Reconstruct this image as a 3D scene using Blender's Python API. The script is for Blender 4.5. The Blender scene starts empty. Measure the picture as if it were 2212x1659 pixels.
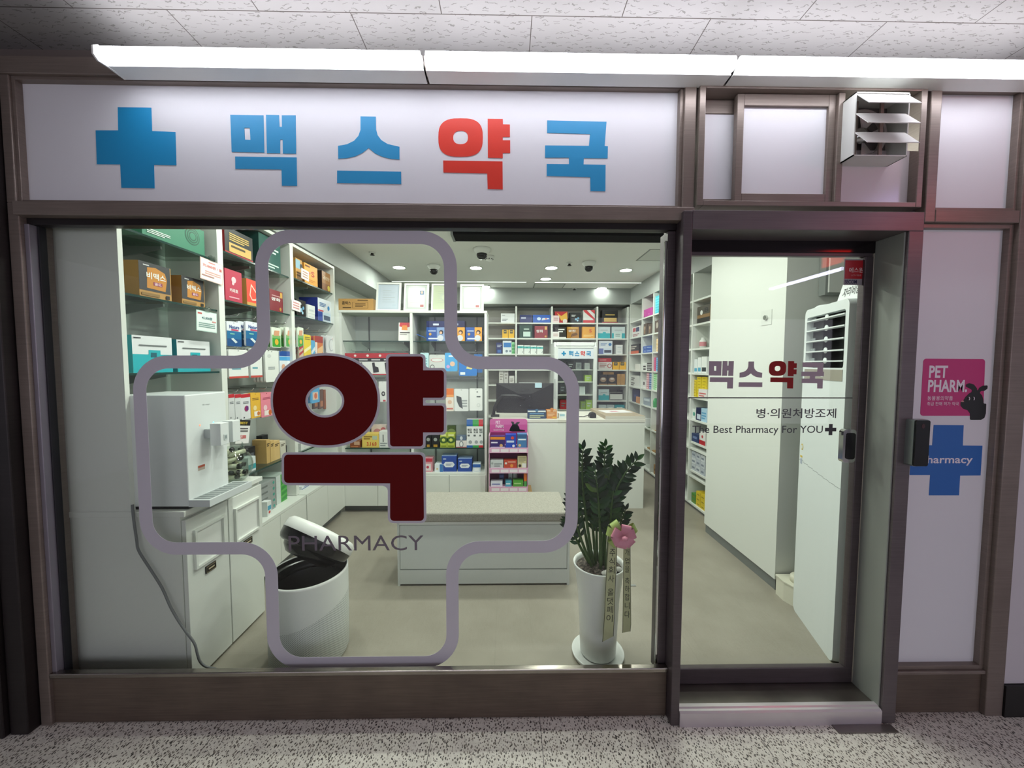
import bpy, bmesh, math, random
from mathutils import Vector, Matrix
from mathutils.geometry import tessellate_polygon
random.seed(7)
sc = bpy.context.scene
COL = sc.collection
# ------------------------------------------------------------------ camera
F, W, H, D, HC = 800.0, 2212, 1659, 1.38, 1.33
YAW, PITCH, ROLL = -0.0151, 0.0515, -0.00267
fw = Vector((-math.sin(YAW)*math.cos(PITCH), math.cos(YAW)*math.cos(PITCH), -math.sin(PITCH)))
r0 = fw.cross(Vector((0, 0, 1))).normalized(); d0 = fw.cross(r0)
rt = math.cos(ROLL)*r0 + math.sin(ROLL)*d0
dn = -math.sin(ROLL)*r0 + math.cos(ROLL)*d0
CAM = Vector((0, -D, HC))
cd = bpy.data.cameras.new('camera'); cam = bpy.data.objects.new('camera', cd); COL.objects.link(cam)
cd.sensor_fit = 'HORIZONTAL'; cd.sensor_width = 36; cd.lens = F/W*36; cd.clip_start = .02
up = -dn; bk = -fw
cam.matrix_world = Matrix(((rt.x, up.x, bk.x, CAM.x), (rt.y, up.y, bk.y, CAM.y), (rt.z, up.z, bk.z, CAM.z), (0, 0, 0, 1)))
sc.camera = cam
# ------------------------------------------------------------------ world, exposure
wd = bpy.data.worlds.new('world'); sc.world = wd; wd.use_nodes = True
wd.node_tree.nodes['Background'].inputs[0].default_value = (.60, .59, .67, 1)
wd.node_tree.nodes['Background'].inputs[1].default_value = .45
sc.view_settings.view_transform = 'Standard'; sc.view_settings.look = 'None'
sc.view_settings.exposure = 0.0; sc.view_settings.gamma = 1; sc.view_settings.use_curve_mapping = False
sc.cycles.use_denoising = True
sc.cycles.max_bounces = 10; sc.cycles.transparent_max_bounces = 16; sc.cycles.sample_clamp_indirect = 6
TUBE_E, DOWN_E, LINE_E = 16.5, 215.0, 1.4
ZX = -.06      # corridor floor
ZC = 2.41      # shop ceiling
# ------------------------------------------------------------------ measuring: where a picture point lies on a plane of the place
def ray(px, py): return fw*F + rt*(px-W/2) + dn*(py-H/2)
def oy(px, py, y): v = ray(px, py); return CAM + v*((y-CAM.y)/v.y)
def ox(px, py, x): v = ray(px, py); return CAM + v*((x-CAM.x)/v.x)
def oz(px, py, z): v = ray(px, py); return CAM + v*((z-CAM.z)/v.z)
def opl(px, py, p, n): v = ray(px, py); return CAM + v*((p-CAM).dot(n)/v.dot(n))
# ------------------------------------------------------------------ materials
def lin(h):
    h = h.lstrip('#'); h = ''.join(x*2 for x in h) if len(h) == 3 else h; c = [int(h[i:i+2], 16)/255 for i in (0, 2, 4)]
    return tuple(x/12.92 if x <= .04045 else ((x+.055)/1.055)**2.4 for x in c) + (1,)
MC = {}
def M(col, rough=.5, metal=0., spec=.5, coat=0.):
    k = (col, rough, metal, spec, coat)
    if k in MC: return MC[k]
    m = bpy.data.materials.new('m_'+col.strip('#')); m.use_nodes = True
    b = m.node_tree.nodes['Principled BSDF']
    b.inputs['Base Color'].default_value = lin(col); b.inputs['Roughness'].default_value = rough
    b.inputs['Metallic'].default_value = metal; b.inputs['Specular IOR Level'].default_value = spec
    b.inputs['Coat Weight'].default_value = coat
    MC[k] = m; return m
def emit(name, col, s):
    m = bpy.data.materials.new(name); m.use_nodes = True; nt = m.node_tree
    b = nt.nodes['Principled BSDF']; b.inputs['Base Color'].default_value = lin(col)
    b.inputs['Emission Color'].default_value = lin(col); b.inputs['Emission Strength'].default_value = s
    return m
def glass(name, tint, refl=.045, rough=0.0):      # thin pane: tinted see-through plus an angle-dependent mirror share
    m = bpy.data.materials.new(name); m.use_nodes = True; nt = m.node_tree; nt.nodes.clear()
    o = nt.nodes.new('ShaderNodeOutputMaterial'); mx = nt.nodes.new('ShaderNodeMixShader')
    t = nt.nodes.new('ShaderNodeBsdfTransparent'); g = nt.nodes.new('ShaderNodeBsdfGlossy'); lw = nt.nodes.new('ShaderNodeLayerWeight')
    pw = nt.nodes.new('ShaderNodeMath'); pw.operation = 'POWER'; pw.inputs[1].default_value = 5; ml = nt.nodes.new('ShaderNodeMath'); ml.operation = 'MULTIPLY_ADD'; ml.inputs[1].default_value = .9; ml.inputs[2].default_value = refl
    lw.inputs[0].default_value = .5; nt.links.new(lw.outputs['Facing'], pw.inputs[0]); nt.links.new(pw.outputs[0], ml.inputs[0])
    t.inputs[0].default_value = lin(tint); g.inputs['Roughness'].default_value = rough
    nt.links.new(ml.outputs[0], mx.inputs[0]); nt.links.new(t.outputs[0], mx.inputs[1]); nt.links.new(g.outputs[0], mx.inputs[2])
    nt.links.new(mx.outputs[0], o.inputs[0]); return m
class NT:
    def __init__(s, m): s.m = m; s.nt = m.node_tree; s.b = s.nt.nodes['Principled BSDF']
    def n(s, t, **kw):
        x = s.nt.nodes.new(t)
        for k, v in kw.items(): setattr(x, k, v)
        return x
    def l(s, a, b): s.nt.links.new(a, b)
    def math(s, op, a, b=None, c=None):
        x = s.n('ShaderNodeMath', operation=op)
        for i, v in enumerate((a, b, c)):
            if v is None: continue
            if isinstance(v, (int, float)): x.inputs[i].default_value = v
            else: s.l(v, x.inputs[i])
        return x.outputs[0]
    def ramp(s, fac, stops):
        r = s.n('ShaderNodeValToRGB'); e = r.color_ramp.elements
        while len(e) < len(stops): e.new(.5)
        for i, (p, c) in enumerate(stops): e[i].position = p; e[i].color = lin(c)
        s.l(fac, r.inputs[0]); return r.outputs[0]
    def mix(s, fac, a, b):
        x = s.n('ShaderNodeMix', data_type='RGBA'); s.l(fac, x.inputs[0]) if not isinstance(fac, (int, float)) else setattr(x.inputs[0], 'default_value', fac)
        for i, v in ((6, a), (7, b)):
            if isinstance(v, str): x.inputs[i].default_value = lin(v)
            else: s.l(v, x.inputs[i])
        return x.outputs[2]
    def bump(s, h, st, d=.002):
        x = s.n('ShaderNodeBump'); x.inputs['Strength'].default_value = st; x.inputs['Distance'].default_value = d
        s.l(h, x.inputs['Height']); s.l(x.outputs[0], s.b.inputs['Normal'])
def newmat(name, rough=.5):
    m = bpy.data.materials.new(name); m.use_nodes = True; k = NT(m); k.b.inputs['Roughness'].default_value = rough; return k
def coords(k, sx=1, sy=1, sz=1, off=(0, 0, 0)):
    t = k.n('ShaderNodeTexCoord'); mp = k.n('ShaderNodeMapping'); k.l(t.outputs['Object'], mp.inputs[0])
    mp.inputs['Scale'].default_value = (sx, sy, sz); mp.inputs['Location'].default_value = off
    return mp.outputs[0], t.outputs['Object']
def mat_tiles_ceiling():
    k = newmat('mineral_fibre_tile', .9)
    v, o = coords(k)
    b = k.n('ShaderNodeTexBrick', offset=.5, offset_frequency=2); mp = k.n('ShaderNodeMapping'); k.l(o, mp.inputs[0])
    mp.inputs['Location'].default_value = (.219+.605, .077+.3*20, 0)
    k.l(mp.outputs[0], b.inputs['Vector'])
    for n, val in (('Scale', 1), ('Mortar Size', .0016), ('Mortar Smooth', 0), ('Brick Width', .605), ('Row Height', .3), ('Bias', 0)): b.inputs[n].default_value = val
    nz = k.n('ShaderNodeTexNoise'); nz.inputs['Scale'].default_value = 45; k.l(o, nz.inputs['Vector'])
    vm = k.n('ShaderNodeVectorMath', operation='MULTIPLY_ADD'); k.l(nz.outputs['Color'], vm.inputs[0]); vm.inputs[1].default_value = (.02, .028, 0); k.l(o, vm.inputs[2])
    m2 = k.n('ShaderNodeMapping'); k.l(vm.outputs[0], m2.inputs[0]); m2.inputs['Scale'].default_value = (24, 60, 1)
    vo = k.n('ShaderNodeTexVoronoi', voronoi_dimensions='2D'); vo.inputs['Scale'].default_value = 1; k.l(m2.outputs[0], vo.inputs['Vector'])
    sp = k.n('ShaderNodeSeparateXYZ'); sub = k.n('ShaderNodeVectorMath', operation='SUBTRACT'); k.l(m2.outputs[0], sub.inputs[0]); k.l(vo.outputs['Position'], sub.inputs[1]); k.l(sub.outputs[0], sp.inputs[0])
    ax = k.math('ABSOLUTE', sp.outputs[0]); ay = k.math('ABSOLUTE', sp.outputs[1])
    dash = k.math('MULTIPLY', k.math('LESS_THAN', ax, .24), k.math('LESS_THAN', ay, .075))
    n2 = k.n('ShaderNodeTexNoise'); n2.inputs['Scale'].default_value = 2.2; k.l(o, n2.inputs['Vector'])
    base = k.ramp(n2.outputs[0], [(.3, '#8b8886'), (.7, '#949190')])
    c = k.mix(k.math('MULTIPLY', dash, .55), base, '#4a4642')
    c = k.mix(b.outputs['Fac'], c, '#4a4441')
    k.l(c, k.b.inputs['Base Color']); k.bump(k.math('SUBTRACT', 1, dash), .4, .002); return k.m
def mat_terrazzo():
    k = newmat('terrazzo', .45)
    v, o = coords(k)
    nz = k.n('ShaderNodeTexNoise'); nz.inputs['Scale'].default_value = 60; k.l(o, nz.inputs['Vector'])
    vm = k.n('ShaderNodeVectorMath', operation='MULTIPLY_ADD'); k.l(nz.outputs['Color'], vm.inputs[0]); vm.inputs[1].default_value = (.008,)*3; k.l(o, vm.inputs[2])
    cols = None
    def chips(scale, rot, thr):
        mp = k.n('ShaderNodeMapping'); k.l(vm.outputs[0], mp.inputs[0]); mp.inputs['Rotation'].default_value = (0, 0, rot); mp.inputs['Scale'].default_value = (scale, scale*.62, 1)
        vo = k.n('ShaderNodeTexVoronoi', voronoi_dimensions='2D'); vo.inputs['Scale'].default_value = 1; k.l(mp.outputs[0], vo.inputs['Vector'])
        s = k.n('ShaderNodeSeparateColor'); k.l(vo.outputs['Color'], s.inputs[0])
        th = k.math('MULTIPLY', s.outputs[1], thr)
        return k.math('LESS_THAN', vo.outputs['Distance'], th), s.outputs[0]
    f1, r1 = chips(130, .5, .40); f2, r2 = chips(90, 1.1, .27); f3, r3 = chips(170, -.3, .38)
    base = k.ramp(nz.outputs[0], [(.35, '#d3cdc3'), (.65, '#e2ddd3')])
    c = k.mix(f3, base, '#e2ddd4')
    c = k.mix(f1, c, k.ramp(r1, [(.2, '#4a443f'), (.5, '#6f675f'), (.9, '#8d847a')]))
    c = k.mix(f2, c, k.ramp(r2, [(.2, '#3d3835'), (.7, '#7a7067')]))
    x0 = oz(935, 1580, ZX).x
    b = k.n('ShaderNodeTexBrick', offset=0, offset_frequency=1); mp = k.n('ShaderNodeMapping'); k.l(o, mp.inputs[0]); mp.inputs['Location'].default_value = (-x0+.41*20, .21+.41*20, 0); k.l(mp.outputs[0], b.inputs['Vector'])
    for n, val in (('Scale', 1), ('Mortar Size', .0012), ('Mortar Smooth', 0), ('Brick Width', .41), ('Row Height', .41)): b.inputs[n].default_value = val
    n3 = k.n('ShaderNodeTexNoise'); n3.inputs['Scale'].default_value = 3; k.l(o, n3.inputs['Vector'])
    c = k.mix(k.math('MULTIPLY', k.math('GREATER_THAN', n3.outputs[0], .2), 0), c, c)
    c = k.mix(b.outputs['Fac'], c, '#5b5550')
    k.l(c, k.b.inputs['Base Color']); return k.m
def mat_vinyl_floor():
    k = newmat('vinyl_floor', .42)
    v, o = coords(k)
    n1 = k.n('ShaderNodeTexNoise'); n1.inputs['Scale'].default_value = 5; n1.inputs['Detail'].default_value = 8; k.l(o, n1.inputs['Vector'])
    n2 = k.n('ShaderNodeTexNoise'); n2.inputs['Scale'].default_value = 160; k.l(o, n2.inputs['Vector'])
    c = k.ramp(n1.outputs[0], [(.3, '#8c867a'), (.7, '#9a9488')])
    c = k.mix(k.math('MULTIPLY', n2.outputs[0], .3), c, '#857e70')
    b = k.n('ShaderNodeTexBrick', offset=0, offset_frequency=1); mp = k.n('ShaderNodeMapping'); k.l(o, mp.inputs[0]); mp.inputs['Location'].default_value = (8.33, 8.5, 0); k.l(mp.outputs[0], b.inputs['Vector'])
    for n, val in (('Scale', 1), ('Mortar Size', .0008), ('Brick Width', .92), ('Row Height', .92)): b.inputs[n].default_value = val
    c = k.mix(k.math('MULTIPLY', b.outputs['Fac'], .35), c, '#6f695e')
    k.l(c, k.b.inputs['Base Color']); return k.m
def mat_metal(name, a, b, rough=.36, metal=.75, stretch=(2, 2, 60)):
    k = newmat(name, rough); k.b.inputs['Metallic'].default_value = metal
    v, o = coords(k, *stretch)
    n1 = k.n('ShaderNodeTexNoise'); n1.inputs['Scale'].default_value = 3; n1.inputs['Detail'].default_value = 6; k.l(v, n1.inputs['Vector'])
    n2 = k.n('ShaderNodeTexNoise'); n2.inputs['Scale'].default_value = 6; n2.inputs['Detail'].default_value = 5; k.l(o, n2.inputs['Vector'])
    f = k.math('ADD', k.math('MULTIPLY', n1.outputs[0], .5), k.math('MULTIPLY', n2.outputs[0], .5))
    k.l(k.ramp(f, [(.35, a), (.65, b)]), k.b.inputs['Base Color']); return k.m
def mat_speckle(name, a, b, scale, rough=.5, lo=.4, hi=.6):
    k = newmat(name, rough); v, o = coords(k)
    n1 = k.n('ShaderNodeTexNoise'); n1.inputs['Scale'].default_value = scale; n1.inputs['Detail'].default_value = 4; k.l(o, n1.inputs['Vector'])
    k.l(k.ramp(n1.outputs[0], [(lo, a), (hi, b)]), k.b.inputs['Base Color']); return k.m
def mat_perforated():
    k = newmat('perforated_white_metal', .4); v, o = coords(k)
    s = k.n('ShaderNodeSeparateXYZ'); k.l(o, s.inputs[0])
    ang = k.math('ARCTAN2', s.outputs[1], s.outputs[0])
    a = k.math('SINE', k.math('MULTIPLY', ang, 130)); z = k.math('SINE', k.math('MULTIPLY', s.outputs[2], 760))
    hole = k.math('GREATER_THAN', k.math('MULTIPLY', a, z), .35)
    edge = k.math('LESS_THAN', s.outputs[2], k.math('ADD', .235, k.math('MULTIPLY', k.math('SINE', k.math('ADD', ang, 1.0)), .05)))
    c = k.mix(k.math('MULTIPLY', hole, edge), '#e4e8e4', '#79837f')
    k.l(c, k.b.inputs['Base Color']); return k.m
WHITE = M('#dfe2dc', .45); WHITE2 = M('#e6e8e4', .3); LAM = M('#dcdfd9', .38)
LAV = M('#d9d7dc', .35); BLACK = M('#0e0e10', .4); GREY = M('#8d9190', .5); SHADOWG = M('#6a6f6e', .6)
CHROME = M('#c9cac8', .12, 1.0); STEEL = mat_metal('brushed_steel', '#8d8781', '#a19a93', .22, 1.0, (2, 60, 60))
BRONZE = mat_metal('bronze_anodised', '#766a62', '#867a72', .38, .3)
DARKBR = mat_metal('worn_dark_bronze', '#54483f', '#6a5c50', .5, .2)
DKFRAME = mat_metal('dark_door_frame', '#4c4446', '#5a5154', .38, .35)
PORTAL = mat_metal('portal_grey_brown', '#5d5557', '#6a6263', .4, .35)
PANELW = M('#dcdce0', .5, 0, .35)
GLASS = glass('clear_glass', '#fafcfa', .025); SHELFG = glass('shelf_glass', '#e6f0ea', .04); EDGEG = M('#1d3b36', .15)
JARG = glass('jar_glass', '#f2f6f3', .04)
BLUE = M('#1c8cc0', .45); RED = M('#d6301c', .45)
VINYLP = M('#c5c2cb', .5); DKRED = M('#5e0808', .6, 0, .12); VINYLT = M('#6f666f', .5)
KRAFT = '#b08a54'
BLK, NAVY, WHT, TEAL, ORG, YEL, GRN, MAR, PNK, SKY, BLU, GLD, REDC, BRN, MAG = '#141416', '#16204f', '#e4e6e4', '#27a9b4', '#d9772a', '#e3b51e', '#3f9a3d', '#7c1f28', '#e28a9a', '#58a8d8', '#2458a8', '#b98a35', '#bf2630', '#6b4a2c', '#c0459a'
# ------------------------------------------------------------------ mesh builder
TXT = {}
def textgeo(s, bold=0.0):
    k = (s, bold)
    if k in TXT: return TXT[k]
    cu = bpy.data.curves.new('lettering', 'FONT'); cu.body = s; cu.offset = bold; cu.resolution_u = 3
    ob = bpy.data.objects.new('lettering', cu); COL.objects.link(ob)
    dg = bpy.context.evaluated_depsgraph_get(); me = ob.evaluated_get(dg).to_mesh()
    vs = [(v.co.x, v.co.y) for v in me.vertices]; fs = [tuple(p.vertices) for p in me.polygons]
    ob.evaluated_get(dg).to_mesh_clear(); bpy.data.objects.remove(ob); bpy.data.curves.remove(cu)
    if not vs: TXT[k] = ([], [], 1); return TXT[k]
    x0 = min(v[0] for v in vs); x1 = max(v[0] for v in vs); y0 = min(v[1] for v in vs); y1 = max(v[1] for v in vs)
    w = max(x1-x0, 1e-6); h = max(y1-y0, 1e-6)
    TXT[k] = ([((x-x0)/w, (y-y0)/h) for x, y in vs], fs, w/h); return TXT[k]
class Fr:      # a flat frame: origin, across, up, outwards
    def __init__(s, o, u, v, n): s.o = Vector(o); s.u = Vector(u); s.v = Vector(v); s.n = Vector(n)
    def p(s, a, b, c=0): return s.o + s.u*a + s.v*b + s.n*c
def FB(x, y, z): return Fr((x, y, z), (1, 0, 0), (0, 0, 1), (0, -1, 0))     # looks at the street
def FL(x, y, z): return Fr((x, y, z), (0, 1, 0), (0, 0, 1), (1, 0, 0))      # looks across the shop from the display wall
def FR(x, y, z): return Fr((x, y, z), (0, -1, 0), (0, 0, 1), (-1, 0, 0))    # looks across the shop from the other side
def area(p): return sum(p[i][0]*p[(i+1) % len(p)][1]-p[(i+1) % len(p)][0]*p[i][1] for i in range(len(p)))/2
def ccw(p): return list(p) if area(p) > 0 else list(reversed(p))
def offset(poly, d):
    p = ccw(poly); n = len(p); out = []
    for i in range(n):
        a, b, c = Vector(p[i-1]), Vector(p[i]), Vector(p[(i+1) % n])
        e1 = (b-a).normalized(); e2 = (c-b).normalized(); n1 = Vector((e1.y, -e1.x)); n2 = Vector((e2.y, -e2.x))
        k = 1+n1.dot(n2); out.append(tuple(b+(n1+n2)*(d/max(k, .2))))
    return out
def fillet(poly, r, seg=8, rc=None):      # r for convex corners, rc for concave ones
    p = ccw(poly); n = len(p); out = []; rc = r if rc is None else rc
    for i in range(n):
        a, b, c = Vector(p[i-1]), Vector(p[i]), Vector(p[(i+1) % n])
        e1 = (a-b); e2 = (c-b); l1, l2 = e1.length, e2.length; e1.normalize(); e2.normalize()
        cr = (b-a).x*(c-b).y-(b-a).y*(c-b).x; R = r if cr > 0 else rc
        ang = e1.angle(e2, math.pi); t = min(R/max(math.tan(ang/2), 1e-4), l1*.49, l2*.49); R2 = t*math.tan(ang/2)
        if R2 < 1e-5: out.append(tuple(b)); continue
        ce = b+(e1+e2).normalized()*(R2/math.sin(ang/2)); s = b+e1*t-ce; q = b+e2*t-ce
        a0 = math.atan2(s.y, s.x); da = math.atan2(q.y, q.x)-a0
        while da > math.pi: da -= 2*math.pi
        while da < -math.pi: da += 2*math.pi
        for j in range(seg+1): th = a0+da*j/seg; out.append((ce.x+R2*math.cos(th), ce.y+R2*math.sin(th)))
    return out
def ell(cx, cy, rx, ry, n=32, p=2.0):
    o = []
    for i in range(n):
        t = 2*math.pi*i/n; c, s = math.cos(t), math.sin(t)
        o.append((cx+rx*math.copysign(abs(c)**(2/p), c), cy+ry*math.copysign(abs(s)**(2/p), s)))
    return o
class MB:
    def __init__(s): s.v = []; s.f = []; s.mi = []; s.sm = []; s.mats = []
    def m(s, mat):
        if mat not in s.mats: s.mats.append(mat)
        return s.mats.index(mat)
    def add(s, vs, fs, mat, smooth=False):
        b = len(s.v); s.v += [Vector(x) for x in vs]; i = s.m(mat)
        for f in fs: s.f.append([b+j for j in f]); s.mi.append(i); s.sm.append(smooth)
        return s
    def box(s, x0, x1, y0, y1, z0, z1, mat):
        if x0 > x1: x0, x1 = x1, x0
        if y0 > y1: y0, y1 = y1, y0
        if z0 > z1: z0, z1 = z1, z0
        vs = [(x, y, z) for z in (z0, z1) for y in (y0, y1) for x in (x0, x1)]
        return s.add(vs, [(0, 2, 3, 1), (4, 5, 7, 6), (0, 1, 5, 4), (2, 6, 7, 3), (0, 4, 6, 2), (1, 3, 7, 5)], mat)
    def fbox(s, f, a0, a1, b0, b1, c0, c1, mat):
        vs = [f.p(a, b, c) for c in (c0, c1) for b in (b0, b1) for a in (a0, a1)]
        fs = [(0, 2, 3, 1), (4, 5, 7, 6), (0, 1, 5, 4), (2, 6, 7, 3), (0, 4, 6, 2), (1, 3, 7, 5)]
        return s.add(vs, fs, mat)
    def quad(s, f, a0, b0, a1, b1, c, mat): return s.add([f.p(a0, b0, c), f.p(a1, b0, c), f.p(a1, b1, c), f.p(a0, b1, c)], [(0, 1, 2, 3)], mat)
    def prism(s, f, outer, c0, c1, mat, holes=(), smooth=False):
        loops = [ccw(outer)]+[ccw(h)[::-1] for h in holes]; flat = [p for l in loops for p in l]
        tr = tessellate_polygon([[Vector((p[0], p[1], 0)) for p in l] for l in loops]); n = len(flat)
        vs = [f.p(p[0], p[1], c1) for p in flat]+[f.p(p[0], p[1], c0) for p in flat]; fs = []
        for t in tr:
            a = [flat[i] for i in t]; ar = area(a); t = t if ar > 0 else t[::-1]
            fs.append(tuple(t)); fs.append(tuple(n+i for i in t[::-1]))
        s.add(vs, fs, mat); b = len(s.v)-2*n; k = 0; i = s.m(mat)
        for l in loops:
            for j in range(len(l)):
                q = k+j; q2 = k+(j+1) % len(l); s.f.append([b+q, b+n+q, b+n+q2, b+q2]); s.mi.append(i); s.sm.append(smooth)
            k += len(l)
        return s
    def face(s, f, poly, c, mat):
        p = ccw(poly); tr = tessellate_polygon([[Vector((a, b, 0)) for a, b in p]])
        return s.add([f.p(a, b, c) for a, b in p], [t if area([p[i] for i in t]) > 0 else t[::-1] for t in tr], mat)
    def text(s, f, a0, b0, a1, b1, st, c, mat, bold=0., keep=False):
        vs, fs, asp = textgeo(st, bold)
        if not vs: return s
        if keep:
            w = min(a1-a0, (b1-b0)*asp); h = w/asp; ca, cb = (a0+a1)/2, (b0+b1)/2; a0, a1, b0, b1 = ca-w/2, ca+w/2, cb-h/2, cb+h/2
        return s.add([f.p(a0+x*(a1-a0), b0+y*(b1-b0), c) for x, y in vs], fs, mat)
    def lathe(s, prof, ce, mat, seg=40, smooth=True, sx=1, sy=1):
        vs = []; fs = []; n = len(prof)
        for i in range(seg):
            a = 2*math.pi*i/seg
            for r, z in prof: vs.append((ce[0]+r*math.cos(a)*sx, ce[1]+r*math.sin(a)*sy, ce[2]+z))
        for i in range(seg):
            for j in range(n-1): a, b = i*n+j, ((i+1) % seg)*n+j; fs.append((a, b, b+1, a+1))
        return s.add(vs, fs, mat, smooth)
    def tube(s, pts, r, mat, seg=10, caps=True, r1=None):
        pts = [Vector(p) for p in pts]; n = len(pts); vs = []; fs = []; ref = None
        for i, p in enumerate(pts):
            t = (pts[min(i+1, n-1)]-pts[max(i-1, 0)]).normalized()
            if ref is None: ref = t.orthogonal().normalized()
            ref = (ref-t*ref.dot(t)).normalized(); b = t.cross(ref); rr = r if r1 is None else r+(r1-r)*i/(n-1)
            for j in range(seg): a = 2*math.pi*j/seg; vs.append(p+(ref*math.cos(a)+b*math.sin(a))*rr)
        for i in range(n-1):
            for j in range(seg): a, b2 = i*seg+j, i*seg+(j+1) % seg; fs.append((a, b2, b2+seg, a+seg))
        if caps: fs.append(tuple(range(seg))[::-1]); fs.append(tuple((n-1)*seg+j for j in range(seg)))
        return s.add(vs, fs, mat, True)
    def cyl(s, p0, p1, r, mat, seg=20): return s.tube([p0, p1], r, mat, seg)
    def build(s, name, parent=None, origin=None, bevel=0, seg=2):
        me = bpy.data.meshes.new(name)
        o = Vector(origin) if origin is not None else (ORG0[parent.name] if parent is not None and parent.name in ORG0 else Vector((0, 0, 0)))
        me.from_pydata([v-o for v in s.v], [], s.f)
        for m in s.mats: me.materials.append(m)
        me.polygons.foreach_set('material_index', s.mi); me.polygons.foreach_set('use_smooth', s.sm); me.update()
        ob = bpy.data.objects.new(name, me); COL.objects.link(ob)
        if parent is not None: ob.parent = parent; ob.location = o-ORG0.get(parent.name, Vector((0, 0, 0)))
        else: ob.location = o
        ORG0[ob.name] = o
        if bevel:
            b = ob.modifiers.new('bevel', 'BEVEL'); b.width = bevel; b.segments = seg; b.limit_method = 'ANGLE'; b.angle_limit = .6
        if any(s.sm) and not all(s.sm) and False: pass
        return ob
ORG0 = {}
def tag(o, label, cat, group=None):
    o['label'] = label; o['category'] = cat
    if group: o['group'] = group
    return o
def empty(name, loc, label, cat, group=None):
    o = bpy.data.objects.new(name, None); COL.objects.link(o); o.location = loc; o.empty_display_size = .05; ORG0[o.name] = Vector(loc)
    return tag(o, label, cat, group)
def struct(o): o['kind'] = 'structure'; return o
def sempty(name, loc=(0, 0, 0)):
    o = bpy.data.objects.new(name, None); COL.objects.link(o); o.location = loc; ORG0[o.name] = Vector(loc); return struct(o)
def B(name, parent, mat, *a, bevel=0): return MB().box(*a, mat).build(name, parent, bevel=bevel)
# ================================================================== SETTING: corridor
struct(MB().box(-5, 6, -4.6, .25, ZX-.1, ZX, mat_terrazzo()).build('floor_corridor'))
struct(MB().box(-5, 6, -4.6, .13, 2.5, 2.6, mat_tiles_ceiling()).build('ceiling_corridor'))
struct(MB().box(-5, 6, -4.75, -4.6, ZX, 2.5, M('#8f8a90', .6)).build('wall_opposite'))
# wall plane round the shopfront
XLF, XRF = -1.785, 1.975
m = MB(); dkw = mat_metal('dark_panel', '#241f1f', '#2e2828', .4, .4)
m.box(-5.1, XLF-.075, -.05, .2, ZX, 2.4, dkw); m.box(XLF-.07, XLF-.004, -.035, .2, ZX, 2.4, dkw)
struct(m.build('wall_west', bevel=.004))
m = MB(); m.box(XRF-.01, 6.1, .0, .2, .07, 2.4, M('#c9c4c8', .7)); struct(m.build('wall_east'))
struct(MB().box(XRF, 6.1, -.012, .1, ZX, .068, M('#0c0b0c', .4)).build('baseboard_east'))
struct(MB().box(-5.1, 6.1, .09, .2, 2.4, 2.5, M('#6a605b', .6)).build('wall_head'))
# shopfront metal frame
fr = sempty('trim_1')
def rail(x0, x1, z0, z1, y0=0, y1=.1, mat=BRONZE, bev=.003, name='frame_rail', p=None):
    return MB().box(x0, x1, y0, y1, z0, z1, mat).build(name, p or fr, bevel=bev)
rail(XLF, .684, 2.345, 2.405, -.004)                       # top rail over the sign
rail(.684, XRF, 2.352, 2.405, -.004)
rail(XLF, -1.752, 1.905, 2.345, 0, name='post'); rail(XLF, -1.745, ZX, 1.905, .0, name='post', mat=BRONZE)
rail(-1.752, .684, 1.858, 1.906, -.012, name='transom_rail')
rail(.636, .669, ZX, 1.886, -.03, .14, mat=DKFRAME, name='post'); rail(.642, .684, 1.86, 2.345, -.004, .1, name='post')
rail(1.545, 1.585, 1.862, 2.352, -.004, .1, name='post')
rail(1.5851, 1.905, 1.862, 1.908, -.004, name='transom_rail', mat=BRONZE)
rail(1.905, XRF, ZX, 2.352, -.006, .1, name='post', mat=BRONZE)
rail(XLF+.03, .636, ZX, .128, .012, .03, mat=DARKBR, name='kick_panel'); rail(1.5, 1.905, ZX, .108, .012, .1, mat=DARKBR, name='kick_panel')
rail(-1.745, .636, .128, .146, .0, .024, mat=STEEL, name='sill_rail'); rail(1.5, 1.905, .108, .122, .0, .09, name='sill_rail', mat=BRONZE)
# inner beads
def beads(x0, x1, z0, z1, t, y0, y1, mat, name='glazing_bead'):
    mm = MB(); mm.box(x0, x0+t, y0, y1, z0, z1, mat); mm.box(x1-t, x1, y0, y1, z0, z1, mat); mm.box(x0+t, x1-t, y0, y1, z0, z0+t, mat); mm.box(x0+t, x1-t, y0, y1, z1-t, z1, mat)
    return mm.build(name, fr, bevel=.0015)
beads(-1.752, .642, 1.906, 2.345, .012, .008, .04, BRONZE); beads(1.585, 1.905, 1.908, 2.352, .012, .008, .04, BRONZE)
beads(1.5, 1.905, .122, 1.862, .016, .01, .04, BRONZE)
# white frosted panels
struct(MB().box(1.59, 1.9, .03, .045, 1.915, 2.345, PANELW).build('panel_upper', fr))
struct(MB().box(1.5, 1.9, .03, .045, .13, 1.855, PANELW).build('panel_lower', fr))
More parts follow.
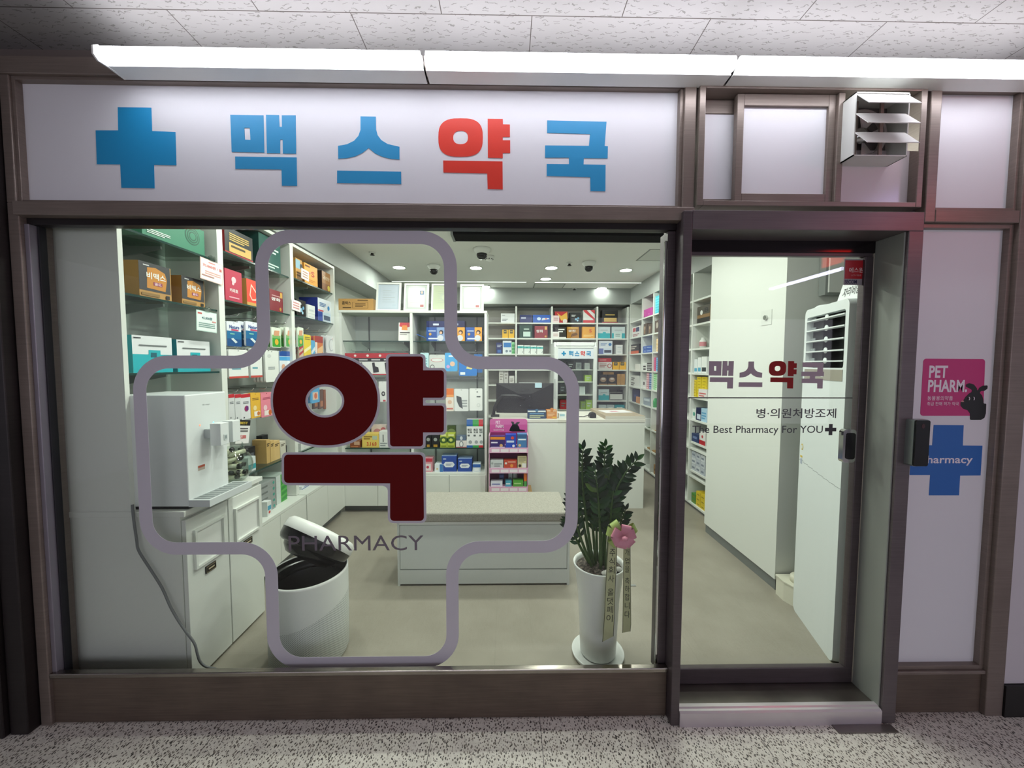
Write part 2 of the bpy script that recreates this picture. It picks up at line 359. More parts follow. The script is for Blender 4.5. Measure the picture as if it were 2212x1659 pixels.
# ------------------------------------------------------------------ shop sign
SY = .03
sign = empty('shop_sign', (-.55, SY, 1.91), 'wide white shop sign panel with blue cross and blue and red lettering above the window', 'sign')
MB().box(-1.742, .632, SY, SY+.02, 1.916, 2.337, PANELW).build('sign_panel', sign)
FS = FB(0, SY, 0)
def sp(l, dx=0, sc_=2): return [(lambda q: (q.x, q.z))(oy(x/sc_+dx, y/sc_, SY)) for x, y in l]
CROSS = sp([(510, 464), (655, 466), (658, 567), (759, 571), (763, 715), (666, 713), (669, 814), (526, 812), (521, 711), (420, 710), (415, 564), (512, 564)])
MAEK = [(sp([(996, 497), (1139, 499), (1143, 660), (1002, 657)]), [sp([(1056, 553), (1080, 553), (1083, 605), (1059, 604)])]),
        (sp([(1150, 497), (1206, 498), (1208, 549), (1219, 549), (1218, 499), (1278, 499), (1280, 665), (1223, 664), (1222, 604), (1211, 604), (1211, 663), (1154, 662)]), []),
        (sp([(1017, 677), (1282, 681), (1284, 804), (1219, 803), (1217, 733), (1018, 730)]), [])]
SEU = [(sp([(1558, 504), (1624, 505), (1625, 560), (1632, 585), (1648, 606), (1675, 623), (1726, 635), (1726, 690), (1690, 687), (1655, 679), (1622, 664), (1593, 640), (1566, 661), (1535, 676), (1500, 684), (1462, 686), (1461, 631), (1500, 624), (1530, 609), (1549, 588), (1558, 562)]), []),
       (sp([(1457, 738), (1733, 742), (1734, 796), (1457, 791)]), [])]
YAK = [(sp(ell(1990, 595, 96, 83, 40, 2.9)), [sp(ell(1990, 595, 32, 29, 24, 2.4))]),
       (sp([(2107, 514), (2172, 515), (2173, 538), (2203, 539), (2203, 593), (2172, 593), (2172, 607), (2204, 607), (2204, 662), (2172, 662), (2172, 684), (2108, 682)]), []),
       (sp([(1915, 694), (2171, 698), (2172, 819), (2107, 817), (2105, 750), (1916, 746)]), [])]
GUK = [(sp([(152, 521), (408, 527), (400, 632), (414, 633), (413, 685), (310, 684), (309, 711), (404, 713), (403, 827), (339, 826), (338, 766), (150, 761), (150, 709), (246, 710), (246, 682), (143, 682), (143, 629), (332, 631), (337, 580), (152, 575)], 1106), [])]
LET = [('letter_maek', MAEK, BLUE), ('letter_seu', SEU, BLUE), ('letter_yak', YAK, RED), ('letter_guk', GUK, BLUE)]
MB().prism(FS, CROSS, .0003, .0015, BLUE).build('cross_emblem', sign)
for n, parts, mt in LET:
    mm = MB()
    for o, h in parts: mm.prism(FS, o, .0003, .0015, mt, h)
    mm.build('sign_letter', sign)
def bbox(parts):
    a = [p for o, h in parts for p in o]; return min(p[0] for p in a), min(p[1] for p in a), max(p[0] for p in a), max(p[1] for p in a)
def place_letter(mm, f, parts, x0, z0, x1, z1, c0, c1, mat):
    a, b, c, d = bbox(parts); q = lambda p: (x0+(p[0]-a)/(c-a)*(x1-x0), z0+(p[1]-b)/(d-b)*(z1-z0))
    for o, h in parts: mm.prism(f, [q(p) for p in o], c0, c1, mat, [[q(p) for p in k] for k in h])
# ------------------------------------------------------------------ batten lights along the shopfront
TUBE = emit('lit_tube', '#f6f7ff', TUBE_E)
xs = [oy(x, 125, -.08).x for x in (213, 915, 1590)]+[2.0]
TZ = 2.342
lab = ['first lit white batten light from the dark pillar, over the blue cross', 'middle lit white batten light, over the red and last blue sign letters', 'lit white batten light over the vent window and door']
for i in range(3):
    a, b = xs[i]+.004, (xs[i+1] if i < 2 else xs[2]+1.15)-.004
    l = empty('batten_light', ((a+b)/2, -.004, TZ), lab[i], 'light', 'white batten lights above the shopfront')
    pr = [(0, -.018), (0, .028), (-.012, .036), (-.05, .030), (-.05, .012)]
    m = MB(); f = Fr((a, -.005, TZ), (0, 1, 0), (0, 0, 1), (1, 0, 0)); m.prism(f, [(.004, -.012), (.004, .012), (-.05, .012), (-.056, .006), (-.056, -.012)], 0, b-a, WHITE2); m.build('housing', l)
    mt = MB(); mt.prism(f, [(p[0]-.078, p[1]+.008) for p in ell(0, 0, .02, .022, 20)], .006, b-a-.006, TUBE, smooth=True); mt.build('tube', l)
    for s in (0, 1):
        e = MB(); x = 0 if s == 0 else b-a-.006; e.prism(f, [(.003, -.013), (.003, .013), (-.056, .03), (-.085, .034), (-.1, .02), (-.1, -.006), (-.085, -.018), (-.056, -.014)] if (i, s) == (0, 0) else [(.003, -.011), (.003, .011), (-.06, .014), (-.078, .02), (-.092, .008), (-.078, -.004), (-.06, -.006)], x, x+.006, WHITE2); e.build('end_cap', l)
# off-frame corridor lamps that the door glass mirrors
for n, (x, y) in enumerate(((3.9, -3.3),)):
    l = empty('corridor_light', (x, y, 2.5), ('white strip light on the corridor ceiling toward the far shops', 'white strip light on the corridor ceiling by the dark pillar', 'white strip light on the corridor ceiling opposite the shop')[n], 'light')
    MB().box(x-.05, x+.05, y-.6, y+.6, 2.47, 2.5, WHITE2).build('housing', l); MB().box(x-.03, x+.03, y-.59, y+.59, 2.445, 2.47, emit('corridor_tube%d' % n, '#e0dcff', 30)).build('tube', l)
ng = empty('hanging_sign', (2.44, -1.0, 2.5), 'small red, white and blue lit sign hanging from the corridor ceiling, mirrored over the door', 'sign')
MB().box(2.40, 2.48, -1.25, -.75, 2.06, 2.41, WHITE2).build('light_box', ng)
for n_, (z0, z1, cc, st_) in enumerate(((2.07, 2.25, '#ff2a1c', 7), (2.25, 2.31, '#ffffff', 5), (2.31, 2.40, '#b9b4ff', 5))): MB().box(2.394, 2.4, -1.24, -.76, z0, z1, emit('sign_light%d' % n_, cc, st_)).build('lit_face', ng)
for yy_ in (-1.15, -.85): MB().cyl((2.44, yy_, 2.40), (2.44, yy_, 2.5), .008, CHROME).build('hanging_rod', ng)
ops = empty('opposite_fill_panes', (0, -4.58, ZX), 'added glowing panes across the corridor, out of view, brightening the pharmacy front', 'fill panel')
OPG = emit('fill_pane_glow', '#dedbe8', 1.5)  # unseen glowing panes, added as soft frontal fill on the shopfront
for xx in (-3.6, -1.3, 1.0, 3.3):
    MB().box(xx+.05, xx+2.15, -4.59, -4.575, .35, 2.1, OPG).build('fill_pane', ops)
m = MB(); m.box(-3.7, 5.6, -4.6, -4.55, 2.1, 2.2, DKFRAME); m.box(-3.7, 5.6, -4.6, -4.55, .25, .35, DKFRAME)
for xx in (-3.6, -1.3, 1.0, 3.3, 5.6): m.box(xx-.1, xx+.05, -4.6, -4.55, .35, 2.1, DKFRAME)
m.build('frame', ops)
# ------------------------------------------------------------------ transom window with vent fan over the door
tw = struct(sempty('window_2'))
def tr(px0, py0, px1, py1, y): a = oy(px0, py0, y); b = oy(px1, py1, y); return a.x, b.x, min(a.z, b.z), max(a.z, b.z)
def frame(x0, x1, z0, z1, tl, tr_, tb, tt, y0, y1, mat, name, par, bev=.002):
    mm = MB(); mm.box(x0, x0+tl, y0, y1, z0, z1, mat); mm.box(x1-tr_, x1, y0, y1, z0, z1, mat); mm.box(x0+tl, x1-tr_, y0, y1, z0, z0+tb, mat); mm.box(x0+tl, x1-tr_, y0, y1, z1-tt, z1, mat)
    return mm.build(name, par, bevel=bev)
frame(.692, 1.522, 1.912, 2.345, .022, .022, .018, .022, -.012, .06, BRONZE, 'frame', tw)
frame(.714, 1.10, 1.93, 2.322, .02, .02, .03, .05, .045, .058, BRONZE, 'sash', tw)          # rear sash
MB().box(.732, 1.09, .05, .054, 1.955, 2.28, PANELW).build('pane', tw)
x0 = oy(1588, 300, .02).x
frame(x0, 1.208, 1.932, 2.322, .026, .026, .035, .042, .012, .034, BRONZE, 'sash', tw)
MB().box(x0+.02, 1.19, .022, .026, 1.95, 2.29, PANELW).build('pane', tw)
rail(1.208, 1.232, 1.93, 2.322, .0, .05, name='mullion', p=tw)
rail(1.516, 1.545, 1.862, 2.352, .03, .08, mat=DKFRAME, name='frame_gap', p=tw)
MB().box(1.232, 1.5, .02, .03, 1.93, 2.13, M('#cfc6c8', .18)).build('pane', tw)
vf = empty('ventilation_fan', (1.36, .0, 2.13), 'white square ventilation fan with three open louvres set in the window over the door', 'fan')
vx0, vx1, vz0, vz1 = oy(1846, 270, -.05).x, oy(1963, 270, -.05).x, oy(1900, 337, -.05).z, oy(1900, 199, -.05).z
m = MB(); y0, y1 = -.05, .03; t = .004
HW = M('#dadcd6', .4)
m.box(vx0, vx0+t, y0, y1, vz0, vz1, HW); m.box(vx1-t, vx1, y0, y1, vz0, vz1, HW); m.box(vx0, vx1, y0, y1, vz1-t, vz1, HW); m.box(vx0, vx1, y0, y1, vz0, vz0+t, HW); m.box(vx0, vx1, y1-.004, y1, vz0, vz1, M('#6f6866', .6))
m.build('housing', vf)
cx, cz = (vx0+vx1)/2-.01, (vz0+vz1)/2
ff = Fr((cx, .026, cz), (1, 0, 0), (0, 0, 1), (0, -1, 0))
m = MB(); m.prism(ff, ell(0, 0, .088, .088, 36), .0, .02, M('#b9b0ae', .4), [ell(0, 0, .078, .078, 36)]); m.build('fan_ring', vf)
m = MB()
for k in range(5):
    a = k*2*math.pi/5; m.add([ff.p(math.cos(a+d)*r, math.sin(a+d)*r, c) for r, d, c in ((.02, -.2, .012), (.075, -.38, .018), (.075, .38, .006), (.02, .2, .008))], [(0, 1, 2, 3)], M('#c9c2bf', .35))
m.build('fan_blades', vf)
m = MB(); m.lathe([(0, .02), (.018, .016), (.03, .0)], (0, 0, 0), CHROME, 24); m.v = [ff.p(v.x, v.y, v.z+.01) for v in m.v]; m.build('motor_hub', vf)
m = MB()
for dx in (-.045, .05): m.fbox(ff, dx-.006, dx+.006, vz0-cz+.004, vz1-cz-.004, .03, .036, M('#97897f', .5))
m.build('support_bar', vf)
for k, z in enumerate([oy(1900, q_, -.05).z for q_ in (208, 250, 291)]):
    m = MB(); f = Fr((vx0+.004, y0+.004, z-.004), (1, 0, 0), (0, 0, 1), (0, -1, 0))
    LW = vx1-vx0-.012; m.add([f.p(0, .012, 0), f.p(LW, .012, 0), f.p(LW, -.05, .05), f.p(0, -.05, .05), f.p(0, .015, 0), f.p(LW, .015, 0), f.p(LW, -.047, .05), f.p(0, -.047, .05)], [(0, 3, 2, 1), (4, 5, 6, 7), (0, 1, 5, 4), (1, 2, 6, 5), (2, 3, 7, 6), (3, 0, 4, 7)], HW); m.build('louvre', vf)
# ------------------------------------------------------------------ door portal and sliding door
pt = sempty('door_1')
PX0, PX1, PZ, PY = .669, 1.462, 1.82, -.03
def pb(n, *a, mat=PORTAL, bev=.002): return MB().box(*a, mat).build(n, pt, bevel=bev)
pb('portal_header', PX0, 1.516, PY, .16, PZ, 1.888); pb('portal_jamb', PX1, 1.516, PY, .16, ZX, PZ)
pb('jamb_lining', PX1-.006, PX1, PY+.01, .1, ZX+.02, PZ, mat=M('#8b8f88', .45))
pb('track_cover', PX0, PX1-.006, .085, .12, 1.775, 1.86, mat=M('#2a2527', .12, .6))
pb('threshold', PX0, PX1-.006, -.024, .13, ZX, 0.0, mat=mat_metal('threshold_steel', '#6b6561', '#7a736e', .3, .8))
m = MB(); f = Fr((PX0, -.036, ZX), (0, 1, 0), (0, 0, 1), (1, 0, 0)); m.prism(f, [(0, 0), (.012, 0), (.012, .058), (.02, .064), (.034, .064), (.034, .0605), (.006, .06), (0, .055)], 0, PX1-PX0-.006, M('#d3ccd0', .28, .5)); m.build('threshold_nosing', pt)
struct(MB().box(1.26, 1.49, -.068, -.037, ZX, ZX+.004, mat_metal('floor_plate_steel', '#77706c', '#8c8580', .35, .8)).build('trim_2'))
DY = .1
def dd(n, *a, mat=DKFRAME, bev=.003): return MB().box(*a, mat).build(n, pt, bevel=bev)
dd('door_rail', PX0, 1.452, DY-.012, DY+.012, .001, .068); dd('door_rail', PX0, 1.452, DY-.01, DY+.012, 1.762, 1.778)
dd('door_stile', 1.418, 1.452, DY-.014, DY+.014, .068, 1.762); dd('jamb_strip', 1.4525, 1.4615, DY-.012, DY+.03, .001, 1.775, mat=M('#a39c8e', .4, .4))
struct(MB().box(PX0+.002, 1.42, DY-.003, DY+.003, .066, 1.764, GLASS).build('glass_pane', pt))
a = oy(1815, 926, DY-.016); b = oy(1838, 997, DY-.016)
m = MB(); f = FB(0, DY-.014, 0); m.prism(f, fillet([(a.x-.002, b.z), (b.x, b.z), (b.x, a.z), (a.x-.002, a.z)], .014), .0, .02, CHROME); hd = m.build('door_handle', pt)
m = MB(); m.prism(f, fillet([(a.x+.01, b.z+.014), (b.x-.004, b.z+.014), (b.x-.004, a.z-.014), (a.x+.01, a.z-.014)], .01), .02, .0225, M('#0a0a0b', .15)); m.build('grip_inlay', hd)
# ------------------------------------------------------------------ shop window
wn = sempty('window_1'); GY = .05
def wb(n, *a, mat=DKFRAME, bev=.002): return MB().box(*a, mat).build(n, wn, bevel=bev)
wb('frame_top', -1.745, .636, .02, .058, 1.835, 1.858, mat=M('#241f20', .4, .4)); wb('frame_side', .606, .636, .03, .1, .09, 1.834)
wb('frame_side', -1.745, -1.728, .012, .06, .128, 1.835, mat=M('#8f8a94', .4, .5)); wb('gasket', -1.728, -1.722, .035, .06, .08, 1.835, mat=M('#17171d', .6))
gx1 = oy(1427, 900, GY).x
wb('glass_edge_trim', gx1-.004, gx1+.022, GY-.014, GY-.004, .09, 1.80, mat=CHROME); wb('glass_edge_trim', gx1+.022, .608, GY-.01, GY+.01, .09, 1.83, mat=M('#3c3a3b', .2, .8))
wb('bottom_bead', -1.728, .62, .026, .044, .10, .128, mat=STEEL)
struct(MB().box(-1.724, gx1+.004, GY-.003, GY+.003, .08, 1.834, GLASS).build('glass_pane', wn))
# vinyl on the window
VY = GY-.004; FV = FB(0, VY, 0)
def vp(l): return [(lambda q: (q.x, q.z))(oy(x, y, VY)) for x, y in l]
c = vp([(567, 512), (977, 512), (976, 783), (1236, 783), (1236, 1183), (975, 1183), (974, 1431), (592, 1431), (583, 1183), (309, 1183), (309, 783), (571, 783)])
xa = (c[0][0]+c[7][0]+c[8][0]+c[11][0])/4; xb = (c[1][0]+c[2][0]+c[5][0]+c[6][0])/4; xl = (c[9][0]+c[10][0])/2; xr = (c[3][0]+c[4][0])/2
zt = (c[0][1]+c[1][1])/2; zu = (c[2][1]+c[3][1]+c[10][1]+c[11][1])/4; zl = (c[4][1]+c[5][1]+c[8][1]+c[9][1])/4; zb = (c[6][1]+c[7][1])/2
cl = [(xa, zb), (xb, zb), (xb, zl), (xr, zl), (xr, zu), (xb, zu), (xb, zt), (xa, zt), (xa, zu), (xl, zu), (xl, zl), (xa, zl)]
hw = .0245; R0 = .112
m = MB(); m.prism(FV, fillet(offset(cl, hw), R0+hw, 12, R0-hw), 0, .0008, VINYLP, [fillet(offset(cl, -hw), R0-hw, 12, R0+hw)])
tag(m.build('cross_outline_decal', origin=((xa+xb)/2, VY, zb)), 'large lavender-grey rounded cross outline stuck on the shop window glass', 'decal')
PA = vp([(839, 770), (914, 770), (914, 800), (959, 800), (959, 859), (914, 859), (914, 876), (959, 876), (959, 934), (914, 934), (914, 964), (843, 964)])
PG = vp([(614, 982), (914, 982), (916, 1125), (843, 1125), (843, 1044), (614, 1043)])
PO = vp(ell(703, 865, 113, 97, 56, 2.15)); PH = vp(ell(702, 866, 37, 31, 36)); PH2 = vp(ell(702, 866, 42, 36, 36))
yk = empty('window_letter', (-.3, VY, .72), 'huge dark red pharmacy letter with lavender edging inside the cross on the window', 'decal')
m = MB(); m.prism(FV, offset(PO, .0095), .0, .0008, VINYLP, [PH]); m.prism(FV, fillet(offset(PA, .0095), .016), 0, .0008, VINYLP); m.prism(FV, fillet(offset(PG, .0095), .022), 0, .0008, VINYLP); m.build('letter_edging', yk)
m = MB(); m.prism(FV, PO, .0009, .0016, DKRED, [PH2]); m.prism(FV, fillet(PA, .012, 6, .001), .0009, .0016, DKRED); m.prism(FV, fillet(PG, .016, 6, .001), .0009, .0016, DKRED); m.build('letter_face', yk)
a, b = oy(624, 1190, VY), oy(915, 1156, VY)
m = MB(); m.text(FV, a.x, a.z, b.x, b.z, 'PHARMACY', .0006, VINYLT); tag(m.build('window_lettering', origin=((a.x+b.x)/2, VY, a.z)), 'thin grey capital lettering on the window glass below the huge red letter', 'lettering')
# vinyl on the door
FD = FB(0, DY-.0035, 0); m = MB(); BXS = ((1529, 839, 1584, 780), (1594, 836, 1647, 781), (1658, 839, 1720, 780), (1728, 839, 1779, 783))
dl = empty('door_lettering', (1.1, DY-.0035, 1.25), 'large grey and red shop name lettering on the sliding door glass', 'lettering')
VD = M('#a4949f', .5)
for (n, parts, mt), (q0, q1, q2, q3) in zip(LET, BXS):
    a, b = oy(q0, q1, DY), oy(q2, q3, DY); mm = MB(); place_letter(mm, FD, parts, a.x, a.z, b.x, b.z, 0, .0008, M('#8a1717', .5, 0, .2) if mt is RED else VD); mm.build('letter', dl)
a, b = oy(1486, 859, DY), oy(1840, 858, DY); m = MB(); m.fbox(FD, a.x, b.x, a.z-.0025, a.z+.0025, 0, .0008, M('#5d605c', .5)); tag(m.build('divider_line_decal', origin=(1.1, DY, a.z)), 'thin dark horizontal vinyl line on the door glass under the shop name', 'decal')
a, b = oy(1632, 903, DY), oy(1805, 882, DY); m = MB(); m.text(FD, a.x, a.z, b.x, b.z, '병·의원처방조제', .0006, M('#55565a', .5), .012); tag(m.build('door_lettering', origin=((a.x+b.x)/2, DY, a.z)), 'grey lettering on the door glass just under the dark divider line', 'lettering')
a, b = oy(1494, 940, DY), oy(1776, 919, DY); m = MB(); m.text(FD, a.x, a.z, b.x, b.z, 'The Best Pharmacy For YOU', .0006, M('#46484c', .5), .006)
a, b = oy(1780, 939, DY), oy(1805, 916, DY); cx, cz, s, t = (a.x+b.x)/2, (a.z+b.z)/2, (b.x-a.x)/2, .0075
m.prism(FD, [(cx-t, cz-s), (cx+t, cz-s), (cx+t, cz-t), (cx+s, cz-t), (cx+s, cz+t), (cx+t, cz+t), (cx+t, cz+s), (cx-t, cz+s), (cx-t, cz+t), (cx-s, cz+t), (cx-s, cz-t), (cx-t, cz-t)], 0, .0008, M('#38383c', .5))
tag(m.build('door_lettering', origin=(1.1, DY, a.z)), 'English slogan in dark grey with a small cross on the door glass', 'lettering')
a, b = oy(1820, 616, DY), oy(1874, 561, DY); w, h = b.x-a.x, b.z-a.z; f = FB(a.x, DY-.0035, a.z)
st = empty('security_sticker', (a.x+w/2, DY, a.z), 'square red and grey security company sticker in the top corner of the door glass', 'sticker')
m = MB(); m.fbox(f, 0, w, 0, h, 0, .0006, M('#8f898d', .4)); m.quad(f, .003, h*.24, w-.003, h-.004, .0009, M('#a61720', .4)); m.text(f, w*.2, h*.48, w*.8, h*.68, '에스원', .0012, M('#d9c3bf', .5), .01); m.text(f, w*.3, h*.34, w*.72, h*.41, 'CCTV 작동중', .0012, M('#c09a98', .5)); m.text(f, w*.04, h*.05, w*.55, h*.2, 'SECOM', .0012, M('#1b1a44', .5), .02); m.build('sticker_face', st)
# side panel stickers
FP = FB(0, .03, 0); py_ = .03
def pp(l, y=.03): return [(lambda q: (q.x, q.z))(oy(px, py, y)) for px, py in l]
def z5(l): return [(1900+x/4.147, 700+y/4.147) for x, y in l]
ps = empty('pet_pharmacy_sticker', (1.73, .03, 1.25), 'square pink pet pharmacy sticker with a black dog on the white side panel', 'sticker')
m = MB(); q = pp(z5([(362, 822), (926, 822), (944, 314), (392, 310)])); m.prism(FP, fillet(q, .012), 0, .0008, M('#c12f75', .4)); m.build('sticker_face', ps)
WT = M('#e6dfe6', .5); m = MB()
for s, l in (('PET', (438, 482, 612, 372)), ('PHARM.', (428, 610, 786, 500)), ('동물용의약품', (425, 684, 655, 644)), ('취급 판매 허가 약국', (422, 730, 708, 698))):
    (a0, b0), (a1, b1) = pp(z5([l[:2], l[2:]])); m.text(FP, a0, b0, a1, b1, s, .0011, WT, .03 if s[0] == 'P' else 0)
m.build('lettering', ps)
dog = z5([(810, 858), (806, 800), (785, 772), (745, 757), (722, 730), (722, 700), (745, 690), (765, 655), (800, 620), (822, 610), (824, 590), (800, 575), (770, 560), (772, 540), (800, 530), (840, 540), (868, 575), (872, 605), (890, 570), (920, 552), (965, 549), (962, 580), (935, 598), (905, 600), (892, 615), (915, 640), (926, 680), (928, 712), (952, 712), (948, 800), (935, 840), (905, 858)])
m = MB(); m.prism(FP, fillet(pp(dog), .004, 4), .0009, .0016, BLACK)
for ex in (797, 840): m.prism(FP, pp(z5(ell(ex, 667, 8, 15, 14))), .0017, .002, WT); m.prism(FP, pp(z5(ell(ex-6, 667, 7, 12, 14))), .002, .0023, BLACK)
m.prism(FP, pp(z5(ell(738, 692, 14, 7, 14))), .0017, .002, M('#c78a86', .5)); m.build('dog_silhouette', ps)
cs = empty('blue_cross_sticker', (1.7, .03, .98), 'large blue cross sticker with white lettering on the side panel by the door lock', 'sticker')
m = MB(); m.prism(FP, pp(z5([(484, 904), (752, 906), (744, 1088), (920, 1090), (903, 1356), (720, 1358), (710, 1534), (440, 1534), (452, 1352), (268, 1352), (285, 1088), (470, 1086)])), 0, .0008, M('#1f63b0', .45)); m.build('sticker_face', cs)
(a0, b0), (a1, b1) = pp(z5([(360, 1268), (834, 1178)])); m = MB(); m.text(FP, a0, b0, a1, b1, 'Pharmacy', .0011, WT, .015); m.build('lettering', cs)
# door lock reader on the portal jamb
dk = empty('door_lock_reader', (1.53, PY, 1.0), 'black electronic door lock reader with silver side on the door portal', 'door lock')
a, b = oy(1955, 1006, PY-.0), oy(1994, 906, PY-.035); m = MB(); f = FB(0, PY, 0)
m.prism(f, fillet([(1.49, a.z+.005), (1.546, a.z+.005), (1.546, b.z-.002), (1.49, b.z-.002)], .008), -.0, .028, M('#8d9592', .3, .7)); m.build('body', dk)
m = MB(); m.prism(f, fillet([(1.492, a.z+.007), (1.544, a.z+.007), (1.544, b.z-.004), (1.492, b.z-.004)], .007), .028, .034, M('#08080a', .15)); m.prism(f, ell(1.518, b.z-.025, .006, .009, 16), .034, .0346, M('#3a1216', .4)); m.build('touch_screen', dk)
# ================================================================== SETTING: shop interior
struct(MB().box(-1.9, 2.6, .13, 4.3, -.06, 0, mat_vinyl_floor()).build('floor_shop'))
struct(MB().box(-1.9, 2.6, .1, 4.3, ZC, ZC+.08, M('#e4e5e0', .55)).build('ceiling_shop'))
struct(MB().box(-1.95, -1.8, .1, 4.3, -.06, ZC+.08, WHITE).build('wall_left'))
struct(MB().box(-1.95, 2.6, 4.2, 4.3, -.06, ZC+.08, M('#c9ccc8', .6)).build('wall_back'))
struct(MB().box(2.2, 2.6, .1, 4.3, -.06, ZC+.08, WHITE).build('wall_right'))
struct(MB().box(-1.8, -1.739, .1, .16, -.06, ZC, M('#a6aba2', .6)).build('trim_3'))
GB = M('#a6aaa8', .55)
XL, XR, YB, YK = -1.505, 1.73, 1.92, 3.85
struct(MB().box(-1.8, XL+.006, .1, 4.2, 2.19, ZC, GB).build('trim_4')); struct(MB().box(XR+.02, 2.2, 1.5, 4.2, 2.19, ZC, GB).build('trim_5'))
struct(MB().box(XL+.006, XR+.02, YK+.02, 4.2, 2.185, ZC, GB).build('trim_6'))
# partition beside the right shelves
PXW = 1.585
struct(MB().box(PXW, 2.2, .72, 1.5, .07, ZC, LAM).build('wall_partition')); struct(MB().box(PXW+.012, 2.2, .73, 1.5, 0, .07, M('#6f7472', .5)).build('baseboard_partition'))
# ceiling fittings
def on_ceiling(px, py): return oz(px, py, ZC)
LAMP = emit('lit_downlight', '#f9fff5', DOWN_E); LAMP_DIM = emit('lit_downlight_dim', '#f9fff5', DOWN_E*.4)
vis = [(862, 577, 'round lit downlight over the four framed certificates'), (1028, 578, 'round lit downlight behind the dome camera that hangs above the certificates'), (1191, 578, 'round lit downlight in front of another downlight, before the square hatch'), (1179, 602, 'round lit downlight by the square ceiling hatch'), (1352, 583, 'round lit downlight past the last dome camera toward the shelf wall'), (1300, 622, 'small round lit downlight close to the grey band over the back shelves'), (1049, 619, 'round lit downlight half behind the last framed certificate')]
spots = [(on_ceiling(a, b).x, on_ceiling(a, b).y, l) for a, b, l in vis]
for i, x in enumerate((-1.0, -.38, .25, .85)):
    spots.append((x, 1.3, 'round lit downlight before the bench, place %s from the display wall' % ('first', 'second', 'third', 'fourth')[i])); spots.append((x, .5, 'round lit downlight just inside the window, place %s from the display wall' % ('first', 'second', 'third', 'fourth')[i]))
for x, y, l in spots:
    o = empty('ceiling_downlight', (x, y, ZC), l, 'ceiling light', 'round ceiling downlights')
    m = MB(); m.lathe([(.074, .0), (.078, -.006), (.062, -.008), (.062, .0)], (x, y, ZC), WHITE2, 28); m.build('trim_ring', o)
    m = MB(); m.lathe([(.062, -.006), (.0001, -.006)], (x, y, ZC), LAMP_DIM if y > 3.3 else LAMP, 28, False); m.build('diffuser', o)
for px, py, l, s in ((1041, 543, 'larger white dome camera with a black eye beside the smoke detector', 1.15), (937, 579, 'white dome camera with a black eye over the second framed certificate', 1), (1272, 572, 'white dome camera with a black eye between two lit downlights', 1)):
    p = on_ceiling(px, py-6); o = empty('dome_camera', p, l, 'security camera', 'dome security cameras')
    m = MB(); m.lathe([(.0001, 0), (.07*s, 0), (.072*s, -.012), (.064*s, -.026), (.05*s, -.04), (.04*s, -.05)], p, WHITE2, 28); m.build('housing', o)
    m = MB(); m.lathe([(.041*s, -.045), (.044*s, -.06), (.04*s, -.078), (.024*s, -.096), (.0001, -.1)], p, M('#151518', .12), 24); m.build('dome', o)
p = on_ceiling(1057, 553); o = empty('smoke_detector', p, 'small round white smoke detector beside the larger dome camera', 'smoke detector'); m = MB(); m.lathe([(.0001, 0), (.05, 0), (.05, -.02), (.035, -.03), (.03, -.045), (.0001, -.048)], p, WHITE2, 24); m.build('body', o)
m = MB()
for k in range(8): a = k*math.pi/4; m.box(p.x+.034*math.cos(a)-.006, p.x+.034*math.cos(a)+.006, p.y+.034*math.sin(a)-.006, p.y+.034*math.sin(a)+.006, p.z-.036, p.z-.03, BLACK)
m.build('vent_slots', o)
for px, py, l in ((804, 545, 'small dark sprinkler head on the ceiling above the display wall cornice'), (1230, 568, 'small dark sprinkler head on the ceiling beside a dome camera'), (1241, 622, 'small dark sprinkler head on the ceiling close to the back bulkhead')):
    p = on_ceiling(px, py); o = empty('sprinkler_head', p, l, 'sprinkler', 'ceiling sprinkler heads')
    m = MB(); m.lathe([(.0001, 0), (.032, 0), (.03, -.006), (.014, -.01)], p, WHITE2, 18); m.build('escutcheon', o)
    m = MB(); m.lathe([(.014, -.004), (.012, -.022), (.022, -.026), (.022, -.029), (.0001, -.03)], p, M('#3a3a38', .4, .6), 16); m.build('nozzle', o)
def hatch(pts, l):
    q = [on_ceiling(*p) for p in pts]; x0, x1 = min(v.x for v in q), max(v.x for v in q); y0, y1 = min(v.y for v in q), max(v.y for v in q)
    o = empty('ceiling_hatch', ((x0+x1)/2, (y0+y1)/2, ZC), l, 'access hatch', 'ceiling access hatches')
    m = MB(); t = .014; z0 = ZC-.003; mt = M('#90938e', .5)
    for b in ((x0, x0+t, y0, y1), (x1-t, x1, y0, y1), (x0+t, x1-t, y0, y0+t), (x0+t, x1-t, y1-t, y1)): m.box(*b, z0, ZC-.0003, mt)
    m.build('hatch_frame', o); MB().box(x0+t, x1-t, y0+t, y1-t, ZC-.002, ZC-.0003, M('#d0d2cb', .55)).build('hatch_panel', o)
hatch([(1150, 625), (1212, 625), (1222, 613), (1158, 613)], 'square ceiling hatch close to the back bulkhead'); hatch([(1375, 563), (1440, 563), (1404, 538)], 'square ceiling hatch by the shelf wall, close to the window')
for (xa_, xb_, py, l) in ((846, 1138, 606, 'slim white glowing ceiling line above the framed certificates'), (1155, 1410, 608, 'slim white glowing ceiling line above the tall fridge')):  # thin white ceiling trim lines given a weak emission
    a, b = on_ceiling(xa_, py), on_ceiling(xb_, py); o = empty('ceiling_line', ((a.x+b.x)/2, a.y, ZC), l, 'light', 'slim glowing ceiling lines')
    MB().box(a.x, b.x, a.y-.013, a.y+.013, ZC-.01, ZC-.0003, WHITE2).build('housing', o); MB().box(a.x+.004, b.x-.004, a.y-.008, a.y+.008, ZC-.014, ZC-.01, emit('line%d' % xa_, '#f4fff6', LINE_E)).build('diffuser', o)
a, b = on_ceiling(984, 512), on_ceiling(1432, 512); c2 = on_ceiling(975, 498)
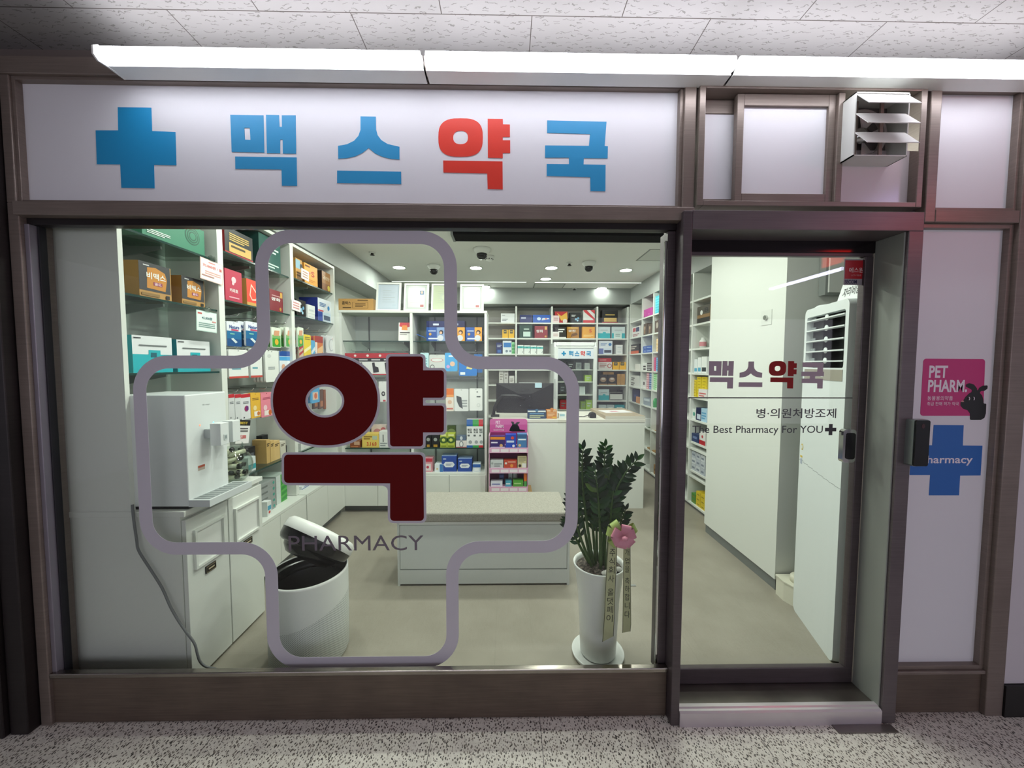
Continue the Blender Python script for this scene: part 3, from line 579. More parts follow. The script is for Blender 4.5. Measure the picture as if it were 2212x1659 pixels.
o = empty('ceiling_diffuser', ((a.x+b.x)/2, (a.y+c2.y)/2, ZC), 'long dark linear air diffuser on the shop ceiling behind the window head', 'air diffuser')
m = MB(); m.box(a.x, b.x, c2.y, a.y, ZC-.03, ZC-.0003, M('#0b0b0c', .8, 0, .1)); m.build('duct_slot', o); m = MB(); m.box(a.x, b.x, a.y, a.y+.006, ZC-.034, ZC-.0003, M('#3a3b3c', .5)); m.box(a.x-.02, a.x, c2.y, a.y+.02, ZC-.034, ZC-.0003, M('#77797a', .4)); m.build('slot_frame', o)
# ================================================================== SHELVING
def bracket(m, f, y, z, d):      # slotted rail bracket under a glass shelf
    m.add([f.p(y-.004, z, 0), f.p(y-.004, z, d), f.p(y-.004, z-.012, d), f.p(y-.004, z-.05, .012), f.p(y-.004, z-.05, 0), f.p(y+.004, z, 0), f.p(y+.004, z, d), f.p(y+.004, z-.012, d), f.p(y+.004, z-.05, .012), f.p(y+.004, z-.05, 0)], [(0, 1, 2, 3, 4), (9, 8, 7, 6, 5), (0, 5, 6, 1), (1, 6, 7, 2), (2, 7, 8, 3), (3, 8, 9, 4), (4, 9, 5, 0)], M('#9aa09d', .35, .7))
def glass_shelf(u, x0, x1, y0, y1, z, edge):
    s = MB().box(x0, x1, y0, y1, z-.008, z, SHELFG).build('glass_shelf', u)
    m = MB(); e = .003
    if edge == 'x': m.box(x1-e, x1+.001, y0, y1, z-.0085, z+.0005, EDGEG)
    else: m.box(x0, x1, y0-.001, y0+e, z-.0085, z+.0005, EDGEG)
    m.build('polished_edge', s)
XW = -1.785      # back of the display wall units
BACKP = M('#b9c0bc', .5)
def wall_bay(y0, y1, ztop, zbot, zs, label, w0=.019, hooks=()):
    u = empty('wall_display_unit', ((XL+XW)/2, (y0+y1)/2, zbot), label, 'display shelf', 'display shelf units along the wall')
    B('side_panel', u, LAM, XW, XL, y0, y0+w0, zbot, ztop); B('side_panel', u, LAM, XW, XL, y1-w0, y1, zbot, ztop)
    B('back_panel', u, BACKP, XW, XW+.012, y0+w0, y1-w0, zbot, ztop); B('top_panel', u, LAM, XW, XL, y0+w0, y1-w0, ztop-.02, ztop)
    f = Fr((XW+.012, 0, 0), (0, 1, 0), (0, 0, 1), (1, 0, 0))
    for yy in ((y0+y1)/2,):
        m = MB(); m.fbox(f, yy-.008, yy+.008, zbot, ztop-.02, 0, .006, M('#4c5150', .4, .5)); m.build('slotted_rail', u)
        for z in zs: m = MB(); bracket(m, f, yy, z-.008, .2); m.build('shelf_bracket', u)
    for z in zs: glass_shelf(u, XW+.012, XL-.012, y0+w0, y1-w0, z, 'x')
    for (z, ys) in hooks:
        m = MB()
        m.box(XW+.012, XW+.02, y0+w0, y1-w0, z-.012, z+.012, M('#9aa09d', .35, .7))
        for yy in ys: m.tube([(XW+.015, yy, z), (XL-.02, yy, z), (XL-.01, yy, z+.012)], .003, CHROME, 6)
        m.build('hook_rail', u)
    return u
YU = [.092, .625, 1.272, YB-.002]
ZA = (1.902, 1.64, 1.312); ZA2 = (1.972, 1.705, .70); ZA3 = (1.992, 1.722, .70)
# ------------------------------------------------------------------ products
def carton(name, label, cat, f, w, h, d, body, art=(), group=None, side=None, top=None):
    m = MB(); bm_ = M(body, .4) if isinstance(body, str) else body
    sd = M(side, .45) if side else bm_; tp = M(top, .45) if top else bm_
    vs = [f.p(a, b, c) for c in (-d, 0) for b in (0, h) for a in (0, w)]
    m.add(vs, [(4, 5, 7, 6)], bm_); m.add(vs, [(0, 2, 3, 1), (0, 4, 6, 2), (1, 3, 7, 5)], sd); m.add(vs, [(2, 6, 7, 3), (0, 1, 5, 4)], tp)
    c = .0004
    for t in art:
        c += .0003
        if t[0] == 'r': m.quad(f, t[1]*w, t[2]*h, t[3]*w, t[4]*h, c, M(t[5], .4))
        elif t[0] == 'c': m.face(f, ell(t[1]*w, t[2]*h, t[3]*h, t[3]*h*(t[5] if len(t) > 5 else 1), 18), c, M(t[4], .4))
        elif t[0] == 't': m.text(f, t[1]*w, t[2]*h, t[3]*w, t[4]*h, t[5], c, M(t[6], .5), .02)
        elif t[0] == 'p': m.face(f, [(a*w, b*h) for a, b in t[1]], c, M(t[2], .4))
        elif t[0] == 'b':
            n = t[5]; hh = (t[4]-t[2])/(2*n-1) if n > 1 else t[4]-t[2]
            for i in range(n): m.quad(f, t[1]*w, (t[2]+2*i*hh)*h, (t[1]+(t[3]-t[1])*(.75 if i == 0 and n > 1 else 1))*w, (t[2]+(2*i+1)*hh)*h, c, M(t[6], .5))
    o = m.build(name, origin=f.p(w/2, 0, -d/2)); return tag(o, label, cat, group)
def locate(face, px0, px1, py, zb, ins):
    pm = (px0+px1)/2
    if face == 'L': a, b = ox(px0, py, XL-ins), ox(px1, py, XL-ins); return FL(XL-ins, a.y, zb), b.y-a.y, a.z-zb
    if face == 'R': a, b = ox(px0, py, XR+ins), ox(px1, py, XR+ins); return FR(XR+ins, a.y, zb), a.y-b.y, b.z-zb
    Y = {'B': YB, 'K': YK}.get(face, face)+ins; a, b = oy(px0, py, Y), oy(px1, py, Y); return FB(a.x, Y, zb), b.x-a.x, a.z-zb
NP = 0
def P(face, px0, px1, py, zb, d, name, label, cat, body, art=(), group=None, side=None, top=None, ins=.03):
    f, w, h = locate(face, px0, px1, py, zb+.0006, ins)
    return carton(name, label, cat, f, w, h, d, body, art, group, side, top)
def pouch(name, label, cat, f, w, h, body, art=(), group=None, t=.012, tab=None, hole=True):
    m = MB(); bm_ = M(body, .35); r = min(w, h)*.08
    o = fillet([(0, 0), (w, 0), (w, h), (0, h)], r, 3)
    hl = [ell(w/2, h*.955, w*.05, h*.014, 10)] if hole else []
    m.prism(f, o, -t, 0, bm_, hl)
    c = .0004
    if tab: m.quad(f, w*.04, h*.86, w*.42, h*.98, c, M(tab, .4)); m.quad(f, w*.58, h*.86, w*.96, h*.98, c, M(tab, .4)); m.quad(f, w*.04, h*.80, w*.96, h*.9, c+.0001, M(tab, .4))
    for t_ in art:
        c += .0003
        if t_[0] == 'r': m.quad(f, t_[1]*w, t_[2]*h, t_[3]*w, t_[4]*h, c, M(t_[5], .4))
        elif t_[0] == 'c': m.face(f, ell(t_[1]*w, t_[2]*h, t_[3]*w, t_[3]*w*(t_[5] if len(t_) > 5 else 1), 16), c, M(t_[4], .4))
        elif t_[0] == 't': m.text(f, t_[1]*w, t_[2]*h, t_[3]*w, t_[4]*h, t_[5], c, M(t_[6], .5), .02)
        elif t_[0] == 'p': m.face(f, [(a*w, b*h) for a, b in t_[1]], c, M(t_[2], .4))
        elif t_[0] == 'b':
            n = t_[5]; hh = (t_[4]-t_[2])/(2*n-1) if n > 1 else t_[4]-t_[2]
            for i in range(n): m.quad(f, t_[1]*w, (t_[2]+2*i*hh)*h, t_[3]*w, (t_[2]+(2*i+1)*hh)*h, c, M(t_[6], .5))
    o = m.build(name, origin=f.p(w/2, h, -t/2)); return tag(o, label, cat, group)
def HG(face, px0, px1, py0, py1, name, label, cat, body, art=(), group=None, ins=.02, n=1, nl=None, tab=None, t=.012, gap=.03):
    a, w, _ = locate(face, px0, px1, py0, 0, ins)
    q = {'L': lambda p: ox(px0, p, XL-ins), 'B': lambda p: oy(px0, p, YB+ins)}[face]
    z1, z0 = q(py0).z, q(py1).z; f = Fr((a.o.x, a.o.y, z0), a.u, a.v, a.n)
    pouch(name, label, cat, f, w, z1-z0, body, art, group, t, tab)
    for k in range(1, n):
        f2 = Fr(f.o-f.n*gap*k, f.u, f.v, f.n); pouch(name, (nl or label)+('' if n == 2 else [' second in line', ' third in line', ' fourth in line'][k-1]), cat, f2, w, z1-z0, body, art, group, t, tab)
YU = [.10, .62, 1.275, 1.925]
A1, B1, C1 = 1.872, 1.613, 1.292; A2, B2, E2 = 1.937, 1.678, .684; A3, B3 = 1.947, 1.685
wall_bay(YU[0], YU[1], 2.18, .735, (A1, B1, C1), 'white wall display bay with glass shelves and a plain end panel facing the window')
wall_bay(YU[1], YU[2], 2.18, .39, (A2, B2, E2), 'middle white wall display bay with glass shelves above rows of hanging packs', hooks=((1.605, (.76, .9, 1.10, 1.2)), (1.415, (.74, .86, 1.02, 1.15)), (1.175, (.73, .86, .98, 1.1))))
wall_bay(YU[2], YU[3], 2.18, .39, (A3, B3, E2), 'white wall display bay in the corner, ending at the low unit with certificates', hooks=((1.60, (1.36, 1.5, 1.66, 1.8)), (1.42, (1.4, 1.6, 1.78)), (1.18, (1.5, 1.7))))
# base cabinets along the wall
u = empty('recycling_cabinet', (-1.5, .35, 0), 'white base cabinet with two doors and framed disposal flaps, under the water dispenser', 'cabinet')
CX = -1.292; CY0, CY1 = .10, .575
MB().box(XW, CX-.02, CY0, CY1, .0, .715, LAM).build('carcass', u); B('top_panel', u, LAM, XW, CX, CY0-.004, CY1, .715, .738, bevel=.002)
yd = oy; ym = ox(500, 1300, CX).y
for i, (a, b) in enumerate(((CY0+.002, ym-.003), (ym+.003, CY1-.012))):
    dr = MB().box(CX-.018, CX, a, b, .012, .7, LAM).build('door', u, bevel=.0015)
    f = FL(CX, a, 0); w = b-a; m = MB(); z0, z1 = .478, .645; t = .01
    for bx in ((.03, .03+t, z0, z1), (w-.03-t, w-.03, z0, z1), (.03+t, w-.03-t, z0, z0+t), (.03+t, w-.03-t, z1-t, z1)): m.fbox(f, bx[0], bx[1], bx[2], bx[3], 0, .012, LAM)
    m.build('flap_frame', dr); m = MB(); m.fbox(f, .03+t, w-.03-t, z0+t, z1-t, 0, .002, WHITE2); m.build('flap', dr)
    m = MB(); m.fbox(f, w*.38, w*.62, .43, .46, 0, .006, M('#22201d', .3)); m.fbox(f, w*.385, w*.615, .432, .458, .006, .0065, M('#a8997c', .3, .6)); m.fbox(f, w*.39, w*.61, .435, .455, .0065, .007, M('#191816', .3)); m.fbox(f, w*.43, w*.57, .442, .448, .007, .0073, M('#c9b99a', .3)); m.build('name_plate', dr)
def base_cab(y0, y1, ztop, n, label, x1=-1.444):
    u = empty('base_cabinet', ((XW+x1)/2, (y0+y1)/2, 0), label, 'cabinet', 'low white wall cabinets')
    MB().box(XW, x1-.02, y0, y1, .06, ztop-.018, LAM).build('carcass', u); MB().box(XW, x1-.04, y0, y1, 0, .06, M('#6b706e', .5)).build('toe_kick', u); B('top_panel', u, LAM, XW, x1, y0, y1, ztop-.018, ztop)
    for k in range(n):
        a = y0+(y1-y0)*k/n; b = y0+(y1-y0)*(k+1)/n; B('door', u, LAM, x1-.018, x1, a+.0015, b-.0015, .062, ztop-.02)
base_cab(.655, 1.27, .388, 2, 'low white base cabinet with green and grey cartons on it, beside the recycling cabinet'); base_cab(1.278, 1.90, .388, 2, 'low white base cabinet in the corner of the display wall')
# low back display unit that carries the certificates
u = empty('display_unit', (-.85, 2.08, 0), 'white two-bay display unit facing the window, framed certificates along its top', 'display shelf')
BX0, BX1, BD = -1.47, -.175, .30; BM = oy(888, 690, YB).x; BZ = 1.786
B('side_panel', u, LAM, BX0, BX0+.02, YB, YB+BD, .06, BZ); B('side_panel', u, LAM, BM-.012, BM+.012, YB, YB+BD, .06, BZ); B('side_panel', u, LAM, BX1-.02, BX1, YB, YB+BD, .06, BZ)
B('top_panel', u, LAM, BX0-.01, BX1+.002, YB-.003, YB+BD, BZ, BZ+.02); B('back_panel', u, BACKP, BX0, BX1, YB+BD, YB+BD+.012, .06, BZ)
B('base_panel', u, LAM, BX0, BX1, YB+.002, YB+BD, .34, .359); B('toe_kick', u, M('#6b706e', .5), BX0, BX1, YB+.04, YB+BD, 0, .06)
fb = Fr((0, YB+BD, 0), (1, 0, 0), (0, 0, 1), (0, -1, 0))
for a, b in ((BX0+.02, BM-.012), (BM+.012, BX1-.02)):
    for z in (1.541, .579): glass_shelf(u, a, b, YB+.02, YB+BD, z, 'y')
    m = MB(); w = b-a
    for xx in (a+w*.22, a+w*.86): m.fbox(fb, xx-.006, xx+.006, .36, BZ, 0, .006, M('#5a605e', .4, .5))
    m.build('slotted_rail', u)
    for xx in (a+w*.22, a+w*.86):
        for z in (1.541, .579): m = MB(); bracket(m, fb, xx, z-.008, .2); m.build('shelf_bracket', u)
    for z in (1.45, 1.20):
        m = MB(); m.box(a, b, YB+BD-.02, YB+BD-.01, z-.01, z+.01, M('#9aa09d', .35, .7))
        for k in range(4): xx = a+w*(k+.5)/4; m.tube([(xx, YB+BD-.015, z), (xx, YB+.03, z), (xx, YB+.02, z+.012)], .003, CHROME, 6)
        m.build('hook_rail', u)
    for k in range(2): B('door', u, LAM, a-.01+(w+.02)*k/2+.0015, a-.01+(w+.02)*(k+1)/2-.0015, YB-.016, YB+.002, .062, .338)
# back wall shelf unit
KZ = (1.925, 1.708, 1.487, 1.267, 1.05, .829, .60)
u = empty('wall_shelf_unit', (.6, YK+.13, 0), 'tall white open shelf unit along the back wall behind the counter', 'shelf')
KX = [-.55, oy(1115, 720, YK).x, oy(1192, 720, YK).x, oy(1290, 720, YK).x, oy(1355, 720, YK).x+.012]
for x in KX: B('upright', u, LAM, x-.011, x+.011, YK, YK+.3, 0, 2.15)
B('back_panel', u, M('#a9a6a0', .6), KX[0], KX[-1], YK+.3, YK+.31, 0, 2.15)
for i in range(4):
    for z in KZ+(.08,): B('shelf_board', u, LAM, KX[i]+.011, KX[i+1]-.011, YK+.004, YK+.3, z-.018, z)
# shelf unit along the dispensary side
RZ = (1.93, 1.709, 1.486, 1.261, 1.038, .83, .56, .30, .045)
u = empty('wall_shelf_unit', (XR+.15, 2.7, 0), 'long white open shelf unit of narrow bays running beside the counter to the partition', 'shelf')
RY = [3.83, 3.365, 3.0, 2.535, 2.07, 1.515]
for y in RY: B('upright', u, LAM, XR, XR+.3, y-.009, y+.009, .03, 2.18)
B('back_panel', u, LAM, XR+.3, XR+.31, RY[-1], RY[0], .03, 2.18); B('toe_kick', u, M('#6b706e', .5), XR+.02, XR+.3, RY[-1], RY[0], 0, .03)
for i in range(5):
    for z in RZ: B('shelf_board', u, LAM, XR+.003, XR+.3, RY[i+1]+.009, RY[i]-.009, z-.016, z)
# ------------------------------------------------------------------ stock on the display wall
GOLDTXT = '#d9b562'
mw = lambda ttl: [('r', 0, .2, .97, 1, '#36363a'), ('p', [(.22, .28), (.8, .26), (.86, .6), (.8, .8), (.5, .9), (.25, .86)], '#c07f2c'), ('t', .22, .55, .82, .74, '비맥스', WHT), ('r', .42, .38, .7, .48, '#8a2f52'), ('t', .45, .39, .67, .47, '골드', '#e6c8d0'), ('b', .12, .9, .3, .93, 1, '#c9c9c9'), ('b', .05, .06, .6, .14, 1, '#8a6a38'), ('r', .8, .04, .92, .15, '#1c1a18')]
P('L', 304, 438, 440, A1, .2, 'carton', 'big green carton with a ring pattern on the top glass shelf of the first bay', 'box', '#2f7a5e', [('c', .78, .62, .33, '#1b4f3d'), ('c', .78, .62, .29, '#2f7a5e'), ('c', .78, .62, .25, '#1b4f3d'), ('c', .78, .62, .21, '#2f7a5e'), ('c', .78, .62, .17, '#1b4f3d'), ('c', .78, .62, .13, '#2f7a5e'), ('b', .06, .16, .4, .3, 3, '#d8e8df')])
P('L', 298, 367, 561, B1, .17, 'carton', 'kraft vitamin carton with a dark front on the second shelf, first one from the window', 'box', '#b3874a', mw(0), 'kraft vitamin cartons of the first bay', '#a87e42', '#16161a')
P('L', 391, 440, 594, B1, .17, 'carton', 'kraft vitamin carton, dark front, on the second shelf by the hanging price card', 'box', '#b3874a', mw(0), 'kraft vitamin cartons of the first bay', '#a87e42', '#16161a')
tl = [('r', 0, 0, 1, .5, '#25abb6'), ('r', .38, .48, .68, .62, '#25abb6'), ('r', .43, .42, .58, .55, '#1b5f6e'), ('b', .15, .72, .85, .76, 1, '#6a6f70'), ('b', .03, .92, .2, .95, 1, '#303438'), ('t', .3, .12, .8, .28, '콜대원', '#e6f4f4')]
P('L', 284, 370, 723, C1, .19, 'carton', 'white and turquoise carton on the third glass shelf, first one from the window', 'box', '#dfe2e4', tl, 'white and turquoise cartons of the first bay', '#2aa3ad')
P('L', 381, 452, 733, C1, .19, 'carton', 'white and turquoise carton on the third glass shelf, beside the bay divider', 'box', '#dfe2e4', tl, 'white and turquoise cartons of the first bay', '#2aa3ad')
# price cards clipped to shelf edges
def card(name, label, f, w, h, body, art, clip=True):
    o = empty(name, f.p(w/2, h/2, 0), label, 'price card'); m = MB(); c = .0016; m.fbox(f, 0, w, 0, h, 0, .0015, M(body, .35))
    for t in art:
        c += .0003
        if t[0] == 'r': m.quad(f, t[1]*w, t[2]*h, t[3]*w, t[4]*h, c, M(t[5], .4))
        elif t[0] == 't': m.text(f, t[1]*w, t[2]*h, t[3]*w, t[4]*h, t[5], c, M(t[6], .5), .02)
        elif t[0] == 'b':
            n = t[5]; hh = (t[4]-t[2])/(2*n-1) if n > 1 else t[4]-t[2]
            for i in range(n): m.quad(f, t[1]*w, (t[2]+2*i*hh)*h, t[3]*w, (t[2]+(2*i+1)*hh)*h, c, M(t[6], .5))
    m.build('card', o)
    if clip:
        m = MB(); g = glass('clip_plastic', '#e2e8e6', .12)
        m.fbox(f, w*.4, w*.6, h*.97, h*1.16, -.004, .005, g); m.tube([f.p(w*.35, h*1.12, .004), f.p(w*.42, h*1.2, .006), f.p(w*.5, h*1.12, .008), f.p(w*.58, h*1.2, .006), f.p(w*.65, h*1.12, .004)], .005, g, 8); m.build('clip', o)
    return o
def cardL(px0, px1, py0, py1, x=XL+.006, tilt=0):
    a, b = ox(px0, py0, x), ox(px1, py0, x); z0 = ox(px0, py1, x).z; w = b.y-a.y; h = a.z-z0; c, s = math.cos(tilt), math.sin(tilt)
    return Fr((x, a.y, z0), (0, c, -s), (0, s, c), (1, 0, 0)), w, h
f, w, h = cardL(430, 478, 553, 600, tilt=.04); card('price_card', 'price card edged in pale red, clipped to the top shelf of the first bay', f, w, h, '#d9b9b0', [('r', .03, .03, .97, .97, '#e9e4e2'), ('b', .35, .84, .65, .9, 1, '#d08a86'), ('t', .1, .6, .95, .76, '70,000원 / 월', '#d0605c'), ('b', .2, .3, .9, .45, 2, '#d9a09a'), ('b', .06, .18, .6, .24, 1, '#b0807a')])
f, w, h = cardL(422, 466, 668, 713, tilt=.03); card('price_card', 'pale mint price card clipped to the second shelf of the first bay', f, w, h, '#bfd9d2', [('r', .02, .03, .98, .97, '#dfeae6'), ('r', .06, .82, .26, .9, '#c05a58'), ('t', .25, .58, .75, .74, '45,000원', '#2d5f6e'), ('b', .1, .2, .9, .42, 3, '#7f9a98'), ('b', .75, .5, .95, .56, 1, '#d08a86')])
# second bay
P('L', 484, 544, 486, A2, .17, 'carton', 'black and red carton with a gold label on the top shelf of the middle bay', 'box', '#2b2d30', [('r', 0, 0, 1, .1, '#a3262b'), ('r', .14, .12, .93, .46, '#d3ad62'), ('b', .2, .3, .7, .38, 1, '#4a3a1c'), ('b', .15, .55, .85, .82, 4, GOLDTXT)], None, '#8d1c22')
P('L', 558, 604, 500, A2, .17, 'carton', 'dark green carton on the top shelf of the middle bay, against the divider', 'box', '#155048', [('b', .1, .1, .9, .22, 2, '#c9dcd2'), ('b', .4, .55, .9, .7, 2, '#d5e2dc')], None, '#0f3d38')
P('L', 485, 521, 578, B2, .12, 'carton', 'raspberry red upright carton on the second shelf of the middle bay', 'box', '#b8304c', [('t', .25, .3, .75, .42, '카리토', WHT), ('c', .5, .7, .1, '#e6bfc6'), ('c', .45, .58, .05, '#e6bfc6'), ('b', .2, .12, .8, .16, 1, '#e0a0ae')])
P('L', 532, 558, 601, B2, .14, 'carton', 'orange-red carton with a drop outline on the second shelf of the middle bay', 'box', '#e2432f', [('r', 0, 0, 1, .14, '#c99a50'), ('p', [(.35, .85), (.9, .5), (.75, .25), (.4, .22), (.2, .4)], '#efc9b8'), ('p', [(.38, .76), (.8, .5), (.7, .3), (.42, .27), (.28, .42)], '#e2432f')], None, '#b08a4a')
P('L', 582, 610, 623, B2, .14, 'carton', 'maroon carton with a gold tab on the second shelf of the middle bay', 'box', '#7c1f2a', [('t', .1, .5, .8, .66, '쌍화', WHT), ('b', .15, .72, .8, .76, 1, '#c79a9c'), ('r', .78, .7, .95, .95, '#c99a45'), ('c', .78, .16, .08, '#b5843c')], None, '#5f161f')
nat = [('r', 0, 0, 1, .62, '#1e4f87'), ('r', 0, .3, 1, .62, '#1f6a9a'), ('t', .18, .72, .86, .86, 'Nature', '#2a4a90'), ('r', .3, .64, .8, .7, '#c2406a'), ('p', [(.25, .3), (.4, .34), (.7, .18), (.55, .13)], '#cfdce2'), ('r', .2, .48, .5, .53, '#7fc0b0')]
for i, (a, b) in enumerate(((489, 520), (530, 562))):
    HG('L', a, b, 693, 747, 'blister_pack', ['front blue and white hanging pack in the top peg row, first from the window', 'front blue and white hanging pack in the top peg row, second from the window'][i], 'hanging pack', '#dfe3ea', nat, 'blue and white hanging packs', n=3, nl=['blue and white hanging pack behind the first front one,', 'blue and white hanging pack behind the second front one,'][i], gap=.045)
whp = [('b', .15, .3, .6, .36, 1, '#6aa3b0'), ('r', 0, 0, 1, .07, '#c04a42'), ('b', .15, .62, .8, .72, 2, '#8a9096')]
for i, (a, b, t, bt) in enumerate(((493, 535, 754, 818), (540, 565, 752, 816))):
    HG('L', a, b, t, bt, 'hanging_pouch', ['white hanging pouch with a red hem in the second peg row beside the bay divider', 'white hanging pouch with a red hem in the second peg row under the blue packs'][i], 'hanging pack', '#e2e4e2', whp, 'white hanging pouches', n=2, nl=['white pouch behind the red-hemmed one at the bay divider', 'white pouch behind the red-hemmed one under the blue packs'][i])
HG('L', 572, 601, 756, 826, 'hanging_pouch', 'tall plain white hanging pouch in the second peg row, a thick stack behind it', 'hanging pack', '#e1e4e0', [('c', .3, .82, .14, '#c9ccca', .6), ('b', .2, .4, .7, .48, 2, '#9aa0a2')], 'tall white pouches', n=4, nl='tall white pouch hanging behind the front one,', gap=.022)
HG('L', 603, 634, 758, 812, 'hanging_pouch', 'blue and white pouch with a picture, second peg row beside the tall white pouch', 'hanging pack', '#dfe6ec', [('r', 0, .8, 1, 1, '#1f4f9a'), ('r', 0, .62, 1, .78, '#4aa0d8'), ('c', .25, .36, .12, '#d9a58a'), ('c', .6, .3, .14, '#c98a72'), ('b', .1, .08, .9, .16, 2, '#7aa7c8')], n=2, nl='blue and white pouch hanging behind the picture pouch')
gp = [('r', .06, .04, .94, .5, '#3f9a3a'), ('r', .06, .46, .94, .62, '#7db26a'), ('p', [(.2, .58), (.8, .6), (.85, .86), (.3, .84)], '#d39a78'), ('c', .5, .28, .2, '#e0b23a')]
for i, (a, b) in enumerate(((586, 606), (616, 634), (642, 655))):
    HG('L', a, b, 706, 750, 'plaster_pack', ['green and white plaster pack in the top peg row, first of three', 'green and white plaster pack in the top peg row, second of three', 'green and white plaster pack in the top peg row, beside the yellow pack'][i], 'hanging pack', '#dfe8d8', gp, 'green and white plaster packs', n=2, nl=['green plaster pack behind the first of the three front ones', 'green plaster pack behind the second of the three front ones', 'green plaster pack behind the one beside the yellow pack'][i], gap=.035)
for i, (a, b, c, l, art) in enumerate(((493, 506, '#d4d6d8', 'grey-white red-topped slim box hanging first in the lowest peg row', []), (507, 520, '#d4d6d8', 'grey-white red-topped slim box hanging second in the lowest peg row', []), (520, 540, '#dcdde0', 'white red-topped box with a purple tablet picture in the lowest peg row', [('c', .55, .42, .22, '#a13a6a'), ('r', .5, .35, .75, .5, '#6a2f7a')]))):
    HG('L', a, b, 852, 908, 'hanging_box', l, 'hanging pack', c, [('r', 0, .86, 1, 1, '#c02a35'), ('b', .2, .62, .8, .7, 2, '#6a6f76'), ('r', .2, .05, .35, .1, '#555a60')]+art, 'red-topped hanging boxes', t=.02)
HG('L', 541, 562, 850, 905, 'blister_pack', 'yellow hanging pack in the lowest peg row between the white and pink ones', 'hanging pack', '#e4b23f', [('b', .15, .72, .8, .8, 2, '#7a5a20'), ('c', .4, .4, .18, '#f0d9a0'), ('r', .3, .06, .9, .26, '#efe6da'), ('c', .75, .16, .15, '#cf7a3a')], n=2, nl='yellow hanging pack behind the front yellow one')
HG('L', 563, 588, 849, 903, 'blister_pack', 'pink hanging pack in the lowest peg row beside the yellow one', 'hanging pack', '#e58799', [('b', .15, .72, .8, .8, 2, '#a84a62'), ('c', .35, .38, .16, '#f0c8cf'), ('r', .25, .06, .9, .26, '#efe2de'), ('c', .75, .16, .15, '#cf6a3a')], n=2, nl='pink hanging pack behind the front pink one')
# lower glass shelf and base of the middle bay
for i, (a, b, c) in enumerate(((575, 583, '#c7a468'), (584, 592, '#cfae72'), (592, 604, '#d6b57a'), (605, 617, '#cfcabc'))):
    P('L', a, b, 951+i*1.5, E2, .09, 'carton', ['slim kraft carton on the lower glass shelf, first of three', 'slim kraft carton on the lower glass shelf, second of three', 'kraft carton with a dark title on the lower glass shelf, third of three', 'pale grey carton on the lower glass shelf beside the kraft ones'][i], 'box', c, [('b', .15, .72, .85, .84, 2, '#3a3020')], 'kraft cartons on the lower shelf' if i < 3 else None, ins=.05)
P('L', 566, 580, 942, E2, .04, 'carton', 'thin black upright box standing behind the kraft cartons on the lower glass shelf', 'box', '#1b1b1e', [], ins=.19)
P('L', 618, 632, 962, E2, .08, 'carton', 'low black box on the lower glass shelf beside the pale grey carton', 'box', '#1a1a1d', [('b', .2, .5, .8, .6, 1, '#555')], ins=.06)
P('L', 535, 551, 968, E2, .06, 'carton', 'small black box on the lower glass shelf next to the jar of tubes', 'box', '#24262a', [('r', .2, .3, .8, .7, '#5a5f66')], ins=.1)
P('L', 536, 552, 990, E2, .08, 'carton', 'small white and teal box on the lower glass shelf next to the jar of tubes', 'box', '#d3dcdc', [('r', 0, .15, 1, .5, '#3a9aa2')], ins=.03)
yy = [ox(578, 1060, XL-.01).y, ox(618, 1060, XL-.01).y, ox(640, 1060, XL-.01).y]
for k in range(5):
    z = .3886+k*.0385; f = FL(XL-.012, .84, z); carton('carton', 'grey carton stacked %s up on the base cabinet of the middle bay' % ['lowest', 'second', 'third', 'fourth', 'topmost'][k], 'box', f, .2, .038, .2, '#979c9b', [('b', .1, .3, .6, .6, 1, '#6d7372'), ('c', .9, .5, .25, '#3a9a8a')], 'stacked grey cartons')
for k in range(5):
    z = .3886+k*.0385; f = FL(XL-.03, 1.075, z); carton('carton', 'green and white carton stacked %s up beside the grey ones' % ['lowest', 'second', 'third', 'fourth', 'topmost'][k], 'box', f, .12, .038, .15, '#57b04a', [('r', 0, 0, .4, 1, '#c9d2cf'), ('p', [(.45, .1), (1, .4), (1, .9), (.5, .7)], '#2f8f3c')], 'stacked green and white cartons', '#b9c3bf', '#b9c3bf')
P('L', 577, 586, 1085, .388, .1, 'carton', 'small white carton with a red label on the base cabinet by the recycling cabinet', 'box', '#dde2e0', [('r', .1, .4, .9, .7, '#4aa0c0'), ('c', .5, .25, .1, '#d04a42')], ins=-.03)
# third bay
P('L', 638, 652, 556, A3, .12, 'carton', 'brown carton with a pale blue picture on the top shelf of the corner bay', 'box', '#c79244', [('r', 0, .55, .7, .95, '#8fb3c4'), ('b', .1, .2, .9, .4, 2, '#6a4a1c'), ('c', .85, .7, .12, '#16161a')])
P('L', 657, 685, 566, A3, .15, 'carton', 'orange vitamin carton with a red letter on the top shelf of the corner bay', 'box', '#eda63a', [('t', .5, .45, .75, .72, 'S', '#c8362a'), ('b', .3, .52, .45, .6, 2, '#b8468a'), ('b', .25, .16, .8, .28, 2, '#d2842a'), ('r', .05, .85, .4, .92, '#7a3f1a')], None, '#c98a34')
P('L', 695, 716, 584, A3, .15, 'carton', 'brown and gold carton on the top shelf of the corner bay, by the certificates unit', 'box', '#8c5a32', [('r', 0, .4, 1, 1, '#a8743c'), ('t', .1, .6, .75, .78, '공진단', '#ecdcc0'), ('c', .65, .22, .14, '#d6c24a')], None, '#251a16')
P('L', 640, 660, 645, B3, .12, 'carton', 'black carton with a blue molecule picture on the second shelf of the corner bay', 'box', '#17191d', [('c', .5, .4, .12, '#8fc0dc'), ('c', .72, .55, .1, '#6aa6cc'), ('c', .62, .25, .09, '#a6d0e6'), ('b', .1, .72, .5, .8, 1, '#d0d4d8')], None, '#101114')
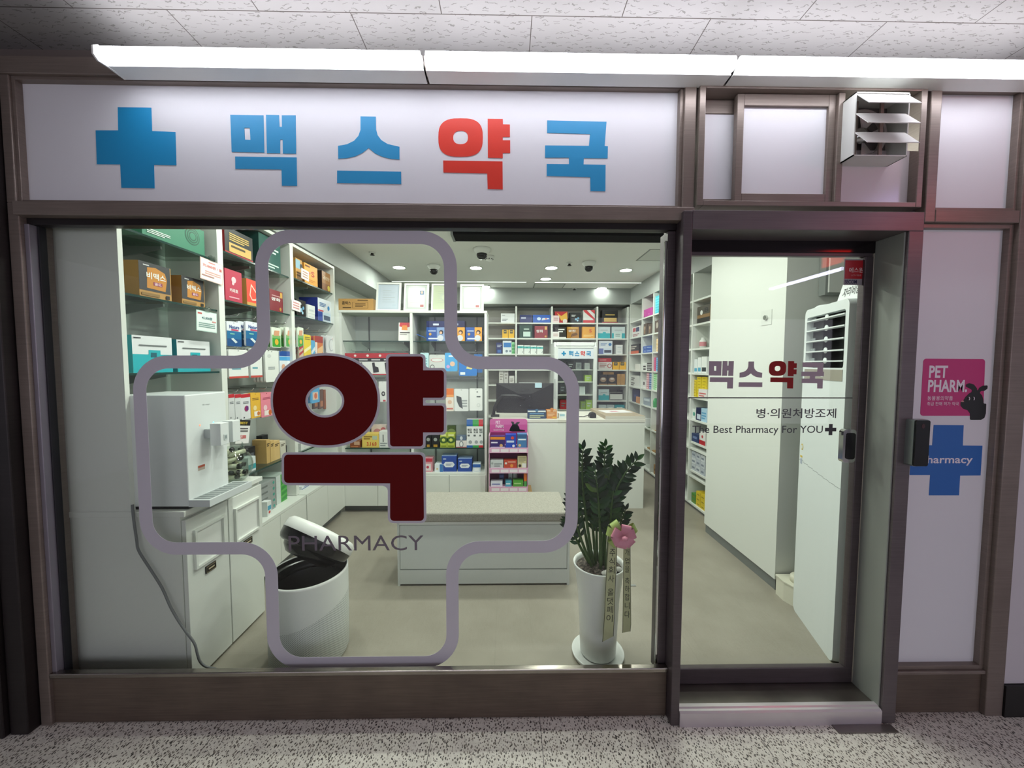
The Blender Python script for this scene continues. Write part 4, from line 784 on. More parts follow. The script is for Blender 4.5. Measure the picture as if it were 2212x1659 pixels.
P('L', 664, 680, 676, B3, .1, 'carton', 'small white carton, lower of two on the second shelf of the corner bay', 'box', '#e2e5e5', [('r', .2, .3, .8, .5, '#c5ccd0')], 'small white stacked cartons'); q = locate('L', 664, 680, 676, B3, .03); P('L', 664, 680, 657, B3+q[2]+.0008, .1, 'carton', 'small white carton, upper of two on the second shelf of the corner bay', 'box', '#e2e5e5', [('r', .2, .3, .8, .5, '#c5ccd0')], 'small white stacked cartons')
P('L', 686, 714, 642, B3, .15, 'carton', 'white and navy medicine carton on the second shelf of the corner bay', 'box', '#dde3ec', [('r', 0, 0, .34, .42, '#2c4aa0'), ('r', .38, .06, .96, .44, '#c9dcec'), ('b', .42, .1, .92, .3, 1, '#3a4f6a'), ('r', .02, .44, .4, .5, '#d04a5a'), ('c', .8, .66, .1, '#2f86c8'), ('b', .12, .66, .6, .82, 3, '#4a78b0')], None, '#1d2b78')
f, w, h = cardL(629, 648, 645, 668, tilt=.05); card('price_card', 'small white price card on the second shelf edge of the corner bay', f, w, h, '#e6e2e2', [('b', .15, .2, .85, .8, 3, '#c9888a')], False)
f, w, h = cardL(650, 666, 578, 600, tilt=.05); card('price_card', 'small white price card on the top shelf edge of the corner bay', f, w, h, '#e4e0dc', [('b', .15, .2, .85, .8, 3, '#b58a7a')], False)
for a, b, t, bt, c, l, art in ((646, 655, 745, 775, '#c9b49a', 'red and white striped slim pack in the top peg row of the corner bay', [('p', [(0, .2), (1, .5), (1, .7), (0, .4)], '#b8323a'), ('p', [(0, .6), (1, .9), (1, 1), (0, .8)], '#b8323a')]), (656, 671, 722, 770, '#e6c92e', 'bright yellow pack in the top peg row of the corner bay', [('p', [(0, .15), (1, .4), (1, .55), (0, .3)], '#f2e9b0'), ('b', .15, .78, .85, .9, 2, '#8a7a1c')]), (672, 680, 735, 775, '#5aa9d6', 'slim light blue pack beside the bright yellow one', [('p', [(0, .2), (1, .5), (1, .7), (0, .4)], '#d9e6ee')]), (680, 697, 725, 772, '#d9793a', 'orange and red pack in the top peg row of the corner bay', [('r', 0, .7, 1, 1, '#a8342a'), ('p', [(.3, 0), (1, .3), (1, .6), (.3, .4)], '#f0c28a'), ('r', 0, 0, .25, .7, '#e9e2da')]), (706, 724, 724, 765, '#e3e4e6', 'white pack with a grey line drawing, last in the top peg row', [('c', .5, .5, .3, '#b9bdc2', 1.2), ('c', .5, .5, .24, '#e3e4e6', 1.2), ('p', [(.6, .85), (.9, .95), (.75, .75)], '#c0324a')])):
    HG('L', a, b, t, bt, 'hanging_pack', l, 'hanging pack', c, art, n=2, nl='pack hanging behind the '+l.split(' in the')[0].split(' beside')[0].split(', last')[0], gap=.04)
HG('L', 672, 690, 838, 872, 'hanging_pack', 'sky blue pack with a knee picture seen through the hole of the red letter', 'hanging pack', '#4aa3d6', [('r', .15, .2, .8, .7, '#d8c0b0'), ('c', .5, .45, .18, '#d0683c')], n=2, nl='sky blue pack behind the knee picture pack')
for i, (a, b) in enumerate(((676, 686), (688, 698), (700, 708))):
    HG('L', a, b, 842, 884, 'hanging_pack', ['brown hanging pack behind the hole of the red letter, first', 'brown hanging pack behind the hole of the red letter, second', 'orange-edged brown hanging pack behind the hole of the red letter'][i], 'hanging pack', ['#4a2c1e', '#5a3422', '#8a4a26'][i], [('r', .3, .1, .9, .4, '#a8663a')], ins=.09, tab=None)
HG('L', 712, 726, 838, 850, 'hanging_pack', 'pale blue and white pack end behind the hole of the red letter', 'hanging pack', '#d3dde6', [('r', 0, .5, 1, 1, '#7fa0c4')], ins=.06)
P('L', 652, 690, 1052, .388, .16, 'carton', 'white and blue carton on the base cabinet in the corner bay', 'box', '#dfe4e8', [('r', 0, 0, 1, .2, '#2c5aa8'), ('b', .1, .4, .9, .8, 3, '#7a92b8')])
P('L', 650, 676, 958, E2, .12, 'carton', 'white carton with thin line drawings on the lower glass shelf of the corner bay', 'box', '#e2e4e2', [('c', .3, .5, .25, '#b9bdbb'), ('c', .3, .5, .2, '#e2e4e2'), ('b', .55, .3, .9, .7, 3, '#b9bdbb')])
# ------------------------------------------------------------------ on and in the certificates unit
f, w, h = locate('B', 731, 806, 645, BZ+.0206, .04); carton('cardboard_box', 'brown cardboard box with black print on top of the certificates unit', 'box', f, w, h, .2, '#bb9158', [('t', .1, .5, .36, .78, '콤팩스', '#332616'), ('r', .4, .2, .85, .72, '#6a4f2c'), ('r', .41, .22, .84, .7, '#bb9158'), ('b', .48, .32, .78, .62, 3, '#6a4f2c'), ('b', .12, .22, .36, .3, 1, '#4a3820'), ('b', .55, .84, .85, .9, 1, '#4a3820')])
for i, (q, l, pc, kind) in enumerate((((813, 866, 610), 'white framed certificate on the unit top beside the cardboard box', '#bfc9d6', 0), ((873, 926, 612), 'white framed certificate with a small blue portrait, on the unit top', '#c6ccc6', 1), ((932, 985, 613), 'white framed pale green certificate, partly behind the window cross outline', '#c0c8ae', 2), ((994, 1045, 614), 'white framed certificate with a dark line border, last on the unit top', '#cacfc8', 3))):
    a, b = oy(q[0], 640, YB+.08), oy(q[1], 640, YB+.08); zt = oy(q[0], q[2], YB+.10).z; w = b.x-a.x; h = zt-BZ-.022; th = .18; hh = h/math.cos(th)
    f = Fr((a.x, YB+.05, BZ+.0215), (1, 0, 0), (0, math.sin(th), math.cos(th)), (0, -math.cos(th), math.sin(th)))
    o = empty('certificate_frame', f.p(w/2, 0, 0), l, 'picture frame', 'framed certificates on the unit'); m = MB(); t = .016
    for bx in ((0, t, 0, hh), (w-t, w, 0, hh), (t, w-t, 0, t), (t, w-t, hh-t, hh)): m.fbox(f, *bx, -.012, 0, WHITE2)
    m.fbox(f, 0, w, 0, hh, -.016, -.012, WHITE2); m.build('frame', o)
    m = MB(); m.quad(f, t, t, w-t, hh-t, -.008, M(pc, .15, 0, .5, .3)); c = -.0075
    if kind != 2:
        for e, cl_ in ((.03, '#8f989c' if kind else '#b6c4d2'), (.033, pc)): m.quad(f, e, e, w-e, hh-e, c, M(cl_, .3)); c += .0003
    for k in range(6): zz = hh*(.72-.08*k); m.quad(f, w*.25, zz, w*(.75 if k % 2 else .6), zz+.002, c, M('#a3aaa8', .4))
    if kind == 1: m.quad(f, w*.64, hh*.6, w*.8, hh*.74, c+.0003, M('#5a78a0', .4)); m.face(f, ell(w*.72, hh*.68, w*.05, w*.06, 12), c+.0006, M('#c9b0a0', .4))
    if kind == 2: m.face(f, ell(w*.5, hh*.52, w*.16, w*.16, 20), c, M('#b6bfae', .4)); m.face(f, ell(w*.52, hh*.52, w*.11, w*.11, 20), c+.0003, M(pc, .4))
    m.quad(f, w*.66, hh*.16, w*.8, hh*.24, c+.0003, M('#b0686a' if kind else '#b9c6d4', .4)); m.build('certificate', o)
f, w, h = locate('B', 860, 886, 696, 1.5415, .03); th = .12; f = Fr(f.o, f.u, (0, math.sin(th), math.cos(th)), (0, -math.cos(th), math.sin(th)))
o = empty('counter_card', f.p(w/2, 0, 0), 'white counter card with a red ribbon picture on the glass shelf of the certificates unit', 'display card'); m = MB(); m.fbox(f, 0, w, 0, h, -.002, 0, M('#e6e4e0', .4)); m.face(f, [(w*.05, h*.8), (w*.5, h*.7), (w, h*.78), (w, h), (w*.1, h)], .0004, M('#c4333c', .4)); m.face(f, [(w*.25, h*.6), (w*.75, h*.58), (w*.7, h*.85), (w*.3, h*.85)], .0008, M('#de8a3a', .4))
m.quad(f, w*.12, h*.42, w*.95, h*.48, .0008, M('#3a3432', .4)); m.quad(f, w*.12, h*.33, w*.7, h*.36, .0008, M('#6a6462', .4)); m.build('card', o)
pet = lambda hair, bg: [('r', .55, 0, 1, 1, bg), ('c', .78, .64, .16, hair), ('c', .76, .6, .1, '#d9b090'), ('c', .74, .22, .22, '#c9ccd4'), ('c', .2, .5, .1, '#c99a45'), ('b', .1, .7, .5, .76, 1, '#c3d0e6'), ('b', .1, .12, .6, .22, 1, '#d3dae8')]
P('B', 921, 962, 707, 1.5415, .16, 'carton', 'blue carton with a person and bone picture on the glass shelf beside the divider', 'box', '#27509a', pet('#2a2222', '#7d96bf'), None, top='#1a2a66')
P('B', 964, 1004, 707, 1.5415, .16, 'carton', 'blue and orange carton on the glass shelf, mostly behind the cross outline', 'box', '#27509a', pet('#3a2418', '#dd9a34'), 'blue and orange picture cartons'); P('B', 1006, 1041, 707, 1.5415, .16, 'carton', 'blue and orange picture carton at the outer end of the glass shelf', 'box', '#27509a', pet('#3a2418', '#dd9a34'), 'blue and orange picture cartons', top='#17171d')
f0, w0, h0 = locate('B', 921, 962, 707, 1.5415, .03)
carton('carton', 'dark navy carton lying on the blue carton with the bone picture', 'box', FB(f0.o.x, YB+.035, 1.5425+h0), w0*1.0, .055, .14, '#1d2556', [('b', .35, .3, .65, .6, 1, '#c9cfe0')]); f1, w1, h1 = locate('B', 964, 1004, 707, 1.5415, .03)
carton('carton', 'dark navy carton lying on the blue and orange carton behind the cross outline', 'box', FB(f1.o.x, YB+.05, 1.5425+h1), w1*.98, .06, .14, '#1c2148', [('b', .35, .3, .65, .6, 1, '#8f96b0')])
m = MB(); a = oy(894, 720, YB+.05); f = Fr((a.x+.02, YB+.05, 1.601), (.93, 0, -.36), (0, 1, 0), (.36, 0, .93)); m.prism(f, fillet([(0, 0), (.10, 0), (.10, .09), (0, .09)], .01), 0, .006, M('#3a5fa8', .3)); tag(m.build('blister_strip', origin=(a.x+.06, YB+.1, 1.55)), 'blue blister strip leaning on the glass shelf beside the divider', 'blister strip')
rb = lambda k: [('r', 0, .78, 1, 1, '#b3202c'), ('c', .85, .89, .1, '#e6d9d6'), ('r', 0, .62, 1, .78, '#17171a'), ('b', .15, .67, .85, .73, 1, '#b9b9bc'), ('p', [(.3, .1), (.75, .14), (.7, .35), (.45, .4), (.4, .58), (.2, .56)], '#1d1d20'), ('r', 0, 0, 1, .05, '#b3202c')]
for i, (a, b) in enumerate(((745, 771), (771, 798), (798, 825), (825, 852), (852, 882))):
    HG('B', a, b, 763, 810, 'support_brace_pack', 'red and black topped brace pack in the upper peg row, place %s from the corner' % ['first', 'second', 'third', 'fourth', 'fifth'][i], 'hanging pack', '#e0e0de', rb(i), 'red and black brace packs')
HG('B', 818, 834, 824, 868, 'support_brace_pack', 'white brace pack with a black support, between the two red vinyl letter strokes', 'hanging pack', '#dfe0de', [('c', .6, .4, .25, '#1b1b1e', 1.3), ('c', .6, .4, .12, '#c0c2c0', 1.3), ('r', .55, .02, .9, .1, '#b8323a')]); HG('B', 797, 814, 822, 866, 'support_brace_pack', 'grey brace pack hanging behind the round red letter stroke', 'hanging pack', '#a9adac', [('c', .5, .5, .3, '#3a3a3e')])
for a, b, t, bt, c, l, art in ((908, 926, 762, 798, '#bfe0e6', 'pale aqua hanging pouch beside the divider, upper peg row', [('b', .2, .3, .8, .7, 3, '#7fb3c0')]), (927, 961, 766, 797, '#c9cdc9', 'grey-white hanging pouch with a red oval outline, upper peg row', [('c', .5, .62, .4, '#c9666a', .3), ('c', .5, .62, .36, '#d9dcd9', .28), ('c', .2, .15, .14, '#4a4f52'), ('c', .2, .15, .1, '#c9cdc9')]), (961, 988, 762, 802, '#4fa3da', 'sky blue hanging pack with a hand picture, upper peg row', [('b', .3, .78, .7, .86, 1, '#dbe9f4'), ('c', .6, .4, .2, '#e0b9a0'), ('c', .25, .25, .14, '#c9a0d0')]), (991, 1030, 772, 812, '#2f78c4', 'blue hanging pack with a yellow mitt picture, upper peg row', [('p', [(.4, .4), (.7, .35), (.95, .6), (.7, .75), (.5, .6)], '#d6d08a'), ('r', .08, .06, .35, .2, '#dfe8ee'), ('b', .5, .84, .9, .9, 1, '#dbe9f4')]), (1024, 1042, 765, 805, '#3a6fae', 'dark blue hanging pack at the outer end of the upper peg row', [('r', .2, .2, .8, .6, '#9fc0dc')])):
    HG('B', a, b, t, bt, 'hanging_pouch', l, 'hanging pack', c, art, ins=.02 if a != 1024 else .05)
for a, b, t, bt, c, l, art in ((963, 980, 839, 888, '#e8ddd0', 'orange-topped pack with a face picture in the lower peg row', [('r', 0, .72, 1, 1, '#e0742a'), ('r', 0, .62, 1, .72, '#efa05a'), ('c', .5, .4, .26, '#d9b49a'), ('b', .1, .08, .9, .14, 1, '#c96a5a')]), (981, 1012, 840, 888, '#dfe2e0', 'clear pack with a dark grey mask in the lower peg row', [('p', [(.15, .7), (.5, .62), (.6, .1), (.35, .2), (.18, .45)], '#4a4f52'), ('b', .55, .2, .9, .5, 3, '#9aa0a0')]), (1014, 1042, 839, 887, '#e6e8e5', 'white hanging pack at the outer end of the lower peg row', [('c', .6, .84, .06, '#7a8080'), ('b', .55, .6, .85, .66, 1, '#5a6060'), ('c', .7, .25, .14, '#c9cecb'), ('c', .7, .25, .1, '#e6e8e5')]), (842, 858, 858, 872, '#8a8f90', 'dark hanging label between the strokes of the red letter', [('r', .2, .2, .8, .6, '#17171a')])):
    HG('B', a, b, t, bt, 'hanging_pouch', l, 'hanging pack', c, art)
G1 = .5795
P('B', 756, 778, 952, G1, .1, 'carton', 'low brown and orange box on the lower glass shelf behind the red letter', 'box', '#8a4a2a', [('r', .4, .4, .95, .9, '#c9a083'), ('b', .1, .1, .8, .2, 1, '#d98a5a')])
P('B', 782, 818, 938, G1, .12, 'carton', 'yellow carton with red writing on the lower glass shelf', 'box', '#e3c765', [('b', .1, .62, .6, .85, 2, '#8a6a2a'), ('r', .62, .6, .9, .88, '#b9c9b0'), ('t', .28, .14, .52, .42, '3.1', '#c8321f'), ('t', .6, .14, .86, .42, '6.0', '#c8321f')])
P('B', 819, 838, 932, G1, .1, 'carton', 'white carton between the yellow one and the tall red letter stroke', 'box', '#dfe2de', [('b', .1, .1, .9, .3, 2, '#8a9294'), ('r', .4, .35, .5, .8, '#4a4f52')]); P('B', 802, 834, 917, G1, .03, 'carton', 'pink and white picture pack standing behind the yellow carton', 'box', '#e3d3d0', [('c', .4, .6, .2, '#c9909a'), ('c', .8, .75, .12, '#d07a86')], ins=.16)
for i, (a, b) in enumerate(((919, 931), (932, 949))): P('B', a, b, 940, G1, .08, 'snack_pouch', ['black pouch with a gold emblem on the lower glass shelf, beside the red letter', 'black pouch with a gold emblem on the lower glass shelf, beside the green pouch'][i], 'pouch', '#1a1b1d', [('c', .5, .65, .14, '#9aa09a'), ('r', .25, .05, .75, .25, '#b0892e')], 'black pouches with gold emblems')
for i, (a, b) in enumerate(((951, 965), (966, 982))): P('B', a, b, 937, G1, .08, 'snack_pouch', ['lime green pouch on the lower glass shelf, beside the black pouches', 'lime green pouch on the lower glass shelf, beside the small white boxes'][i], 'pouch', '#b4c04a', [('c', .5, .55, .3, '#3f5f2c', .8), ('c', .5, .55, .12, '#c9d06a'), ('r', .1, .04, .9, .16, '#7f8f2a'), ('r', .15, .84, .9, .96, '#dfe3a0')], 'lime green pouches')
P('B', 966, 984, 920, G1+.0005, .05, 'snack_pouch', 'dark olive pouch standing behind the lime green pouches', 'pouch', '#4f5f3a', [('c', .5, .6, .25, '#8a9a6a')], ins=.15)
P('B', 985, 1008, 952, G1, .07, 'carton', 'small white box with an oval label on the lower glass shelf', 'box', '#d9d3d0', [('c', .5, .5, .3, '#7a8488', 1.6), ('c', .5, .5, .2, '#e6e6e4', 1.6), ('r', 0, 0, 1, .12, '#b0555a')]); f0, w0, h0 = locate('B', 985, 1008, 952, G1, .03); carton('carton', 'small grey-blue box on top of the white one with an oval label', 'box', FB(f0.o.x+.004, YB+.035, G1+h0+.0015), w0*.9, .042, .06, '#5f6f86', [('c', .5, .5, .3, '#c9d0d6', 1.4)])
for a, b, c, l in ((1008, 1021, '#2a62a8', 'tall white dispenser box with blue ends on the lower glass shelf'), (1021, 1034, '#3a9a4a', 'tall white dispenser box with green ends on the lower glass shelf'), (1034, 1043.5, '#c8323a', 'tall white dispenser box with red ends on the lower glass shelf')):
    P('B', a, b, 906, G1, .1, 'carton', l, 'box', '#e2e5e4', [('r', 0, 0, 1, .08, c), ('r', 0, .76, 1, 1, c), ('t', .15, .52, .85, .68, '한입', '#33383a'), ('r', .15, .4, .5, .46, '#5a6062'), ('c', .6, .2, .06, '#9aa0a2')], 'tall dispenser boxes')
G0 = .3595
for a, b, t, c, l, art in ((917, 934, 990, '#d99aa4', 'pink and white box on the lowest shelf beside the red letter', [('r', .1, .1, .8, .6, '#e9dcdc'), ('c', .4, .35, .1, '#c0445a'), ('r', 0, .75, 1, 1, '#c0344a')]), (939, 957, 1003, '#dfe6ea', 'white box with a blue side on the lowest shelf', [('r', .6, 0, 1, 1, '#3a78b8'), ('c', .3, .4, .12, '#d9c08a')]), (1021, 1038, 1003, '#d3dde6', 'small white and blue box at the outer end of the lowest shelf', [('r', 0, .6, 1, 1, '#2c5fae'), ('r', .2, .1, .8, .5, '#e9eef0')])):
    P('B', a, b, t, G0, .1, 'carton', l, 'box', c, art, ins=.02)
for a, b, l in ((954, 986, 'blue tissue carton with a white oval label, larger of two on the lowest shelf'), (989, 1019, 'blue tissue carton with a white oval label, smaller of two on the lowest shelf')):
    P('B', a, b, 985 if a < 960 else 991, G0, .12, 'carton', l, 'box', '#22489c', [('p', [(.12, .45), (.25, .62), (.75, .62), (.88, .45), (.75, .28), (.25, .28)], '#dfe4ea'), ('b', .28, .4, .72, .5, 2, '#4a5a80'), ('b', .1, .78, .3, .84, 1, '#c9d3e6')], 'blue tissue cartons', top='#8fa6d3')
# ------------------------------------------------------------------ stock on the back wall unit
K1, K2, K3, K4, K5, K6, K7 = KZ
def K(a, b, t, z, name, l, c, art=(), g=None, d=.12, **kw): return P('K', a, b, t, z, d, name, l, 'box', c, art, g, **kw)
K(1082, 1112, 677, K1, 'carton', 'white carton on the top back shelf, first bay behind the monitor', '#dfe1e3', [('b', .08, .2, .5, .4, 2, '#6a7078'), ('b', .08, .75, .3, .82, 1, '#9aa0a4')])
K(1123, 1149, 680, K1, 'carton', 'navy carton on the top back shelf next to a long blue one', '#27306a', [('b', .1, .5, .5, .7, 1, '#c3c8dc')])
K(1151, 1189, 680, K1, 'carton', 'long bright blue carton on the top back shelf', '#1f57b4', [('c', .35, .5, .25, '#c9dcef', .8), ('p', [(.5, .3), (.95, .45), (.9, .6), (.55, .6)], '#c9d3e3'), ('c', .75, .5, .1, '#d05a4a')])
K(1199, 1226, 673, K1, 'carton', 'red and yellow carton on the top back shelf above the fridge', '#b8262e', [('p', [(.15, .9), (.5, .6), (.95, .95), (1, .3), (.5, .2)], '#e3b04a'), ('c', .8, .15, .2, '#dfd3cf')])
K(1231, 1255, 675, K1, 'carton', 'black carton with blue dots on the top back shelf above the fridge', '#17191d', [('b', .15, .62, .55, .78, 2, WHT), ('c', .55, .35, .1, '#8fc0dc'), ('c', .75, .45, .1, '#6aa6cc'), ('c', .7, .22, .09, '#a6d0e6')])
K(1260, 1285, 670, K1, 'carton', 'white and red carton on the top back shelf above the fridge', '#dfdddc', [('p', [(0, 1), (.3, 1), (1, .35), (1, .1), (.85, .3), (.1, .85)], '#c9303a'), ('r', 0, 0, 1, .22, '#c9303a'), ('p', [(.6, 1), (1, 1), (1, .7)], '#c9303a')])
K(1301, 1335, 670, K1, 'carton', 'black and red carton with a gold label on the top back shelf in the corner', '#232326', [('r', 0, 0, 1, .08, '#a3262b'), ('r', .12, .1, .92, .4, '#c9a75c'), ('b', .2, .6, .8, .68, 1, '#c9a75c')])
for i, (a, b) in enumerate(((1085, 1097.5), (1098.5, 1111))): K(a, b, 712, K2, 'carton', ['small yellow box with a dark badge on the second back shelf, away from the divider', 'small yellow box with a dark badge on the second back shelf, against the divider'][i], '#e9b418', [('r', .25, .55, .75, .95, '#3a3a34'), ('b', .3, .7, .7, .8, 1, '#c9b05a')], 'small yellow boxes of the second shelf')
K(1122, 1150, 697, K2, 'carton', 'tall dark green carton on the second back shelf', '#123f35', [('b', .35, .55, .75, .62, 1, '#c9dcd2'), ('r', .3, .1, .85, .42, '#c9dfd8')])
K(1155, 1183, 704, K2, 'carton', 'maroon carton with a gold tab on the second back shelf', '#8a2530', [('t', .12, .45, .65, .7, '쌍화', WHT), ('r', .78, .7, .95, .95, '#d3ad62'), ('c', .85, .15, .08, '#c9974a')])
K(1199, 1223, 707, K2, 'carton', 'black carton with white lettering on the second back shelf above the fridge', '#26241f', [('b', .3, .55, .85, .85, 2, WHT), ('r', 0, 0, 1, .12, '#d9d6cf')])
K(1225, 1251, 706, K2, 'carton', 'golden brown carton on the second back shelf above the fridge', '#a9742a', [('t', .1, .55, .7, .75, '공진', WHT), ('p', [(.3, .1), (.9, .3), (.8, .5), (.4, .4)], '#6a4418'), ('r', .1, .85, .9, .95, '#d9ae5a')])
K(1258, 1285, 706, K2, 'carton', 'orange vitamin carton on the second back shelf above the fridge', '#e3a13a', [('t', .55, .5, .75, .8, 'S', '#c8362a'), ('b', .1, .15, .9, .3, 2, '#f0cf8a')])
tq = [('r', 0, 0, 1, .45, '#27b0bc'), ('r', .4, .43, .65, .56, '#27b0bc'), ('b', .2, .7, .8, .74, 1, '#8a9092')]
for i, (a, b) in enumerate(((1292, 1318), (1322, 1350))): K(a, b, 706, K2, 'carton', ['white and turquoise carton on the second back shelf, on the fridge side', 'white and turquoise carton on the second back shelf, in the corner'][i], '#cfdcdf', tq, 'white and turquoise cartons of the back unit')
f, w, h = locate('K', 1326, 1343, 716, K2+.03, .022); card('price_card', 'pale price card standing before the corner turquoise carton on the second back shelf', FB(f.o.x, YK+.02, K2+.001), w, .09, '#cfe3e0', [('b', .2, .3, .8, .7, 2, '#7f9a98')], False)
f, w, h = locate('K', 1194, 1208, 681, K1, .01); card('price_card', 'small pink price card before the red and yellow carton on the top back shelf', FB(f.o.x, YK+.012, K1+.001), w, h*.95, '#e3cfd0', [('b', .15, .3, .85, .7, 2, '#b58a8c')], False)
f, w, h = locate('K', 1193, 1208, 716, K2, .01); card('price_card', 'small white price card before the black carton on the second back shelf', FB(f.o.x, YK+.012, K2+.001), w, h*.95, '#e3dfdc', [('b', .15, .3, .85, .7, 2, '#b5908c')], False)
K(1072, 1085, 740, K3, 'carton', 'navy upright box on the third back shelf', '#1c2a66', [('b', .15, .6, .9, .8, 2, '#c3c8dc'), ('r', .2, .1, .8, .35, '#3a6ab0')])
K(1086, 1105, 736, K3, 'carton', 'white and blue upright box on the third back shelf', '#dfe6ec', [('r', .1, .5, .95, .85, '#2a7ac4'), ('c', .45, .2, .1, '#7a8a9a'), ('c', .85, .2, .08, '#7a8a9a')])
K(1105.5, 1112, 739, K3, 'carton', 'slim green box on the third back shelf by the divider', '#8fcf9a', [('c', .5, .7, .12, '#4aa05a'), ('c', .5, .4, .12, '#4aa05a'), ('c', .5, .12, .1, '#4aa05a')])
for i in range(4): K(1118+i*14, 1131+i*14, 745+.6*i, K3, 'carton', 'white box with an aqua band on the third back shelf, place %s from the divider' % ['first', 'second', 'third', 'fourth'][i], '#e3e8e4', [('r', 0, .62, 1, .85, '#4ab8b4'), ('b', .3, .7, .7, .8, 1, '#2a7a7c'), ('p', [(.75, .1), (.85, .12), (.95, .3), (.88, .3)], '#5a6a6a')], 'white boxes with aqua bands')
K(1294, 1323, 736, K3, 'carton', 'white and navy medicine carton on the third back shelf by the fridge', '#dde3ec', [('r', 0, 0, .34, .42, '#6a78b4'), ('r', .36, .04, .96, .42, '#cfdcea'), ('b', .4, .1, .92, .3, 1, '#3a3f56'), ('c', .82, .72, .12, '#2f78b8'), ('b', .12, .66, .6, .8, 2, '#4a78b0')])
q = K(1331, 1345, 755, K3, 'carton', 'small white box on the third back shelf, lower of two', '#e6e8e8', [('r', .2, .3, .8, .6, '#cfd6d9')], 'small white boxes of the third shelf'); f, w, h = locate('K', 1331, 1345, 755, K3, .03); carton('carton', 'small white box on the third back shelf, upper of two', 'box', FB(f.o.x, YK+.03, K3+h+.0015), w, h, .12, '#e6e8e8', [('r', .2, .3, .8, .6, '#cfd6d9')], 'small white boxes of the third shelf')
f, w, h = locate('K', 1293, 1322, 782, K4, .03); K(1293, 1322, 782, K4, 'carton', 'white and red carton with a Q badge on the fourth back shelf', '#e0dcd8', [('c', .82, .5, .3, '#b8524a'), ('c', .82, .5, .2, '#e0dcd8'), ('b', .08, .3, .6, .8, 3, '#b07a74')]); carton('carton', 'red carton lying on the white carton with a Q badge', 'box', FB(f.o.x, YK+.04, K4+h+.0015), w*.97, .055, .11, '#b8252e', [('b', .1, .4, .6, .6, 1, '#e0a0a0')])
for i, (a, b) in enumerate(((1324, 1337.5), (1338.5, 1352))): K(a, b, 782, K4, 'carton', ['small yellow box with a dark badge on the fourth back shelf, by the red carton', 'small yellow box with a dark badge on the fourth back shelf, in the corner'][i], '#f0b414', [('r', .15, .55, .75, .95, '#3a3a34'), ('b', .25, .7, .65, .8, 1, '#c9b05a')], 'small yellow boxes of the fourth shelf')
for i, (a, b) in enumerate(((1294, 1312.5), (1313.5, 1331))): K(a, b, 809, K5, 'carton', ['black and kraft carton on the fifth back shelf, by the fridge', 'black and kraft carton on the fifth back shelf, beside the slim kraft ones'][i], '#1d1a18', [('c', .5, .5, .3, '#a98a70', .8), ('b', .3, .5, .7, .65, 1, '#e0d6cc'), ('r', 0, 0, 1, .1, '#a37c48')], 'black and kraft cartons')
for i, (a, b) in enumerate(((1333.5, 1341), (1341.8, 1350))): K(a, b, 808, K5, 'carton', ['slim kraft carton on the fifth back shelf, first of two', 'slim kraft carton on the fifth back shelf, in the corner'][i], '#b98c52', [('b', .4, .2, .6, .8, 1, '#a0773f')], 'slim kraft cartons')
f, w, h = locate('K', 1294, 1331, 809, K5, .03); carton('carton', 'flat kraft carton lying on the two black and kraft cartons', 'box', FB(f.o.x+.06, YK+.035, K5+h+.0015), w*.62, .035, .11, '#ac8049', [('b', .1, .3, .6, .7, 1, '#8a6434')])
K(1293, 1316, 841, K6, 'carton', 'white and turquoise carton on the sixth back shelf', '#c9dadd', tq); K(1318, 1345, 848, K6, 'carton', 'white carton with a black top on the sixth back shelf', '#dcdcd8', [('r', 0, .8, 1, 1, '#1d1d20'), ('r', 0, 0, 1, .1, '#1d1d20')]); K(1336, 1348, 843, K6, 'carton', 'black box behind the white carton on the sixth back shelf', '#1b1c1f', [], ins=.16, d=.06)
for r in range(2):
    for i, (a, b) in enumerate(((1293, 1310), (1311, 1327), (1328, 1349))):
        f, w, h = locate('K', a, b, 876, .68, .03); c = ['#2f9aa6', '#c9d8da', '#bcc9cc'][(i+r) % 3]
        carton('carton', ['teal', 'pale aqua', 'pale grey'][(i+r) % 3]+' low box, %s of the lowest back shelf, %s from the fridge' % (['bottom layer', 'top layer'][r], ['first', 'second', 'third'][i]), 'box', FB(f.o.x, YK+.03, K7+.0006+r*.0805), w, .08, .12, c, [('b', .2, .3, .8, .6, 1, '#e3ecec')], 'low teal boxes')
# white paper trays and small boxes low behind the monitor
for i, (a, b, t, c, l) in enumerate(((1078, 1088, 797, '#d6d3cf', 'small white box stack piece low behind the monitor'), (1089, 1098, 789, '#c9c6c4', 'small grey-white upright box low behind the monitor'), (1100, 1111, 812, '#dcdad6', 'small white box beside the divider low behind the monitor'))): K(a, b, t, K5, 'carton', l, c, [('b', .2, .3, .8, .7, 3, '#9a9690')])
f, w, h = locate('K', 1120, 1170, 815, K5, .03); m = MB()
for k in range(5): m.fbox(f, .002*k, w, .006*k, .006*k+.005, -.2+.004*k, 0, M(['#c9cfdc', '#dfe0dc', '#b9bfd0', '#e3e4e0', '#d3d6d9'][k], .5))
tag(m.build('paper_stack', origin=f.p(w/2, 0, -.1)), 'flat stack of papers on the back shelf just above the monitor', 'paper stack')
